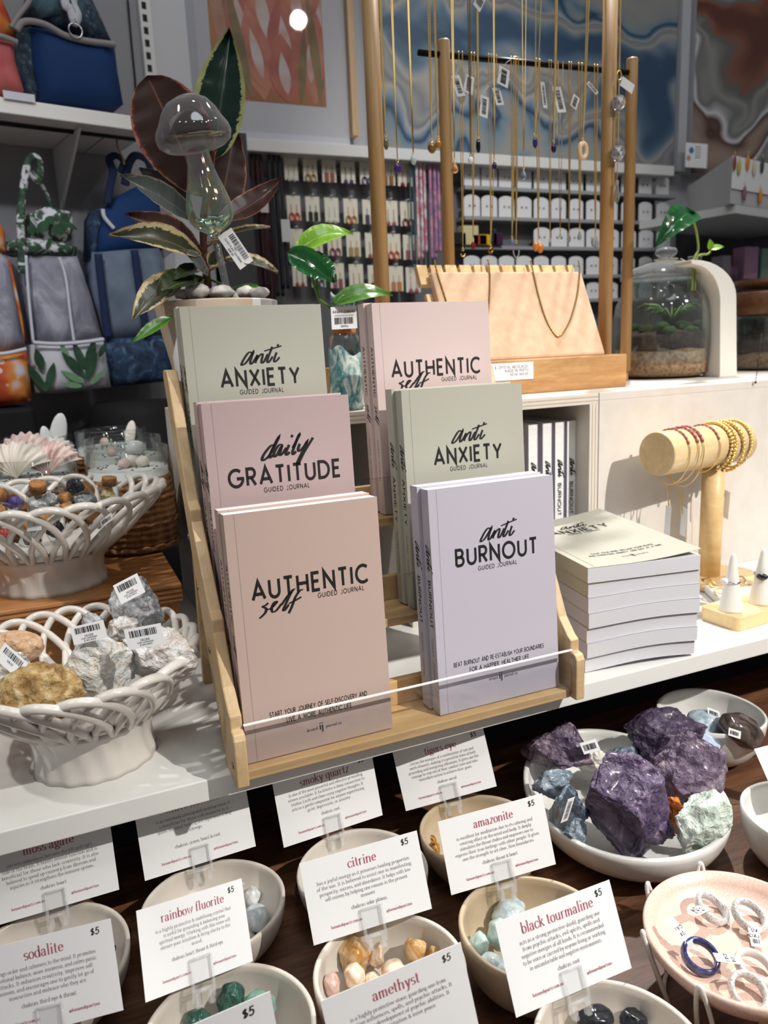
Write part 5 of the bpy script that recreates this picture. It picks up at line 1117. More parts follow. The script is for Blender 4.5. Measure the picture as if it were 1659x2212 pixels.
# white round vase half hidden by the sage journals
c = PX(446, 768, .335); b = MB(); k = PS(c); b.lathe([(.024, RZ), (.042, RZ+.012), (.0465, c.z), (.036, c.z+.036), (.022, c.z+.045), (.019, c.z+.047), (.017, c.z+.043)], (c.x-.0, .300, 0), 40); t = thing('round_vase', (c.x, .300, RZ), 'white round vase mostly hidden behind the top left sage journals', 'vase'); obj('vase_body', b, mat('matt_white_vase', (224, 224, 224), .5), t)

# ------------------------------------------------------------------ resin seascape propagation bottle with pothos
BYY = .295; c = PX(752, 880, BYY); kb = PS(PX(752, 780, BYY)); zb = lambda py: PX(752, py, BYY).z
bt = thing('resin_bottle', (c.x, BYY, RZ), 'glass bottle with teal and white ocean resin holding pothos cuttings', 'bottle')
rz = NT('ocean_resin'); vec = rz.coord(scale=(1, 1, .55)); n1 = rz.noise(vec, 40, 3, .6, 2.2); vo = rz.n('ShaderNodeTexVoronoi', feature='DISTANCE_TO_EDGE'); vo.inputs['Scale'].default_value = 190; rz.l(vec, vo.inputs['Vector'])
base_c = rz.ramp(n1, [(.30, (34, 96, 104)), (.45, (96, 150, 152)), (.56, (196, 210, 204)), (.7, (232, 232, 224))]); lace = rz.ramp(vo.outputs['Distance'], [(.03, (238, 238, 232)), (.09, (120, 160, 160))])
rz.l(rz.mix(rz.ramp(n1, [(.42, (0, 0, 0)), (.52, (150, 150, 150)), (.62, (0, 0, 0))]), base_c, lace), rz.p.inputs['Base Color']); rz.set(Roughness=.12, Coat_Weight=.6); M_res = rz.m
R = 36*kb
b = MB(); b.lathe([(R*.9, RZ), (R, RZ+.005), (R, zb(742)), (R*.9, zb(728)), (R*.62, zb(716)), (R*.60, zb(650)), (R*.66, zb(640))], (c.x, BYY, 0), 48, cap=False); obj('glass_body', b, thin_glass('bottle_glass'), bt)
b = MB(); b.lathe([(R*.905, RZ+.0005), (R*1.01, RZ+.006), (R*1.012, zb(762)), (R*1.0, zb(757))], (c.x, BYY, 0), 56, cap=False, wob=lambda a, i: (1, .006*math.sin(2*a+.6)+.003*math.sin(5*a) if i > 1 else 0)); obj('resin_wave', b, M_res, bt)
b = MB(); b.lathe([(R*.66, zb(724)), (R*.70, zb(718)), (R*.70, zb(709)), (R*.64, zb(706))], (c.x, BYY, 0), 40); obj('cork_ring', b, M_cork, bt)
b = MB(); b.lathe([(R*.62, zb(668)), (R*.7, zb(660)), (R*.74, zb(640)), (R*.66, zb(633)), (R*.55, zb(640))], (c.x-.0, BYY, 0), 40, wob=lambda a, i: (1, .003*math.sin(3*a))); obj('resin_lip', b, M_res, bt)
o = PX(717, 712, BYY-.024); u = (PX(772, 709, BYY-.024)-o); v = V((0, 0, 1)); hh = (zb(664)-zb(711))
b = MB(); b.obox(o, u, v*hh, V((0, .0005, 0))); e = o-V((0, .0003, 0)); un = u.normalized(); caps(b, "KASIA'S CANVAS", e+u*.5+v*hh*.72, un, v, .0030, align='c', mi=1, wt=.09, fit=u.length*.84, slant=.15); caps(b, 'PROPAGATOR RESIN', e+u*.5+v*hh*.57, un, v, .0017, align='c', mi=1, fit=u.length*.7); barcode(b, e+u*.12+v*hh*.22, un, v, u.length*.76, hh*.3, 26, 12, 1); caps(b, 'REPPE6', e+u*.5+v*hh*.08, un, v, .0021, align='c', mi=1, wt=.08); obj('price_label', b, [TAGW, INK], bt)
pth = thing('pothos_cutting', PX(735, 650, BYY), 'pothos cutting with one lime leaf and glossy deep green leaves', 'plant')
for base, tip, w, m, y0, y1, n, bd in (((640, 542), (762, 507), 58, LM_li, .285, .28, (-.1, -.75, .65), .16), ((618, 546), (722, 614), 66, LM_dg, .27, .265, (-.2, -.8, .45), .10), ((672, 548), (724, 612), 62, LM_dg, .285, .27, (.45, -.8, .3), .02), ((718, 656), (848, 640), 46, LM_mg, .275, .27, (-.1, -.75, .6), .16)):
    b = MB(); leaf(b, PX(*base, y0), PX(*tip, y1), w*kx(*base, y0), n, bd, .12, .72, 1.1); obj('leaf', b, m, pth)
b = MB(); b.tube([PX(742, 668, BYY), PX(712, 664, .288), PX(690, 648, .285), PX(676, 606, .283), PX(664, 572, .28), PX(655, 548, .284)], [.0022, .0022, .0022, .002, .0018, .0012], 8); b.tube([PX(690, 650, .285), PX(684, 600, .283), PX(682, 560, .283)], .0016, 8); b.tube([PX(745, 660, BYY), PX(730, 652, .285), PX(718, 656, .275)], .0016, 8); obj('stem', b, mat('green_stem', (84, 122, 46), .5), pth)
# ------------------------------------------------------------------ necklace display on the riser
M_oak = wood('honey_oak', (156, 117, 68), (194, 155, 102), (10, 10, 1.0), 80, .45); M_oakx = wood('honey_oak_block', (158, 108, 60), (212, 168, 114), (1.4, 9, 7), 70, .5, (120, 78, 44)); M_beech = wood('light_beech', (214, 174, 116), (238, 210, 160), (1.5, 9, 9), 60, .45)
FY = .400; DRAD = .0112
bx1 = AY(1354, 800, .340).x; bx0 = .385; bzt = AY(1354, 764, .340).z
fs = thing('necklace_stand', ((bx0+bx1)/2, FY, RZ), 'tall timber frame on a thick oak block with necklaces hanging inside', 'display stand')
b = MB(); b.box(bx0, bx1, .340, .468, RZ, bzt); obj('oak_block', b, M_oakx, fs, .002)
for px in (825.5, 1306):
    py = 640 if px < 900 else 757; q = AY(px, py, FY); b = MB(); b.lathe([(DRAD, bzt-.002), (DRAD, .985)], (q.x, FY, 0), 28); obj('dowel_post', b, M_oak, fs)
    if px < 900: dl = q.x
    else: dr = q.x
b = MB(); b.tube([(dl-.03, FY, .955), (dr+.05, FY, .955)], .006, 14); obj('top_bar', b, M_oak, fs)
o = AY(1035, 838, .3385); u = V((AY(1152, 800, .3385).x-o.x, 0, 0)); hh = AY(1152, 781, .3385).z-AY(1152, 818, .3385).z; o.z = AY(1152, 818, .3385).z
t = thing('price_sign', o, 'small white crystal necklaces price sign leaning on the oak block', 'sign'); b = MB(); b.obox(o, u, V((0, 0, hh)), V((0, .001, 0))); obj('sign_card', b, PAPER, t); b = MB(); e = o-V((0, .0003, 0))
for i, s in enumerate(('GOLD & CRYSTAL NECKLACES', 'MADE IN PERTH', 'NOW $40.00')): caps(b, s, e+u*.9+V((0, 0, hh*(.68-.22*i))), V((1, 0, 0)), V((0, 0, 1)), .0040, align='r', wt=.08, fit=u.length*(.033*len(s)))
obj('lettering', b, INKGREY, t)
# padded necklace ramp
PT, PB_ = .428, .362
TL, TR, BR = AY(927, 592, PT), AY(1268, 580, PT), AY(1297, 764, PB_); x0, x1 = TL.x+.003, (TR.x+BR.x)/2; zt, zb_ = (TL.z+TR.z)/2, bzt+.001
dv = V((0, PT-PB_, zt-zb_)); Ld = dv.length; dv.normalize(); dn = V((0, -dv.z, dv.y))
ramp = thing('necklace_ramp', ((x0+x1)/2, PB_, bzt), 'slanted beige velvet necklace ramp with notched timber top', 'jewellery display')
M_vel = mat('beige_velvet', (224, 188, 154), .85, var=((210, 172, 138), 60, 4), bump=(500, .25, .0008), sheen=.5)
b = MB(); b.obox(V((x0, PB_, zb_)), V((x1-x0, 0, 0)), dv*Ld, -dn*.014); obj('velvet_pad', b, M_vel, ramp, .004)
b = MB(); sx0, sx1 = x0-.014, x1-.001; hs = .034; n = 11; poly = [(0, 0)]; W_ = sx1-sx0; poly.append((W_, 0)); poly.append((W_, hs))
for i in range(n-1, -1, -1):
    xc = W_*(.05+.088*i+.02); poly += [(xc+.0028, hs), (xc+.0026, hs-.012), (xc, hs-.0145), (xc-.0026, hs-.012), (xc-.0028, hs)]
poly.append((0, hs)); oo = V((sx0, PB_, zb_))+dv*(Ld-.014)-dn*.0142; b.prism(poly, oo, V((1, 0, 0)), dv, -dn*.011); obj('notched_top', b, M_beech, ramp, .0008)
b = MB(); b.obox(V((sx0+.004, PB_, zb_))-dn*.0142, V((W_-.006, 0, 0)), dv*(Ld-.03), -dn*.009); b.obox(V((x0+.05, PB_, zb_))-dn*.0233, V((.012, 0, 0)), dv*Ld*.8, V((0, .05, -.012))); obj('timber_back', b, M_beech, ramp, .001)
def on_pad(px, py, lift=.0012):
    p0 = V((x0, PB_, zb_))+dn*lift; v = ray(px, py); return CAM+v*((p0-CAM).dot(dn)/v.dot(dn))
def twisted(pts, r, n=7, step=.0016):
    """resample and swell every other ring so the chain glints like links"""
    P = [V(p) for p in pts]; out = []; acc = 0
    for a, b_ in zip(P, P[1:]):
        L = (b_-a).length; m = max(1, int(L/step))
        for i in range(m): out.append(a+(b_-a)*(i/m))
    out.append(P[-1]); return out, [r*(1.25 if i % 2 else .62) for i in range(len(out))]
def chain(b, pts, r=.0009, links=True, n=6):
    if links: p, rs = twisted(pts, r); b.tube(p, rs, n)
    else: b.tube(pts, r, n)
def curve(pts, n=8):
    P = [V(p) for p in pts]; out = []
    for i in range(len(P)-1):
        a, p, q, d = P[max(0, i-1)], P[i], P[i+1], P[min(len(P)-1, i+2)]
        for k in range(n):
            t = k/n; out.append(.5*((2*p)+(q-a)*t+(2*a-5*p+4*q-d)*t*t+(3*p-a-3*q+d)*t**3))
    return out+[P[-1]]
M_goldd = mat('dark_gold_metal', (150, 118, 58), .3, 1.0)
for i, (pts, lb) in enumerate((([(938, 562), (944, 588), (956, 625), (966, 660), (975, 720)], 'gold chain at the far left of the velvet ramp'), ([(1054, 560), (1058, 590), (1058, 625), (1056, 660), (1050, 720)], 'gold chain hanging straight down the middle left of the velvet ramp'),
   ([(1146, 562), (1152, 588), (1164, 640), (1180, 690), (1197, 720), (1206, 726), (1216, 720), (1232, 690), (1246, 640), (1252, 588), (1250, 562)], 'gold chain draped in a deep V on the right of the velvet ramp'))):
    P = curve([on_pad(*p) for p in pts]); b = MB(); chain(b, P, .0013); t = thing('necklace', P[0], lb, 'necklace', 'gold chains on the velvet ramp'); obj('chain', b, M_goldd, t)
    if i == 2: b = MB(); c = on_pad(1206, 726, .002); b.tube([c-V((.004, 0, -.0006)), c, c+V((.004, 0, .0006))], [.0012, .0018, .0012], 8); obj('clasp_bar', b, GOLD, t)

# ------------------------------------------------------------------ necklaces
P_am = mat('amethyst_pendant', (84, 54, 128), .08, trans=.5, coat=.5); P_dam = mat('deep_amethyst_pendant', (48, 18, 62), .1, coat=.5); P_aq = mat('aqua_pendant', (188, 208, 208), .2, trans=.2, coat=.4); P_te = mat('tigers_eye_pendant', (150, 110, 36), .18, coat=.5, var=((96, 66, 22), 200, 3)); P_ci = mat('citrine_pendant', (226, 150, 50), .08, trans=.5, coat=.5)
P_moon = mat('moonstone_pendant', (226, 226, 228), .12, coat=.5); P_bk = mat('black_onyx_pendant', (10, 9, 10), .12, coat=.5); P_bl = mat('blue_topaz_pendant', (120, 140, 176), .08, trans=.4, coat=.5); P_cr = mat('cream_shell_pendant', (230, 200, 158), .3, coat=.3); P_rd = mat('garnet_pendant', (128, 34, 12), .1, trans=.2, coat=.5); P_cl = mat('clear_quartz_pendant', (226, 228, 232), .05, trans=.7, coat=.5)
P_or = mat('orange_carnelian_pendant', (202, 128, 52), .15, coat=.5); P_lab = mat('labradorite_pendant', (84, 80, 70), .15, coat=.5, var=((130, 124, 100), 150, 3))
def hang(label, group, y, ztop, tops, pend, kind, m, r=.0009, links=True, metal=None, size=(14, 22), tagat=None, loops=True, name='necklace'):
    c = AY(*pend, y); k = PS(c); metal = metal or GOLD; w, h = size[0]*k, size[1]*k
    t = thing(name, (c.x, y, ztop), label, 'necklace', group); b = MB()
    for i, px in enumerate(tops):
        a = AY(px, 0, y); a = V((AY(px, pend[1]*.3, y).x, y, ztop)); e = c+V((0, 0, h*.5+.004)); mid = a.lerp(e, .8)+V(((a.x-e.x)*.1, 0, 0)); chain(b, [a, mid, e], r, links)
    obj('chain', b, metal, t)
    if kind:
        b = MB(); b.tube([c+V((math.cos(q*PI/6)*.0018, 0, h*.5+.002+math.sin(q*PI/6)*.0022)) for q in range(12)], .0006, 6, True); obj('bail_ring', b, metal, t)
        b = MB()
        if kind == 'oval': b.ell(c, (w/2, w*.3, h/2), n=18)
        elif kind == 'drop': b.lathe([(0.0003, h/2), (w*.16, h*.34), (w*.38, h*.05), (w*.5, -h*.2), (w*.4, -h*.4), (w*.15, -h*.49), (0, -h*.5)], c, 18)
        elif kind == 'ring': b.tube([c+V((math.cos(q*PI/12)*w*.34, 0, math.sin(q*PI/12)*h*.36)) for q in range(24)], w*.2, 10, True)
        elif kind == 'bar': b.tube([c-V((w/2, 0, 0)), c+V((w/2, 0, 0))], h*.3, 8)
        elif kind == 'pair': b.ell(c-V((w*.3, 0, 0)), (w*.3, w*.2, h/2), n=14); b.ell(c+V((w*.35, .004, -h*.12)), (w*.34, w*.2, h*.5), n=14)
        elif kind == 'loop': b.tube([c+V((math.cos(PI+q*PI/12)*w*.4, 0, math.sin(PI+q*PI/12)*h*.5)) for q in range(13)], .0011, 8)
        obj('pendant', b, m, t)
    if tagat:
        tx, ty_, ang, tw, th = tagat; p = AY(tx, ty_, y-.004); a = math.radians(ang); u = V((math.cos(a), .25, math.sin(a))).normalized(); v = V((-math.sin(a), .0, math.cos(a))); v = (v-u*v.dot(u)).normalized()
        price_tag('price_tag', p-u*tw*k/2-v*th*k/2, u, v, tw*k, th*k, t, (), True, int(tx))
        b = MB(); e0 = p+v*th*k*.5; b.tube([e0, e0.lerp(V((c.x, y, e0.z+.03)), .5)+V((0, 0, .004)), V((AY(tops[0], ty_, y).x, y, e0.z+.03))], .0004, 5); obj('tag_string', b, M_wire, t)
GF = 'necklaces hanging in the front frame'; ZT = .955
hang('beaded gold chain with a mottled labradorite drop against the left post', GF, FY, ZT, (824, 827), (834, 310), 'oval', P_lab, .0011, size=(12, 26))
hang('fine gold chain with a round purple amethyst beside the left post', GF, FY, ZT, (848, 852), (859, 363), 'oval', P_am, .0008, False, size=(18, 24))
hang('gold snake chain with a milky aqua drop', GF, FY, ZT, (883, 886), (893, 346), 'oval', P_aq, .0011, False, size=(14, 20))
hang('gold chain with a brown gold tigers eye oval', GF, FY, ZT, (926, 932), (933, 319), 'oval', P_te, .0010, size=(20, 24))
hang('gold chain with a bright orange citrine next to the tigers eye', GF, FY, ZT, (938, 942), (947, 311), 'oval', P_ci, .0011, size=(15, 19))
hang('gold chain with an orange citrine drop right of the rear left post', GF, FY, ZT, (977, 982), (982, 362), 'drop', P_ci, .0009, False, size=(17, 24))
hang('dark chain with a round white moonstone', GF, FY, ZT, (1012, 1018), (1017, 346), 'oval', P_moon, .0009, True, M_goldd, (13, 15))
hang('beaded gold chain with a long black onyx oval', GF, FY, ZT, (1032, 1035), (1033, 315), 'oval', P_bk, .0013, size=(11, 30), tagat=(1036, 4, -30, 22, 30))
hang('very fine gold chain with a small dark amethyst', GF, FY, ZT, (1067, 1070), (1068, 358), 'oval', P_dam, .0006, False, size=(11, 16))
hang('fine silver gold chain with a blue grey teardrop', GF, FY, ZT, (1128, 1139), (1131, 377), 'drop', P_bl, .0006, False, size=(13, 22))
hang('wide two strand gold chain with an amethyst oval', GF, FY, ZT, (1158, 1173), (1156, 308), 'oval', P_am, .0009, size=(12, 24))
hang('heavy twisted gold chain with a faceted deep amethyst', GF, FY, ZT, (1201, 1205), (1196, 320), 'oval', P_dam, .0015, size=(13, 20))
hang('gold chain with a large cream shell ring pendant', GF, FY, ZT, (1268, 1274), (1259, 326), 'ring', P_cr, .0011, size=(26, 40))
# sun catcher right of the right post
sc_x = AY(1337, 200, FY-.02).x; t = thing('sun_catcher', (sc_x, FY-.02, ZT), 'hanging crystal sun catcher with two faceted balls and a long drop beside the right post', 'ornament'); yy = FY-.02; zc = lambda py: AY(1338, py, yy).z; kk = PS(AY(1338, 200, yy))
M_cry = NT('cut_crystal'); M_cry.set(Roughness=.02, Transmission_Weight=.9, IOR=1.55, Coat_Weight=.5); M_cry.p.inputs['Base Color'].default_value = (.95, .95, .96, 1); M_cry = M_cry.m
b = MB(); chain(b, [(sc_x, yy, ZT), (sc_x, yy, zc(150))], .0014, True); obj('chain', b, GOLD, t)
for pa_, pb_, r_ in ((175, 205, .0012), (242, 312, .0013), (350, 385, .001)): b = MB(); chain(b, [(sc_x, yy, zc(pa_)), (sc_x, yy, zc(pb_))], r_); obj('chain', b, GOLD, t)
b = MB(); b.tube([V((sc_x, yy, zc(163)))+V((math.cos(q*PI/8)*.004, 0, math.sin(q*PI/8)*.007)) for q in range(16)], .0012, 6, True); obj('ring_link', b, GOLD, t)
for py, r in ((222, 16), (331, 17)):
    b = MB(); vs, fs_ = ico(2); b.add([V((sc_x, yy, zc(py)))+v*r*kk for v in vs], fs_); obj('crystal_ball', b, M_cry, t)
b = MB(); b.lathe([(.0005, zc(388)), (.003, zc(392)), (.0022, zc(400)), (.0045, zc(428)), (.0005, zc(442))], (sc_x, yy, 0), 8, smooth=False); obj('crystal_drop', b, M_cry, t)
price_tag('price_tag', V((sc_x, yy-.002, zc(185))), V((1, 0, -.45)), V((.4, 0, 1)), 36*kk, 20*kk, t, (), False, 3)

# second stand behind: two posts and a black rod
SY = .475
s2 = thing('rod_stand', (AY(1160, 560, SY).x, SY, RZ), 'second timber stand behind the frame with a black rod for necklaces', 'display stand')
pa, pb = AY(962, 250, SY), AY(1362, 300, SY); za, zb2 = AY(952, 86, SY).z, AY(1362, 126, SY).z
for q, z in ((pa, za), (pb, zb2)): b = MB(); b.lathe([(.0095, RZ+.018), (.0095, z-.002), (.0085, z)], (q.x, SY, 0), 26); obj('dowel_post', b, M_oak, s2)
b = MB(); b.box(pa.x-.03, pb.x+.004, SY-.004, SY+.05, RZ, RZ+.018); obj('base', b, M_oakx, s2, .001)
r0, r1 = AY(911, 107, SY-.012), AY(1385, 153, SY-.012); rzv = (r0.z+r1.z)/2; b = MB(); b.tube([V((r0.x, SY-.0, r0.z)), V((r1.x, SY, r1.z))], .0045, 14); obj('black_rod', b, mat('black_rod_metal', (18, 17, 18), .25, .6), s2)
def rodz(px): q = (px-911)/(1385-911); return r0.z+(r1.z-r0.z)*q
GR_ = 'necklaces hanging from the black rod'
for lb, tops, pend, kind, m, r, lk, mt, size, tg in (
 ('fine gold chain ending in a bare loop at the left of the rod', (992, 1000), (1000, 548), 'loop', GOLD, .0008, True, None, (12, 12), (990, 185, 100, 44, 20)),
 ('gold chain with a garnet red oval', (1019, 1025), (1022, 530), 'oval', P_rd, .0009, True, None, (10, 18), (1013, 182, 74, 40, 22)),
 ('gold chain with a dark knotted charm', (1056, 1062, 1073), (1060, 541), 'ring', M_goldd, .0008, True, None, (14, 12), (1046, 230, 76, 46, 20)),
 ('cluster of gold chains with a small blue bead and clear drop', (1104, 1110, 1115), (1106, 523), 'oval', P_bl, .0010, True, None, (10, 12), (1076, 208, 98, 36, 18)),
 ('gold chain with a clear horseshoe charm', (1114, 1120), (1115, 541), 'loop', P_cl, .0009, True, None, (18, 30), (1088, 166, 72, 40, 26)),
 ('gold chains with paired orange carnelian pendants', (1158, 1166), (1163, 532), 'pair', P_or, .0011, True, None, (24, 22), (1175, 205, 88, 56, 10)),
 ('gold chain with a tiny pale blue bead right of the carnelians', (1186, 1191), (1188, 527), 'oval', P_bl, .0007, True, None, (7, 12), (1208, 215, 96, 54, 22)),
 ('plain silver gold chain with a short bar', (1205, 1216), (1210, 515), 'bar', SILVER, .0006, False, M_goldd, (10, 5), None),
 ('gold chain with a clear quartz bead', (1229, 1234), (1229, 516), 'oval', P_cl, .0010, True, None, (10, 14), (1242, 220, 60, 30, 18)),
 ('thick gold chain with a clear quartz point', (1250, 1257), (1252, 508), 'drop', P_cl, .0012, True, None, (10, 22), None),
 ('gold chain with clear grape like drops beside the right post', (1284, 1291), (1286, 523), 'pair', P_cl, .0011, True, None, (18, 20), (1280, 190, 130, 30, 8))):
    hang(lb, GR_, SY-.007, rodz(pend[0])+.005, tops, pend, kind, m, r, lk, mt, size, tg)

# ------------------------------------------------------------------ terrariums, arch and bracelets
def jar(name, label, px, y, prof, lid, yb):
    c = AY(px, 800, y); k = PS(AY(px, 720, y)); Z_ = lambda py: RZ+(yb-py)*k*1.0
    t = thing(name, (c.x, y, RZ), label, 'terrarium', 'glass terrariums on the riser'); b = MB()
    o_ = [(r*k, Z_(py)) for r, py in prof]; b.lathe([(0, RZ+.001)]+o_+[(r-.003, z) for r, z in o_[::-1]][:-1], (c.x, y, 0), 64, cap=False); obj('glass_jar', b, thin_glass('terrarium_glass', (246, 250, 249), .5, low=.03, rough=.05, painted_sheen=.22), t)
    return t, c, k, Z_
t1, c, k, Z_ = jar('terrarium_jar', 'round glass terrarium with lid, moss and layered sand beside the arch', 1431, .505, [(72, 818), (92, 808), (104, 780), (107, 740), (106, 695), (100, 662), (88, 640), (79, 630), (79, 616), (84, 612)], True, 819)
def layer(parent, name, m, rr, c, y, k, Z_, p0, p1, bump_=.0, cap=True, seed=0):
    b = MB(); b.lathe([(rr*.85*k, Z_(p0)), (rr*k, Z_(p0-8)), (rr*k, Z_(p1)), (rr*.6*k, Z_(p1)+bump_), (0, Z_(p1)+bump_*.6)], (c.x, y, 0), 48, wob=lambda a, i: (1, (.002*math.sin(3*a+seed)+.0015*math.sin(7*a+i)) if i >= 2 else 0)); return obj(name, b, m, parent)
M_sand = mat('terrarium_sand', (176, 148, 118), .9, var=((132, 100, 70), 160, 4), bump=(300, .6, .002)); M_soil2 = mat('terrarium_dark_soil', (40, 30, 26), .95, var=((72, 54, 44), 120, 3), bump=(250, .8, .003)); M_moss = mat('terrarium_moss', (34, 54, 24), .9, var=((66, 92, 38), 140, 4), bump=(350, 1.0, .004))
layer(t1, 'sand_layer', M_sand, 100, c, .505, k, Z_, 814, 760); layer(t1, 'soil_layer', M_soil2, 99, c, .505, k, Z_, 762, 728, .006, seed=1)
b = MB(); rd = random.Random(5)
for i in range(26):
    a = rd.uniform(0, 6.28); q = 86*k*math.sqrt(rd.random()); rock(b, (c.x+q*math.cos(a), .505+q*math.sin(a), Z_(724)+rd.uniform(0, .012)), (.014, .014, .010), i, 3, .8, .95, .18, 6, 3, smooth=True)
obj('moss_mounds', b, M_moss, t1)
b = MB(); rd = random.Random(8)
for i in range(15):
    a = i*2.4; d = V((math.cos(a), math.sin(a)*.8, 0)); base = V((c.x+.004, .49, Z_(712))); Ln = rd.uniform(.06, .095); P = [base+d*Ln*s*.75+V((0, 0, Ln*(1.25*s-.85*s*s))) for s in (0, .25, .5, .75, 1)]; b.tube(P, [.0048, .0046, .0038, .0024, .0005], 6, flatten=.35)
obj('air_plant', b, mat('pale_green_air_plant', (132, 158, 86), .5, var=((86, 122, 56), 60, 2)), t1)
b = MB(); b.lathe([(r*k, Z_(py)) for r, py in ((92, 612), (93, 606), (86, 599), (66, 588), (40, 580), (14, 575), (11, 569), (20, 564), (23, 558), (19, 551), (8, 548), (0, 547))], (c.x, .505, 0), 56); obj('glass_lid', b, thin_glass('terrarium_lid_glass', (240, 246, 246), .7, low=.08, rough=.05, painted_sheen=.4), t1)
b = MB(); b.tube([V((c.x+24*k*math.cos(q*PI/12), .505+24*k*math.sin(q*PI/12), Z_(573))) for q in range(24)], .0008, 6, True); b.tube([V((c.x+24*k, .49, Z_(573))), AY(1500, 575, .46), AY(1562, 618, .43)], .0008, 6); obj('twine', b, mat('pale_twine', (206, 190, 160), .8), t1)
tg = [AY(1492, 574, .455), AY(1553, 612, .44), AY(1556, 618, .44), AY(1540, 662, .445), AY(1500, 640, .455)]; b = MB(); b.add(tg+[p+V((0, .0015, 0)) for p in tg], [(0, 1, 2, 3, 4), (9, 8, 7, 6, 5)]+[(i, (i+1) % 5, 5+(i+1) % 5, 5+i) for i in range(5)]); obj('swing_tag', b, mat('maroon_card', (112, 30, 36), .6), t1, label='maroon folded swing tag')
t2, c2, k2, Z2 = jar('terrarium_jar', 'wide glass terrarium with brown timber lid at the right edge', 1668, .520, [(82, 804), (90, 798), (92, 700), (92, 692)], True, 806)
layer(t2, 'sand_layer', M_sand, 89, c2, .52, k2, Z2, 802, 770, seed=3); layer(t2, 'soil_layer', M_soil2, 88, c2, .52, k2, Z2, 772, 740, .01, seed=4)
b = MB(); rd = random.Random(15)
for i in range(24):
    a = rd.uniform(0, 6.28); q = 74*k2*math.sqrt(rd.random()); rock(b, (c2.x+q*math.cos(a), .52+q*math.sin(a), Z2(735)+rd.uniform(0, .03)), (.013, .013, .011), i+50, 3, .8, .95, .2, 6, 3, smooth=True)
obj('dark_plants', b, mat('dark_green_terrarium_plants', (24, 40, 28), .7, var=((60, 76, 48), 120, 4)), t2)
M_walnut = wood('walnut_lid', (84, 50, 26), (142, 92, 52), (1.4, 9, 9), 70, .4)
b = MB(); b.lathe([(90*k2, Z2(690)), (94*k2, Z2(688)), (94*k2, Z2(646)), (90*k2, Z2(643)), (0, Z2(643))], (c2.x, .52, 0), 56); obj('timber_lid', b, M_walnut, t2)
t3 = thing('glass_canister', AY(1672, 660, .60), 'glass canister with timber lid behind the right terrarium', 'jar'); cx = AY(1672, 620, .60).x; k3 = PS(AY(1672, 620, .6))
b = MB(); b.lathe([(82*k3, RZ), (84*k3, RZ+.01), (84*k3, AY(1672, 622, .6).z)], (cx, .60, 0), 48); obj('glass_body', b, thin_glass('terrarium_glass'), t3); b = MB(); b.lathe([(86*k3, AY(1672, 624, .6).z), (86*k3, AY(1672, 604, .6).z), (0, AY(1672, 604, .6).z)], (cx, .60, 0), 48); obj('timber_lid', b, M_walnut, t3)
# white one legged arch with a propagation tube
base = AZ(1574, 814, RZ); base.z = RZ; ar = thing('arch_stand', base, 'white curved stand holding a glass propagation tube with a pothos leaf', 'plant stand'); ka = PS(base); e = V((.97, -.10, 0)).normalized(); pn = V((-e.y, e.x, 0))
def hk(px, py): v = ray(px, py); p = CAM+v*((base-CAM).dot(pn)/v.dot(pn)); return ((p-base).dot(e), p.z-RZ)
outer = [hk(1592, 812), hk(1591, 640)]+[hk(1591-86*(1-math.cos(math.radians(a))), 640-78*math.sin(math.radians(a))) for a in range(10, 100, 10)]+[hk(1494, 561)]
inner = [hk(1494, 570)]+[hk(1500+56*math.sin(math.radians(a)), 650-78*math.cos(math.radians(a))) for a in range(5, 95, 10)]+[hk(1556, 660), hk(1555, 815)]
outer = [(x, z if i else 0) for i, (x, z) in enumerate(outer)]; inner[-1] = (inner[-1][0], 0)
b = MB(); b.prism(outer+inner, base, e, V((0, 0, 1)), pn*.046); obj('arch_body', b, mat('matt_white_arch', (236, 232, 222), .5), ar, .001)
top = base+e*hk(1521, 561)[0]+pn*.024; top.z = RZ+hk(1521, 561)[1]; b = MB(); b.lathe([(.0, -.075), (.008, -.070), (.011, -.06), (.011, .004), (.0125, .006), (.0125, .009)], top, 30); obj('glass_tube', b, thin_glass('bottle_glass'), ar)
py_ = top.y; b = MB(); b.tube(curve([top+V((-.004, 0, -.05)), top+V((-.003, 0, .0)), AY(1508, 540, py_), AY(1505, 505, py_), AY(1497, 475, py_-.005), AY(1488, 462, py_-.01)]), .0021, 8); b.tube(curve([top+V((.003, 0, -.05)), top+V((.004, 0, .005)), AY(1530, 548, py_), AY(1538, 535, py_)]), .0018, 8); obj('plant_stem', b, mat('pale_green_stem', (140, 156, 74), .5), ar)
for (b0, t0, w, m, y0, y1, nn_, bd) in (((1496, 462), (1412, 540), 62, LM_dg, -.012, -.03, (-.35, -.75, .55), .22), ((1504, 470), (1474, 455), 26, LM_li, -.005, -.01, (0, -.6, .8), .1), ((1534, 540), (1564, 534), 18, LM_li, 0, -.01, (0, -.7, .7), .1), ((1534, 540), (1532, 516), 15, LM_li, 0, 0, (-.3, -.9, .1), .1)):
    b = MB(); leaf(b, AY(*b0, py_+y0), AY(*t0, py_+y1), w*PS(AY(*b0, py_)), nn_, bd, .12, .72, 1.1); obj('leaf', b, m, ar)
# little hanging pendulum on the riser front
p0 = AY(1646, 720, RY-.004); p1 = AY(1632, 826, RY-.004); b = MB(); b.tube([p0, p1], .0006, 6); b.ell(p1, .002, n=8); tag(obj('hanging_charm', b, mat('black_thread', (20, 18, 24), .6)), 'thin black thread with a bead hanging in front of the right terrarium', 'charm')
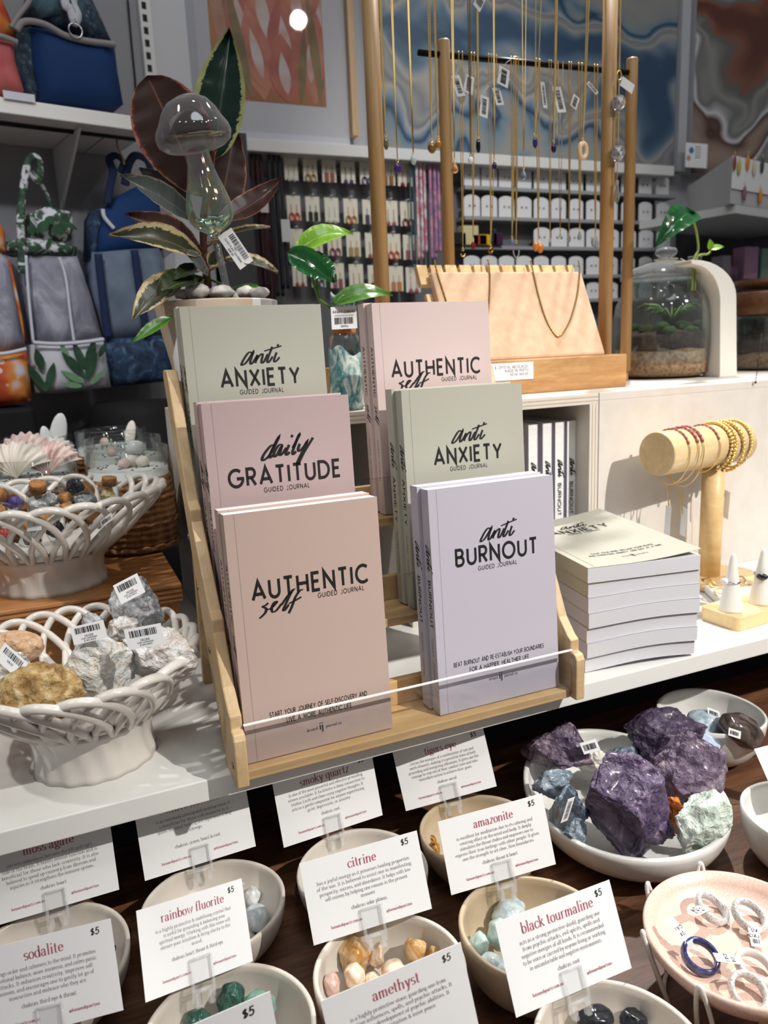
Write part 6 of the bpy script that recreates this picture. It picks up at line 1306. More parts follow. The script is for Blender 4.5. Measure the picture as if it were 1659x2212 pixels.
# bracelet T bar
TBY = .192; ta = AY(1418, 981, TBY); ang = .135; tu = V((math.cos(ang), math.sin(ang), 0)); kt = PS(ta); TR_ = 47.5*kt; Lb = .19
tb = thing('bracelet_bar', AZ(1525, 1226, 0.0), 'pale timber T bar holding gold and rose bracelets', 'jewellery display')
b = MB(); b.tube([ta, ta+tu*.004, ta+tu*Lb], [TR_*.985, TR_, TR_], 48); b.sm = [len(f) < 6 for f in b.f]; obj('cross_bar', b, wood('pale_bar_pine', (214, 180, 128), (240, 216, 170), (1.2, 10, 10), 60, .4), tb)
post = ta+tu*((AY(1552, 960, TBY+.02)-ta).dot(tu)*.93); pr_ = 23.5*PS(post)
b = MB(); b.lathe([(pr_, .012), (pr_, ta.z-TR_*.6)], (post.x, post.y, 0), 32); obj('post', b, M_beech, tb)
b = MB(); b.lathe([(.062, .0005), (.064, .002), (.064, .010), (.062, .012), (0, .012)], (post.x+.012, post.y-.012, 0), 48); obj('base', b, M_beech, tb)
side = V((-tu.y, tu.x, 0))
def loop(s, R, sag, r, beads=False, lean=.0, phase=0, full=True):
    P = []
    for q in range(60):
        a = 2*PI*q/60; rr = R; d = side*math.cos(a)+V((0, 0, 1))*math.sin(a); p = ta+tu*(s+lean*math.sin(a))+d*rr
        if math.sin(a) < 0: p += V((0, 0, sag*math.sin(a)))
        P.append(p)
    return P
M_rose = mat('rose_garnet_beads', (150, 74, 84), .3, var=((190, 110, 116), 400, 2))
def bracelet(label, s, kind, sag=.0, lean=0.0, tagd=None, r=.0018):
    t = thing('bracelet', ta+tu*s, label, 'bracelet', 'bracelets on the timber bar'); P = loop(s, TR_+r*1.05, sag, r, lean=lean); b = MB()
    if kind == 'bead':
        L = sum((P[i]-P[i-1]).length for i in range(60)); n = int(L/(r*2.05)); vs, fs_ = ico(2)
        for i in range(n):
            x = i/n*60; a = P[int(x) % 60].lerp(P[(int(x)+1) % 60], x-int(x)); b.add([a+v*r for v in vs], fs_, 0, True)
        obj('gold_beads', b, GOLD, t)
    else:
        q = [p for i, p in enumerate(P) if 2 <= i <= 26]; b.tube(twisted(q, r*.8, step=.002)[0], twisted(q, r*.8, step=.002)[1], 6); obj('rose_beads', b, M_rose, t)
        b = MB(); q = [P[i % 60] for i in range(26, 63)]; chain(b, q, .0008); obj('gold_chain', b, GOLD, t)
    if tagd is not None:
        lo = min(P, key=lambda p: p.z); b = MB(); pts = [lo, lo+V((0, -.002, -.02)), lo+V((.001, -.003, -.042))]; chain(b, pts, .0012); obj('extender_chain', b, GOLD, t)
        o = lo+V((tagd, -.002, -.030)); price_tag('price_tag', o, V((.25, -.6, -.3)), V((.0, 0.05, -1)), .009, .044, t, (), True, int(s*1000))
bracelet('rose beaded bracelet with fine gold chain nearest the bar end', .030, 'rose', .014, .003, -.004)
bracelet('rose beaded bracelet second from the bar end', .049, 'rose', .012, .004, None, .0022)
bracelet('rose beaded bracelet close behind the second one', .060, 'rose', .020, .004, .002, .0024)
bracelet('rose beaded bracelet alone in the middle of the bar', .098, 'rose', .004, .003, None)
for i, (s, r, sg, lb, tg_) in enumerate(((.124, .0026, .004, 'first gold bead bracelet of the tight group', None), (.130, .0028, .006, 'second gold bead bracelet of the tight group, with price tag', .004), (.1355, .0022, .003, 'third gold bead bracelet of the tight group', None), (.153, .0029, .008, 'gold bead bracelet standing alone near the right edge', .004), (.172, .0024, .004, 'gold bead bracelet at the very right edge of the bar', None))): bracelet(lb, s, 'bead', sg, .003*(-1)**i, tg_, r)

# ------------------------------------------------------------------ ring trays
rt_ = thing('ring_tray', AZ(1560, 1275, 0), 'flat white tray with loose rings behind the cone holder', 'tray'); tc = AZ(1548, 1262, .004); R3 = Matrix.Rotation(.22, 3, 'Z')
b = MB(); A_, B_ = R3 @ V((1, 0, 0)), R3 @ V((0, 1, 0)); qs = [AZ(1492, 1252, .0), AZ(1560, 1318, .0), AZ(1720, 1285, .0), AZ(1640, 1225, .0)]; cq = sum(qs, V())/4
b.add(qs+[q+V((0, 0, .012)) for q in qs], [(3, 2, 1, 0), (4, 5, 6, 7)]+[(i, (i+1) % 4, 4+(i+1) % 4, 4+i) for i in range(4)]); obj('tray_body', b, mat('gloss_white_tray', (240, 238, 234), .3), rt_, .003)
for i, (px, py, m, lb, ax) in enumerate(((1538, 1262, GOLD, 'gold band ring lying at the left of the white tray', (.3, -.6, .7)), (1556, 1280, GOLD, 'gold ring with wide band at the front of the white tray', (-.4, -.5, .75)), (1602, 1256, SILVER, 'fine silver ring on the white tray between the cones', (.1, -.9, .4)), (1640, 1262, M_goldd, 'dark gold ring at the right edge of the white tray', (.0, -.6, .8)))):
    p = AZ(px, py, .0155); b = MB(); b.lathe([(.0078+.0011*math.cos(2*PI*q/10), .0016*math.sin(2*PI*q/10)) for q in range(11)], p, 32, ax=ax); t = thing('band_ring', p, lb, 'ring', 'rings on the white tray'); obj('band', b, m, t)
ct = thing('cone_holder', AZ(1590, 1350, 0), 'pale timber ring holder board with white cones', 'ring holder'); q0, q1, q2 = AZ(1526, 1318, .019), AZ(1592, 1338, .019), AZ(1730, 1306, .019)
fa, fb = AZ(1527, 1345, 0), AZ(1593, 1366, 0); A_ = (AZ(1680, 1340, 0)-fb).normalized(); B_ = V((-A_.y, A_.x, 0)); b = MB()
dep = .062; lw = .125; rr = .008; pl_ = []
for (cx_, cy__, a0) in ((rr, rr, 180), (lw-rr, rr, 270), (lw-rr, dep-rr, 0), (rr, dep-rr, 90)): pl_ += [(cx_+rr*math.cos(math.radians(a0+q*18)), cy__+rr*math.sin(math.radians(a0+q*18))) for q in range(6)]
b.prism(pl_, fb, A_, B_, V((0, 0, .019))); obj('board', b, wood('pale_board_pine', (224, 190, 134), (244, 218, 168), (1.4, 9, 9), 60, .45), ct, .001)
M_cone = mat('white_ceramic_cone', (240, 236, 226), .35, coat=.3)
for i, (bp, tp) in enumerate((((1578, 1318), (1556, 1192)), ((1643, 1302), (1623, 1182)))):
    p = AZ(*bp, .019); k_ = PS(p); ht = (bp[1]-tp[1])*k_*1.02; b = MB(); lean = V((-.03, .0, 1)); b.lathe([(25*k_, .019), (24*k_, .022), (15*k_, .019+ht*.5), (6*k_, .019+ht*.93), (3.6*k_, .019+ht*.98), (0, .019+ht)], (p.x, p.y, 0), 36); obj('cone', b, M_cone, ct)
    zr = .019+ht*.52; rr_ = 15.5*k_; t = thing('stone_set_ring', (p.x, p.y, zr), ('silver ring with a pale iridescent stone on the left white cone', 'silver ring with a dark oval stone on the right white cone')[i], 'ring'); b = MB(); b.tube([(p.x+rr_*math.cos(q*PI/18), p.y+rr_*math.sin(q*PI/18), zr+.0015*math.sin(q*PI/18)) for q in range(36)], .0013, 8, True); obj('band', b, SILVER, t)
    b = MB(); d = (CAM-p); d.z = 0; d.normalize(); d = (Matrix.Rotation(-.9 if i == 0 else .0, 3, 'Z') @ d); b.ell(V((p.x, p.y, zr))+d*(rr_+.002), (.006 if i == 0 else .0075, .004, .0048), n=16, rot=Matrix.Rotation(math.atan2(d.y, d.x)+PI/2, 3, 'Z')); obj('stone', b, (P_moon if i == 0 else S_blk), t)
# ------------------------------------------------------------------ framed print and poured paintings on the back wall
AYW = WALLY-.004
def wbox(px0, py0, px1, py1, yf, yb, m, mb=None):
    a, c = AY(px0, py0, yf), AY(px1, py1, yf); mb = mb or MB(); mb.box(min(a.x, c.x), max(a.x, c.x), yf, yb, min(a.z, c.z), max(a.z, c.z)); return mb
yf = WALLY-.03
pr_t = thing('framed_print', AY(590, 150, yf), 'large framed print of a pink protea flower on white mount', 'picture'); xl, xr = AY(400, 80, yf).x, AY(752, 140, yf).x; zbm = AY(640, 318, yf).z; zt_ = zbm+.78
b = MB(); b.box(xl, xr, yf+.012, WALLY-.002, zL+.001, zt_); obj('mount_board', b, mat('white_mount_board', (206, 206, 212), .6), pr_t)
px0, px1 = AY(462, 150, yf).x, AY(704, 150, yf).x; pz0 = AY(590, 218, yf).z; b = MB(); b.box(px0, px1, yf+.0105, yf+.0119, pz0, pz0+.62); obj('print_sheet', b, mat('apricot_print_ground', (190, 132, 92), .6, var=((172, 112, 76), 3, 2)), pr_t)
M_oakf = wood('pale_frame_oak', (180, 146, 108), (208, 176, 136), (9, 9, 1), 60, .5)
for x in (xl-.018, xr): b = MB(); b.box(x, x+.018, yf-.012, WALLY-.002, zL+.045, zt_); obj('frame_bar', b, M_oakf, pr_t, .001)
# petals of the flower
def petal(b, bx, bz, ang, L, w, mi, lift):
    a = math.radians(ang); d = (math.cos(a), math.sin(a)); s = (-d[1], d[0]); P = []
    for i in range(13): t = i/12; P.append((bx+d[0]*L*t+s[0]*w*math.sin(PI*t**.85), bz+d[1]*L*t+s[1]*w*math.sin(PI*t**.85)))
    for i in range(11, 0, -1): t = i/12; P.append((bx+d[0]*L*t-s[0]*w*math.sin(PI*t**.85), bz+d[1]*L*t-s[1]*w*math.sin(PI*t**.85)))
    P = [(min(px1-.002, max(px0+.002, x)), max(pz0+.002, z)) for x, z in P]; b.flat(P, (0, yf+.0104-lift, 0), (1, 0, 0), (0, 0, 1), mi)
b = MB(); cxp = (px0+px1)/2+.03; rd = random.Random(4); lf = 0
for (bx, bz, an, L, w, mi) in ((.02, -.02, 92, .62, .13, 1), (-.05, .0, 97, .5, .075, 0), (.09, .0, 84, .46, .07, 0), (-.10, .02, 105, .46, .022, 3), (-.13, .0, 98, .5, .016, 2), (.10, .0, 80, .40, .02, 3), (.14, .02, 68, .34, .02, 2), (.0, .26, 92, .30, .055, 0), (-.06, .20, 98, .28, .05, 1), (.06, .20, 84, .28, .05, 1), (-.03, .12, 96, .24, .05, 0), (.05, .12, 86, .24, .048, 0), (.10, .10, 78, .24, .04, 1), (-.08, .08, 100, .24, .04, 1), (.02, .05, 92, .22, .05, 1), (-.05, .03, 100, .20, .04, 0), (.08, .03, 82, .20, .042, 0), (.015, .0, 94, .17, .045, 1), (-.085, .0, 100, .30, .014, 3), (.11, .0, 96, .30, .013, 3), (.05, .0, 84, .2, .012, 3)):
    lf += .00004; petal(b, cxp+bx, pz0+bz, an, L, w, mi, lf)
    if mi < 2 and w < .07: lf += .00004; petal(b, cxp+bx+.006*math.cos(math.radians(an)), pz0+bz+L*.12, an+3, L*.62, w*.34, 4, lf)
PM = lambda n, c, c2: mat(n, c, .55, var=(c2, 14, 3))
obj('painted_petals', b, [PM('salmon_petal', (186, 108, 92), (206, 138, 112)), PM('rose_petal', (176, 92, 86), (200, 124, 100)), PM('pale_petal', (196, 150, 130), (170, 120, 96)), PM('olive_stem', (122, 104, 70), (152, 130, 92)), PM('white_streak', (214, 204, 204), (206, 160, 140))], pr_t)
b = MB(); b.box(xl, xr, yf-.001, yf+.001, zL+.04, zt_); obj('glass_pane', b, thin_glass('picture_glass', (250, 250, 250), .4, low=.02), pr_t)
# the ceiling spotlight that shows as a bright disc in the print's glass
mp = AY(645, 43, yf-.001); vd = ray(645, 43).normalized(); vr = V((vd.x, -vd.y, vd.z)); lp = mp+vr*3.1
dl_ = thing('ceiling_spotlight', lp, 'round black ceiling spotlight mirrored as a bright disc in the print glass', 'lamp'); axl = -vr
b = MB(); b.lathe([(.048, -.10), (.055, -.09), (.055, 0), (.050, .0), (.046, -.01), (0, -.012)], lp, 32, ax=axl); obj('housing', b, mat('black_lamp_housing', (14, 14, 14), .5), dl_)
le = NT('lit_lamp_lens'); le.p.inputs['Emission Color'].default_value = (1, .97, .9, 1); le.p.inputs['Emission Strength'].default_value = 260; b = MB(); b.lathe([(.046, -.004), (.03, .002), (0, .004)], lp, 28, ax=axl); obj('lens', b, le.m, dl_)
def pour(name, stops, scale, seed, warp=1.6):
    t = NT(name); vec = t.coord(scale=(1, 1, 1)); off = t.n('ShaderNodeVectorMath', operation='ADD'); off.inputs[1].default_value = (seed, seed*.3, seed*.7); t.l(vec, off.inputs[0]); v0 = off.outputs[0]
    for i, (s, a) in enumerate(((1.1*scale, .42*warp), (2.6*scale, .20*warp))):
        nz = t.n('ShaderNodeTexNoise'); nz.inputs['Scale'].default_value = s; nz.inputs['Detail'].default_value = 2; t.l(v0, nz.inputs['Vector']); sb = t.n('ShaderNodeVectorMath', operation='SUBTRACT'); sb.inputs[1].default_value = (.5, .5, .5); t.l(nz.outputs['Color'], sb.inputs[0])
        ml = t.n('ShaderNodeVectorMath', operation='SCALE'); ml.inputs['Scale'].default_value = a/scale*2.2; t.l(sb.outputs[0], ml.inputs[0]); ad = t.n('ShaderNodeVectorMath', operation='ADD'); t.l(v0, ad.inputs[0]); t.l(ml.outputs[0], ad.inputs[1]); v0 = ad.outputs[0]
    wv = t.n('ShaderNodeTexWave', bands_direction='Z'); wv.inputs['Scale'].default_value = .34*scale; wv.inputs['Distortion'].default_value = 2.4; wv.inputs['Detail'].default_value = 7; wv.inputs['Detail Scale'].default_value = 1.3; t.l(v0, wv.inputs['Vector'])
    t.l(t.ramp(wv.outputs['Fac'], stops), t.p.inputs['Base Color']); t.set(Roughness=.35); return t.m
M_blueart = pour('blue_cream_poured_paint', [(.02, (50, 76, 102)), (.14, (88, 112, 132)), (.24, (132, 140, 144)), (.32, (158, 154, 146)), (.40, (118, 122, 128)), (.47, (142, 142, 138)), (.54, (106, 112, 120)), (.60, (160, 158, 152)), (.68, (118, 136, 150)), (.76, (70, 98, 124)), (.84, (42, 62, 84)), (.91, (104, 128, 144)), (1, (140, 140, 136))], 1.5, 5.2)
M_brownart = pour('brown_grey_poured_paint', [(.02, (92, 52, 40)), (.2, (128, 84, 66)), (.32, (96, 98, 96)), (.46, (140, 140, 132)), (.6, (110, 110, 110)), (.72, (206, 204, 206)), (.82, (74, 46, 38)), (1, (150, 130, 118))], 1.4, 9.1)
def painting(label, pxl, pxr_, m, name='poured_painting', extra=.7):
    t = thing(name, AY((pxl+pxr_)/2, 200, WALLY-.045), label, 'painting', 'poured paintings above the ledge'); x0_, x1_ = AY(pxl, 250, WALLY-.045).x, AY(pxr_, 300, WALLY-.045).x
    b = MB(); b.box(x0_, x1_, WALLY-.043, WALLY-.003, zL+.001, zL+extra); obj('canvas', b, mat('white_canvas_edge', (196, 198, 202), .7), t); b = MB(); b.box(x0_+.0005, x1_-.0005, WALLY-.0445, WALLY-.0431, zL+.0015, zL+extra); obj('paint_surface', b, m, t)
painting('large poured painting in blue, grey and cream behind the necklaces', 806, 1456, M_blueart); 
xa = AY(1458, 300, WALLY-.045).x; b = MB(); b.box(xa, xa+.035, WALLY-.06, WALLY-.002, zL+.001, zL+.7); struct('trim_5', b, mat('light_upright_panel', (178, 180, 184), .5))
painting('poured painting in brown, grey and white at the upper right', 1497, 1800, M_brownart)
b = MB(); c = AY(1480, 360, 1.40); x1_ = AY(1527, 356, 1.40).x; zt2 = AY(1500, 309, 1.40).z; zb3 = AY(1500, 362, 1.40).z; lf_ = thing('leaflet', c, 'white leaflet with a blue dot standing below the brown painting', 'leaflet'); b.box(c.x, x1_, 1.40, 1.4012, zb3, zt2); obj('leaflet_card', b, PAPER, lf_); b = MB(); b.disc((c.x+.024, 1.3996, zb3+.052), .010, V((1, 0, 0)), V((0, 0, 1)), 20, 0); b.disc((c.x+.013, 1.3996, zb3+.028), .009, V((1, 0, 0)), V((0, 0, 1)), 20, 1)
for i in range(5): b.box(c.x+.040, c.x+.064, 1.3996, 1.3998, zb3+.030+i*.008, zb3+.033+i*.008, 2)
obj('print', b, [mat('blue_dot', (70, 120, 176), .6), mat('tan_dot', (190, 150, 120), .6), INKGREY], lf_)

# ------------------------------------------------------------------ earrings on the peg panel
M_ecard = mat('ivory_earring_card', (222, 218, 200), .6); EY = WALLY-.075
ECOL = {'black': (30, 30, 36), 'gold': (170, 140, 90), 'red': (150, 74, 62), 'blue': (64, 64, 92), 'indigo': (70, 62, 120), 'dark red': (120, 26, 26), 'orange': (196, 128, 74), 'white': (210, 206, 196), 'brown': (140, 92, 56), 'coral': (206, 96, 66), 'plum': (150, 84, 96), 'green': (90, 110, 84)}
ROW = ('top', 'second', 'third', 'bottom'); PLC = ('leftmost', 'second from left', 'third from left', 'fourth from left', 'fifth from left', 'sixth from left', 'rightmost')
ETY = [['white', 'gold', 'red', 'blue', 'indigo', 'brown', 'dark red'], ['coral', 'black', 'white', 'orange', 'blue', 'plum', 'dark red'], ['white', 'green', 'plum', 'gold', 'brown', 'coral', 'plum'], ['red', 'indigo', 'plum', 'coral', 'red', 'orange', 'plum']]
RY0 = (336, 422, 494, 564)
M_hook = mat('white_display_hook', (214, 214, 214), .5)
cardmesh = {}
for r in range(4):
    for q in range(7):
        px = 612+41*q+(6*r if r else 0); py = RY0[r]+q*2.2
        if q == 5: px += 4
        a = AY(px, py, EY); e_ = AY(px+33, py+54, EY); w, h = e_.x-a.x, a.z-e_.z; col_ = ETY[r][q]
        t = thing('earring_card', (a.x, EY, a.z), 'ivory card with %s earrings, %s in the %s row of the peg panel' % (col_, PLC[q], ROW[r]), 'earrings', 'earring cards on the peg panel')
        b = MB(); b.box(a.x, a.x+w, EY, EY+.0015, a.z-h, a.z); obj('card', b, M_ecard, t)
        b = MB()
        for s in (.3, .7):
            L_ = (.5, .62, .75)[(r+q) % 3]; c = V((a.x+w*s, EY-.003, a.z-h*(.95-.08*((q+r) % 3)))); b.tube([V((c.x, EY-.002, a.z-h*.35)), c], .0008, 5)
            if (q+r) % 3 == 0: b.ell(c, (w*.14, .003, h*.12), n=12)
            elif (q+r) % 3 == 1: b.tube([c+V((w*.16*math.cos(z*PI/8), 0, h*.16*math.sin(z*PI/8))) for z in range(16)], .0022, 6, True)
            else: b.box(c.x-w*.13, c.x+w*.13, EY-.005, EY-.002, c.z-h*.2, c.z+h*.16)
        obj('earring_pair', b, mat(col_.replace(' ', '_')+'_earring', ECOL[col_], .4), t)
        b = MB(); b.tube([V((a.x+w*.5, EY-.012, a.z+.004)), V((a.x+w*.5, WALLY-.036, a.z+.006))], .002, 6); obj('hook', b, M_hook, t)
# dark cords left, coloured lanyards right
def strap(label, px, py0, py1, wpx, m, y=EY-.02, loops=2, cat='lanyard', group='lanyards on the peg panel', card=None):
    a, e_ = AY(px, py0, y), AY(px+(py1-py0)*.035, py1, y); w = wpx*PS(a); t = thing('lanyard', (a.x, y, a.z), label, cat, group); b = MB()
    for i in range(loops):
        off = (i-(loops-1)/2)*w/loops*.8; hw = w*.22
        b.tube(curve([V((a.x+off-hw, y+.004*i, e_.z)), V((a.x+off-hw, y+.004*i, (a.z+e_.z)/2)), V((a.x+off-hw*.9, y+.004*i, a.z-.015)), V((a.x+off, y+.004*i, a.z)), V((a.x+off+hw*.9, y+.004*i, a.z-.015)), V((a.x+off+hw, y+.004*i, (a.z+e_.z)/2)), V((a.x+off+hw, y+.004*i, e_.z+.02))]), w*.13, 8, flatten=.5)
    obj('strap', b, m, t)
    if card: c0 = AY(px+card[0], card[1], y-.012); b = MB(); b.box(c0.x, c0.x+card[2]*PS(c0), y-.014, y-.012, c0.z-card[3]*PS(c0), c0.z); obj('swing_tag', b, mat('pale_swing_tag', (206, 206, 206), .6), t)
BKR = lambda n, c, c2: mat(n, c, .6, var=(c2, 50, 3))
strap('black and dark red patterned lanyard behind the rubber plant', 553, 330, 640, 26, BKR('dark_red_cord', (70, 14, 20), (20, 14, 16)), card=(6, 404, 18, 52))
strap('black lanyard with a pale tag next to the top left earring card', 592, 332, 640, 30, BKR('black_cord', (16, 15, 20), (34, 32, 42)), card=(14, 474, 20, 46))
strap('deep red lanyard partly behind the pothos leaf', 570, 420, 690, 22, BKR('wine_cord', (96, 16, 26), (30, 14, 18)), y=EY-.002)
strap('dark teal lanyard at the right end of the earring cards', 888, 352, 575, 16, BKR('teal_cord', (28, 66, 76), (52, 90, 100)), loops=1)
strap('pink and white lanyard, third hank from the right post', 908, 344, 560, 24, BKR('pink_cord', (196, 108, 132), (226, 216, 220)))
strap('pink and purple lanyard next to the rear left post', 938, 348, 560, 26, BKR('purple_pink_cord', (126, 104, 150), (206, 140, 166)))
# rows of white scallop topped stud cards on plates
M_stud = mat('white_stud_card', (222, 222, 224), .55); SY_ = WALLY-.09
ORD = ('first', 'second', 'third', 'fourth', 'fifth', 'sixth', 'seventh', 'eighth', 'ninth', 'tenth', 'eleventh', 'twelfth', 'thirteenth')
SROW = ((354, 400), (418, 466), (486, 530), (551, 594), (612, 650)); RW = ('top', 'second', 'third', 'fourth', 'lowest')
for r, (p0, p1) in enumerate(SROW):
    a, e_ = AY(1004, p1, SY_), AY(1462, p1+19, SY_); b = MB(); b.box(a.x, e_.x, SY_, WALLY-.036, a.z-.010, a.z); t = thing('card_ledge', ((a.x+e_.x)/2, SY_, a.z), 'narrow white ledge carrying the %s row of stud earring cards' % RW[r], 'ledge', 'ledges for stud cards'); obj('ledge_board', b, mat('grey_white_ledge', (150, 151, 154), .5), t)
    first = None
    for q in range(12):
        px = 1006+38*q; z0 = a.z+.0005; p = AY(px, p0+q*1.6, SY_); w = AY(px+35, p0, SY_).x-p.x; h = AY(1006, p0, SY_).z-a.z
        if r == 2 and q < 4: continue
        lb = 'white scallop topped stud earring card, %s along the %s row' % (ORD[q], RW[r])
        if first is None:
            t = thing('stud_card', (p.x, SY_+.012, z0), lb, 'earrings', 'stud earring cards'); b = MB(); poly = [(0, 0), (w, 0), (w, h*.78)]+[(w*.5+w*.5*math.cos(math.radians(z)), h*.78+h*.22*math.sin(math.radians(z))) for z in range(15, 180, 15)]+[(0, h*.78)]
            b.prism(poly, (p.x, SY_+.012, z0), (1, 0, 0), (0, 0, 1), (0, .0016, 0)); obj('card', b, M_stud, t); b = MB()
            for s in (.35, .65): b.ell((p.x+w*s, SY_+.0105, z0+h*.5), (.0032, .002, .0032), n=10)
            obj('stud_pair', b, mat('grey_gold_stud', (150, 142, 130), .35, .5), t); first = t
        else: clone(first, (p.x, SY_+.012, z0), lb)
# small goods left of the third ledge row
for px, py, w, h, c, lb in ((1000, 508, 40, 40, (206, 196, 150), 'cream packet at the left of the third stud card row'), (1036, 512, 30, 22, (214, 178, 20), 'yellow packet among the small goods'), (1022, 530, 36, 22, (176, 54, 40), 'red packet in front of the yellow one'), (1058, 530, 34, 26, (56, 20, 52), 'dark purple pouch beside the red packet'), (1066, 512, 10, 34, (28, 46, 64), 'slim navy box standing behind the purple pouch'), (984, 538, 28, 26, (16, 14, 14), 'round black tin at the foot of the rear left post')):
    a = AY(px, py+h, SY_-.01); k_ = PS(a); zz_ = AY(1006, 530, SY_).z; b = MB(); b.box(a.x, a.x+w*k_, SY_-.01, SY_+.02, zz_+.0005, zz_+h*k_); tag(obj('small_packet', b, mat('packet_%d' % px, c, .5), None, .002), lb, 'packet', 'small goods on the third ledge')
# right side: white display box with earrings, dark niche with pastel boxes
yb_ = .98; q0, q1, q2 = AY(1482, 470, 1.34), AY(1577, 440, yb_), AY(1482, 366, 1.34); zt3, zb4 = AY(1577, 336, yb_).z, AY(1577, 440, yb_).z
db = thing('earring_display', (q1.x, yb_, zb4), 'white cantilevered display box with coloured earrings at right', 'display box'); b = MB()
A_ = V((q1.x, yb_, zb4)); B_ = V((q0.x, 1.34, zb4)); far = V((A_.x+.6, yb_+.16, zb4)); far2 = far+(B_-A_)
b.add([A_, far, far2, B_]+[p+V((0, 0, zt3-zb4)) for p in (A_, far, far2, B_)], [(3, 2, 1, 0), (4, 5, 6, 7), (0, 1, 5, 4), (1, 2, 6, 5), (2, 3, 7, 6), (3, 0, 4, 7)]); obj('box_body', b, mat('pale_grey_box', (196, 195, 194), .5), db, .002)
fu = (far-A_).normalized(); fn = V((fu.y, -fu.x, 0)); b = MB(); H_ = zt3-zb4; b.obox(A_+fn*.001+V((0, 0, H_*.32)), fu*.59, V((0, 0, H_*.68)), fn*.003); obj('card_panel', b, TAGW, db); b = MB(); b.obox(A_-V((0, 0, .022))+fu*.03, fu*.6, V((0, 0, .022)), -fn*.3); obj('lower_tray', b, M_panel, db)
def onface(px, py): v = ray(px, py); return CAM+v*((A_+fn*.008-CAM).dot(fn)/v.dot(fn))
for i, (px, py, c, lb) in enumerate(((1587, 352, (140, 60, 66), 'maroon'), (1597, 362, (186, 176, 90), 'mustard'), (1616, 352, (222, 140, 30), 'bright orange'), (1630, 364, (214, 206, 170), 'cream'), (1647, 358, (58, 84, 66), 'dark green'), (1609, 418, (150, 96, 126), 'mauve'), (1643, 424, (226, 146, 36), 'amber'))):
    p = onface(px, py); k_ = PS(p); b = MB(); b.ell(p, (6.5*k_, .003, 16*k_), n=14, rot=Matrix.Rotation(math.atan2(fu.y, fu.x), 3, 'Z')); t = thing('drop_earring', p, '%s drop earring on the white display box%s' % (lb, ', lower row' if py > 400 else ''), 'earring', 'drop earrings on the display box'); obj('drop', b, mat('earring_'+lb.replace(' ', '_'), c, .45), t); b = MB(); b.tube([p+V((0, 0, 14*k_)), p+V((0, 0, 24*k_))], .0009, 6); obj('hook', b, GOLD, t)
b = MB(); b.box(AY(1470, 600, WALLY-.03).x, 3.4, WALLY-.03, WALLY-.002, -.2, zL-.14); struct('wall_niche', b, mat('dark_grey_niche', (74, 73, 78), .7))
b = MB(); zsh = AY(1610, 604, 1.25).z; b.box(AY(1530, 604, 1.25).x, 3.2, 1.22, WALLY-.03, zsh-.02, zsh); struct('trim_6', b, mat('dark_niche_shelf', (66, 60, 60), .5))
for px, w, py, c, lb, rnd in ((1606, 34, 533, (226, 172, 206), 'pale pink tall carton on the dark niche shelf', 0), (1643, 30, 537, (150, 192, 172), 'mint green tall carton at the right edge', 0), (1582, 17, 566, (214, 140, 184), 'pink bottle left of the pale pink carton', 1), (1600, 9, 572, (188, 192, 214), 'slim lilac tube between bottle and carton', 1), (1560, 20, 552, (196, 186, 196), 'pale grey carton at the left of the niche shelf', 0), (1572, 26, 556, (176, 70, 110), 'magenta carton behind the pink bottle', 0)):
    y = 1.27 if 'behind' not in lb else 1.34; a, e_ = AY(px, 606, y), AY(px+w, py, y); h = AY(px, py, y).z-AY(px, 606, y).z; b = MB()
    if rnd: b.lathe([((e_.x-a.x)/2, zsh+.0005), ((e_.x-a.x)/2, zsh+h*.75), ((e_.x-a.x)*.22, zsh+h*.82), ((e_.x-a.x)*.22, zsh+h), (0, zsh+h)], ((a.x+e_.x)/2, y+.03, 0), 24)
    else: b.box(a.x, e_.x, y, y+.05, zsh+.0005, zsh+h)
    tag(obj('pastel_carton' if not rnd else 'pastel_bottle', b, mat('pastel_%d' % px, c, .45), None, .002 if not rnd else 0), lb, 'carton' if not rnd else 'bottle', 'pastel goods in the niche')

# ------------------------------------------------------------------ bags in the left bay
def panel(b, poly, d, th, mi=0, bulge=.0, n=1):
    """a cloth panel: outline in pixels on the plane d in front of the bay, th thick, puffed out in the middle"""
    P = [bay(x, y, d) for x, y in poly]; c = sum(P, V())/len(P); m = len(P); rings = [P]
    for s, k in ((.66, .75), (.33, .95)): rings.append([c+(p-c)*s-BN*bulge*k for p in P])
    base = [p+BN*th for p in P]; vs = base+[p for r in rings for p in r]+[c-BN*bulge]; fs = [tuple(range(m))[::-1]]
    for r in range(3):
        o = r*m
        for i in range(m): fs.append((o+i, o+(i+1) % m, o+m+(i+1) % m, o+m+i))
    o = 3*m
    for i in range(m): fs.append((o+i, o+(i+1) % m, 4*m))
    b.add(vs, fs, mi, True); return b
F_blue = mat('royal_blue_cloth', (8, 52, 104), .8, bump=(300, .2, .001)); F_navy = mat('navy_cloth', (18, 36, 72), .8, bump=(300, .2, .001)); F_grey = mat('grey_piping', (150, 144, 146), .7); F_coral = mat('coral_cloth', (206, 110, 108), .85, var=((186, 92, 92), 20, 2)); F_white = mat('white_webbing', (206, 208, 218), .7)
pk = NT('peacock_print_cloth'); vec = pk.coord(); vo = pk.n('ShaderNodeTexVoronoi'); vo.inputs['Scale'].default_value = 74; pk.l(vec, vo.inputs['Vector']); nz_ = pk.noise(vec, 14, 3, .6, 1)
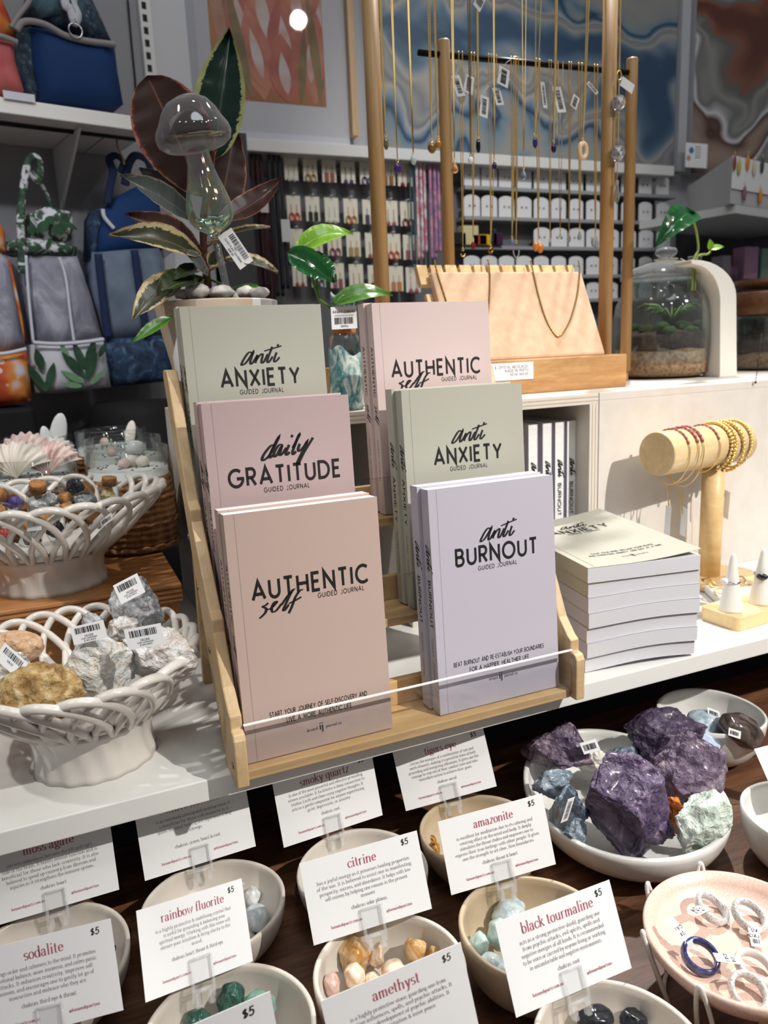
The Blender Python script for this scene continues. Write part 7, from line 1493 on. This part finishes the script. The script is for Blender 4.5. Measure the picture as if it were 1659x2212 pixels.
pk.l(pk.mix(pk.ramp(vo.outputs['Distance'], [(.0, (255, 255, 255)), (.12, (255, 255, 255)), (.15, (0, 0, 0)), (.28, (0, 0, 0)), (.31, (190, 190, 190)), (.36, (0, 0, 0))]), pk.ramp(nz_, [(.35, (10, 18, 36)), (.5, (28, 48, 66)), (.65, (72, 100, 112))]), (120, 138, 152)), pk.p.inputs['Base Color']); pk.p.inputs['Roughness'].default_value = .8; F_pea = pk.m
fl = NT('red_floral_cloth'); vec = fl.coord(); vo = fl.n('ShaderNodeTexVoronoi'); vo.inputs['Scale'].default_value = 30; fl.l(vec, vo.inputs['Vector']); fl.l(fl.mix(fl.ramp(vo.outputs['Distance'], [(.0, (30, 30, 60)), (.12, (255, 255, 255)), (.2, (0, 0, 0))]), fl.ramp(fl.noise(vec, 16, 2), [(.3, (150, 40, 34)), (.48, (196, 84, 40)), (.6, (220, 140, 60)), (.7, (206, 206, 214))]), (226, 226, 230)), fl.p.inputs['Base Color']); fl.p.inputs['Roughness'].default_value = .8; F_flo = fl.m
bp = NT('blue_batik_cloth'); vec = bp.coord(); bp.l(bp.ramp(bp.noise(vec, 34, 4, .6, 1.5), [(.35, (16, 30, 54)), (.55, (36, 62, 92)), (.7, (86, 116, 136))]), bp.p.inputs['Base Color']); bp.p.inputs['Roughness'].default_value = .8; F_bat = bp.m
me_ = NT('lilac_grey_mesh_cloth'); vec = me_.coord(); me_.l(me_.ramp(me_.noise(me_.coord(scale=(1.6, 1, 1)), 9, 4, .6, 2), [(.3, (112, 114, 128)), (.5, (146, 146, 160)), (.68, (188, 188, 202))]), me_.p.inputs['Base Color']); me_.p.inputs['Roughness'].default_value = .7; F_mesh = me_.m
F_meshb = mat('blue_grey_mesh_cloth', (84, 98, 118), .7, var=((112, 124, 142), 16, 3)); F_print = mat('white_leaf_print_cloth', (206, 206, 212), .8, var=((188, 188, 196), 12, 2)); F_strap = NT('leafy_strap_cloth'); F_strap.l(F_strap.ramp(F_strap.noise(F_strap.coord(), 34, 3, .6, 1.2), [(.44, (206, 206, 212)), (.5, (66, 92, 72)), (.62, (34, 58, 44))]), F_strap.p.inputs['Base Color']); F_strap.p.inputs['Roughness'].default_value = .8; F_strap = F_strap.m; F_leafp = mat('printed_green_leaf', (48, 84, 56), .8, var=((28, 58, 40), 40, 2)); F_leafq = mat('printed_pale_leaf', (112, 150, 112), .8)
# cooler bags on the upper shelf
bg = thing('cooler_bag', bay(165, 215, .10), 'blue cooler bag with peacock print lid on the upper left shelf', 'bag')
b = MB(); panel(b, [(66, 58), (100, 62), (150, 78), (200, 92), (247, 97), (253, 150), (266, 226), (200, 222), (120, 214), (86, 212), (72, 140)], .17, .10, 0, .02); obj('blue_front', b, F_blue, bg)
b = MB(); panel(b, [(34, 62), (66, 57), (72, 140), (86, 212), (60, 202), (38, 170), (30, 110)], .165, .09, 0, .008); panel(b, [(40, 56), (70, -30), (130, -60), (190, -20), (214, 30), (240, 88), (200, 90), (150, 76), (104, 58), (66, 46)], .150, .06, 0, .02); obj('peacock_panels', b, F_pea, bg)
b = MB(); b.tube(curve([bay(*p, .188) for p in ((36, 66), (46, 50), (66, 46), (100, 54), (140, 76), (185, 88), (248, 96))]), .0062, 8); obj('grey_piping', b, F_grey, bg)
b = MB(); b.tube(curve([bay(*p, .19) for p in ((140, -10), (142, 12), (152, 20), (158, 40), (164, 48), (170, 30), (160, 4), (166, -20))]), .0085, 8, flatten=.3); obj('carry_strap', b, F_white, bg)
b = MB(); cc_ = bay(163, 66, .196); b.tube([cc_+BU*.013*math.cos(q*PI/10)+V((0, 0, .013*math.sin(q*PI/10))) for q in range(20)], .0015, 8, True); obj('metal_ring', b, SILVER, bg)
bg = thing('cooler_bag', bay(0, 180, .10), 'coral pink cooler bag with dark floral lid at the upper left corner', 'bag')
b = MB(); panel(b, [(-90, 80), (0, 86), (30, 92), (32, 130), (52, 196), (0, 194), (-90, 186)], .17, .09, 0, .015); obj('coral_front', b, F_coral, bg); b = MB(); panel(b, [(-90, 70), (-60, -30), (0, -10), (18, 30), (34, 74), (30, 84)], .16, .06, 0, .015); obj('floral_lid', b, F_flo, bg)
b = MB(); b.tube(curve([bay(*p, .185) for p in ((-60, 72), (0, 78), (38, 92))]), .0055, 8); b.tube(curve([bay(*p, .18) for p in ((24, 60), (40, 34), (62, 4), (74, -30))]), .0050, 8); obj('grey_piping', b, F_grey, bg)
b = MB(); a = bay(8, 212, .225); b.obox(a, BU*(bay(76, 216, .225)-a).dot(BU), V((0, 0, .014)), BN*.001); tag(obj('shelf_ticket', b, mat('pale_shelf_ticket', (206, 206, 214), .6)), 'blank pale ticket on the upper shelf edge below the cooler bags', 'label')
# leaf print tote
tt = thing('tote_bag', bay(150, 840, .10), 'white leaf print tote with grey mesh front hanging from the rail', 'bag', 'tote bags on the rail')
b = MB(); panel(b, [(70, 744), (150, 742), (223, 733), (232, 790), (240, 836), (160, 846), (112, 850), (78, 848), (68, 800)], .15, .08, 0, .018); obj('print_base', b, F_print, tt); b = MB(); panel(b, [(14, 522), (60, 514), (120, 520), (168, 534), (164, 552), (100, 548), (40, 548), (16, 540)], .15, .06, 0, .012); panel(b, [(58, 464), (100, 446), (156, 458), (158, 516), (120, 526), (66, 516)], .14, .05, 0, .015); obj('print_top', b, F_strap, tt)
b = MB(); panel(b, [(54, 548), (110, 548), (164, 546), (196, 640), (222, 732), (150, 741), (72, 742), (60, 650)], .145, .07, 0, .02); obj('mesh_front', b, F_mesh, tt)
b = MB(); b.tube(curve([bay(*p, .172) for p in ((72, 740), (110, 743), (150, 742), (190, 738), (224, 733))]), .0042, 8); b.tube(curve([bay(*p, .172) for p in ((128, 556), (142, 600), (152, 680), (160, 738))]), .003, 8); b.tube(curve([bay(*p, .168) for p in ((56, 552), (62, 640), (72, 740))]), .003, 8); obj('white_binding', b, F_white, tt)
b = MB(); b.tube(curve([bay(*p, .165) for p in ((48, 590), (46, 520), (44, 470), (50, 410), (58, 360), (70, 338), (86, 350), (84, 390), (66, 372))]), .0075, 8, flatten=.5); b.tube(curve([bay(*p, .14) for p in ((72, 376), (96, 410), (112, 452))]), .004, 8); obj('carry_strap', b, F_strap, tt)
b = MB(); rd = random.Random(6)
def pleaf(x, y, L, w, ang, d, mi): o = bay(x, y, d); b2 = MB(); leaf(b2, o, o+(BU*math.cos(math.radians(ang))+V((0, 0, 1))*math.sin(math.radians(ang)))*L*.00092, w*.00082, -BN, 0, .0); b.add(b2.v, b2.f, mi, True)
for (x, y, L, w, a, mi) in ((186, 835, 95, 3, 96, 0), (186, 820, 70, 24, 62, 0), (188, 800, 78, 26, 70, 0), (184, 796, 66, 22, 108, 0), (182, 812, 72, 26, 128, 0), (180, 826, 56, 18, 148, 1), (178, 834, 46, 16, 170, 1), (196, 830, 50, 14, 40, 1), (100, 846, 80, 22, 118, 0), (104, 836, 58, 22, 70, 0), (100, 846, 30, 12, 80, 0), (92, 800, 50, 24, 100, 0), (214, 772, 40, 16, 60, 0), (150, 770, 40, 12, 120, 1)): pleaf(x, y, L, w, a, .172, mi)
obj('base_leaf_print', b, [F_leafp, F_leafq], tt); b = MB()
for (x, y, L, w, a) in ((80, 500, 40, 22, 40), (110, 500, 44, 24, 20), (130, 508, 36, 20, 70), (96, 476, 30, 18, 10), (70, 510, 28, 14, 90), (140, 480, 30, 14, -30), (60, 540, 34, 12, 10), (100, 538, 30, 12, 60), (30, 534, 30, 10, 15)): pleaf(x, y, L, w, a, .164, 0)
obj('top_leaf_print', b, [F_leafp, F_leafq], tt)
# red floral tote at the left edge
tt = thing('tote_bag', bay(20, 860, .10), 'red and orange floral tote with lilac mesh at the left edge', 'bag', 'tote bags on the rail')
b = MB(); panel(b, [(-70, 768), (0, 766), (57, 754), (64, 810), (69, 866), (0, 878), (-70, 880)], .17, .08, 0, .018); obj('floral_base', b, F_flo, tt); b = MB(); panel(b, [(-70, 546), (0, 546), (16, 560), (36, 660), (55, 752), (0, 764), (-70, 766)], .165, .07, 0, .02); obj('mesh_front', b, F_mesh, tt); b = MB(); b.tube(curve([bay(*p, .195) for p in ((-40, 766), (10, 764), (57, 754))]), .004, 8); obj('white_binding', b, F_white, tt)
b = MB(); panel(b, [(-70, 470), (-5, 474), (10, 500), (14, 546), (-70, 548)], .15, .05, 0, .015); b.tube(curve([bay(*p, .155) for p in ((14, 560), (28, 620), (42, 690), (48, 740))]), .006, 8, flatten=.4); obj('floral_top', b, F_flo, tt)
# blue tote
tt = thing('tote_bag', bay(280, 820, .10), 'navy and royal blue tote with grey mesh half behind the planter', 'bag', 'tote bags on the rail')
b = MB(); panel(b, [(226, 732), (300, 728), (372, 722), (376, 822), (300, 830), (240, 834), (228, 790)], .12, .07, 0, .015); obj('batik_base', b, F_bat, tt); b = MB(); panel(b, [(196, 470), (206, 452), (226, 448), (214, 500), (206, 555), (194, 560)], .11, .05, 0, .01); obj('batik_side', b, F_bat, tt)
b = MB(); panel(b, [(198, 546), (290, 538), (345, 536), (372, 724), (300, 728), (226, 732), (206, 640)], .115, .06, 0, .012); obj('mesh_front', b, F_meshb, tt)
b = MB(); panel(b, [(206, 500), (222, 452), (260, 420), (300, 400), (345, 430), (350, 540), (290, 540), (200, 548)], .11, .05, 0, .015); obj('royal_top', b, F_blue, tt)
b = MB(); b.tube(curve([bay(*p, .135) for p in ((212, 548), (222, 640), (234, 730))]), .0085, 8, flatten=.3); b.tube(curve([bay(*p, .135) for p in ((290, 540), (304, 640), (318, 728))]), .0085, 8, flatten=.3); b.tube(curve([bay(*p, .125) for p in ((232, 440), (238, 400), (244, 370), (236, 345), (250, 336), (266, 350), (258, 372))]), .008, 8, flatten=.35); b.tube(curve([bay(*p, .12) for p in ((270, 400), (276, 360), (292, 336), (318, 348), (326, 380))]), .009, 8, flatten=.35); obj('navy_straps', b, F_navy, tt)
b = MB(); b.tube(curve([bay(*p, .13) for p in ((222, 452), (226, 470), (246, 494))]), .0045, 8); obj('white_binding', b, F_white, tt)
b = MB(); b.tube(curve([bay(*p, .16) for p in ((246, 290), (252, 284), (256, 292), (252, 306), (256, 324), (266, 342), (268, 356))]), .0022, 8); tag(obj('hanger_hook', b, M_goldd), 'dull metal hanger hook on the rail above the navy tote', 'hook')
# dark goods under the totes
c = bay(300, 905, .02); zf = bay(300, 960, .02).z
b = MB(); b.lathe([(.085, -1.0), (.095, -.6), (.10, c.z+.02), (.085, c.z+.05), (0, c.z+.055)], (c.x-.02, c.y-.13, 0), 40); t = thing('black_drum', (c.x-.02, c.y-.13, -1.0), 'black rounded drum on the floor below the navy tote', 'drum'); obj('drum_body', b, mat('matt_black_drum', (9, 9, 10), .8), t)
a = bay(-120, 905, .18); e_ = bay(80, 905, .18); b = MB(); o = V((a.x, a.y, -1)); b.obox(o, BU*(e_-a).dot(BU), BN*.15, V((0, 0, bay(40, 880, .18).z+1))); t = thing('black_crate', o, 'black crate standing on the floor below the red floral tote', 'crate'); obj('crate_body', b, mat('matt_black_crate', (12, 12, 14), .8), t, .01)
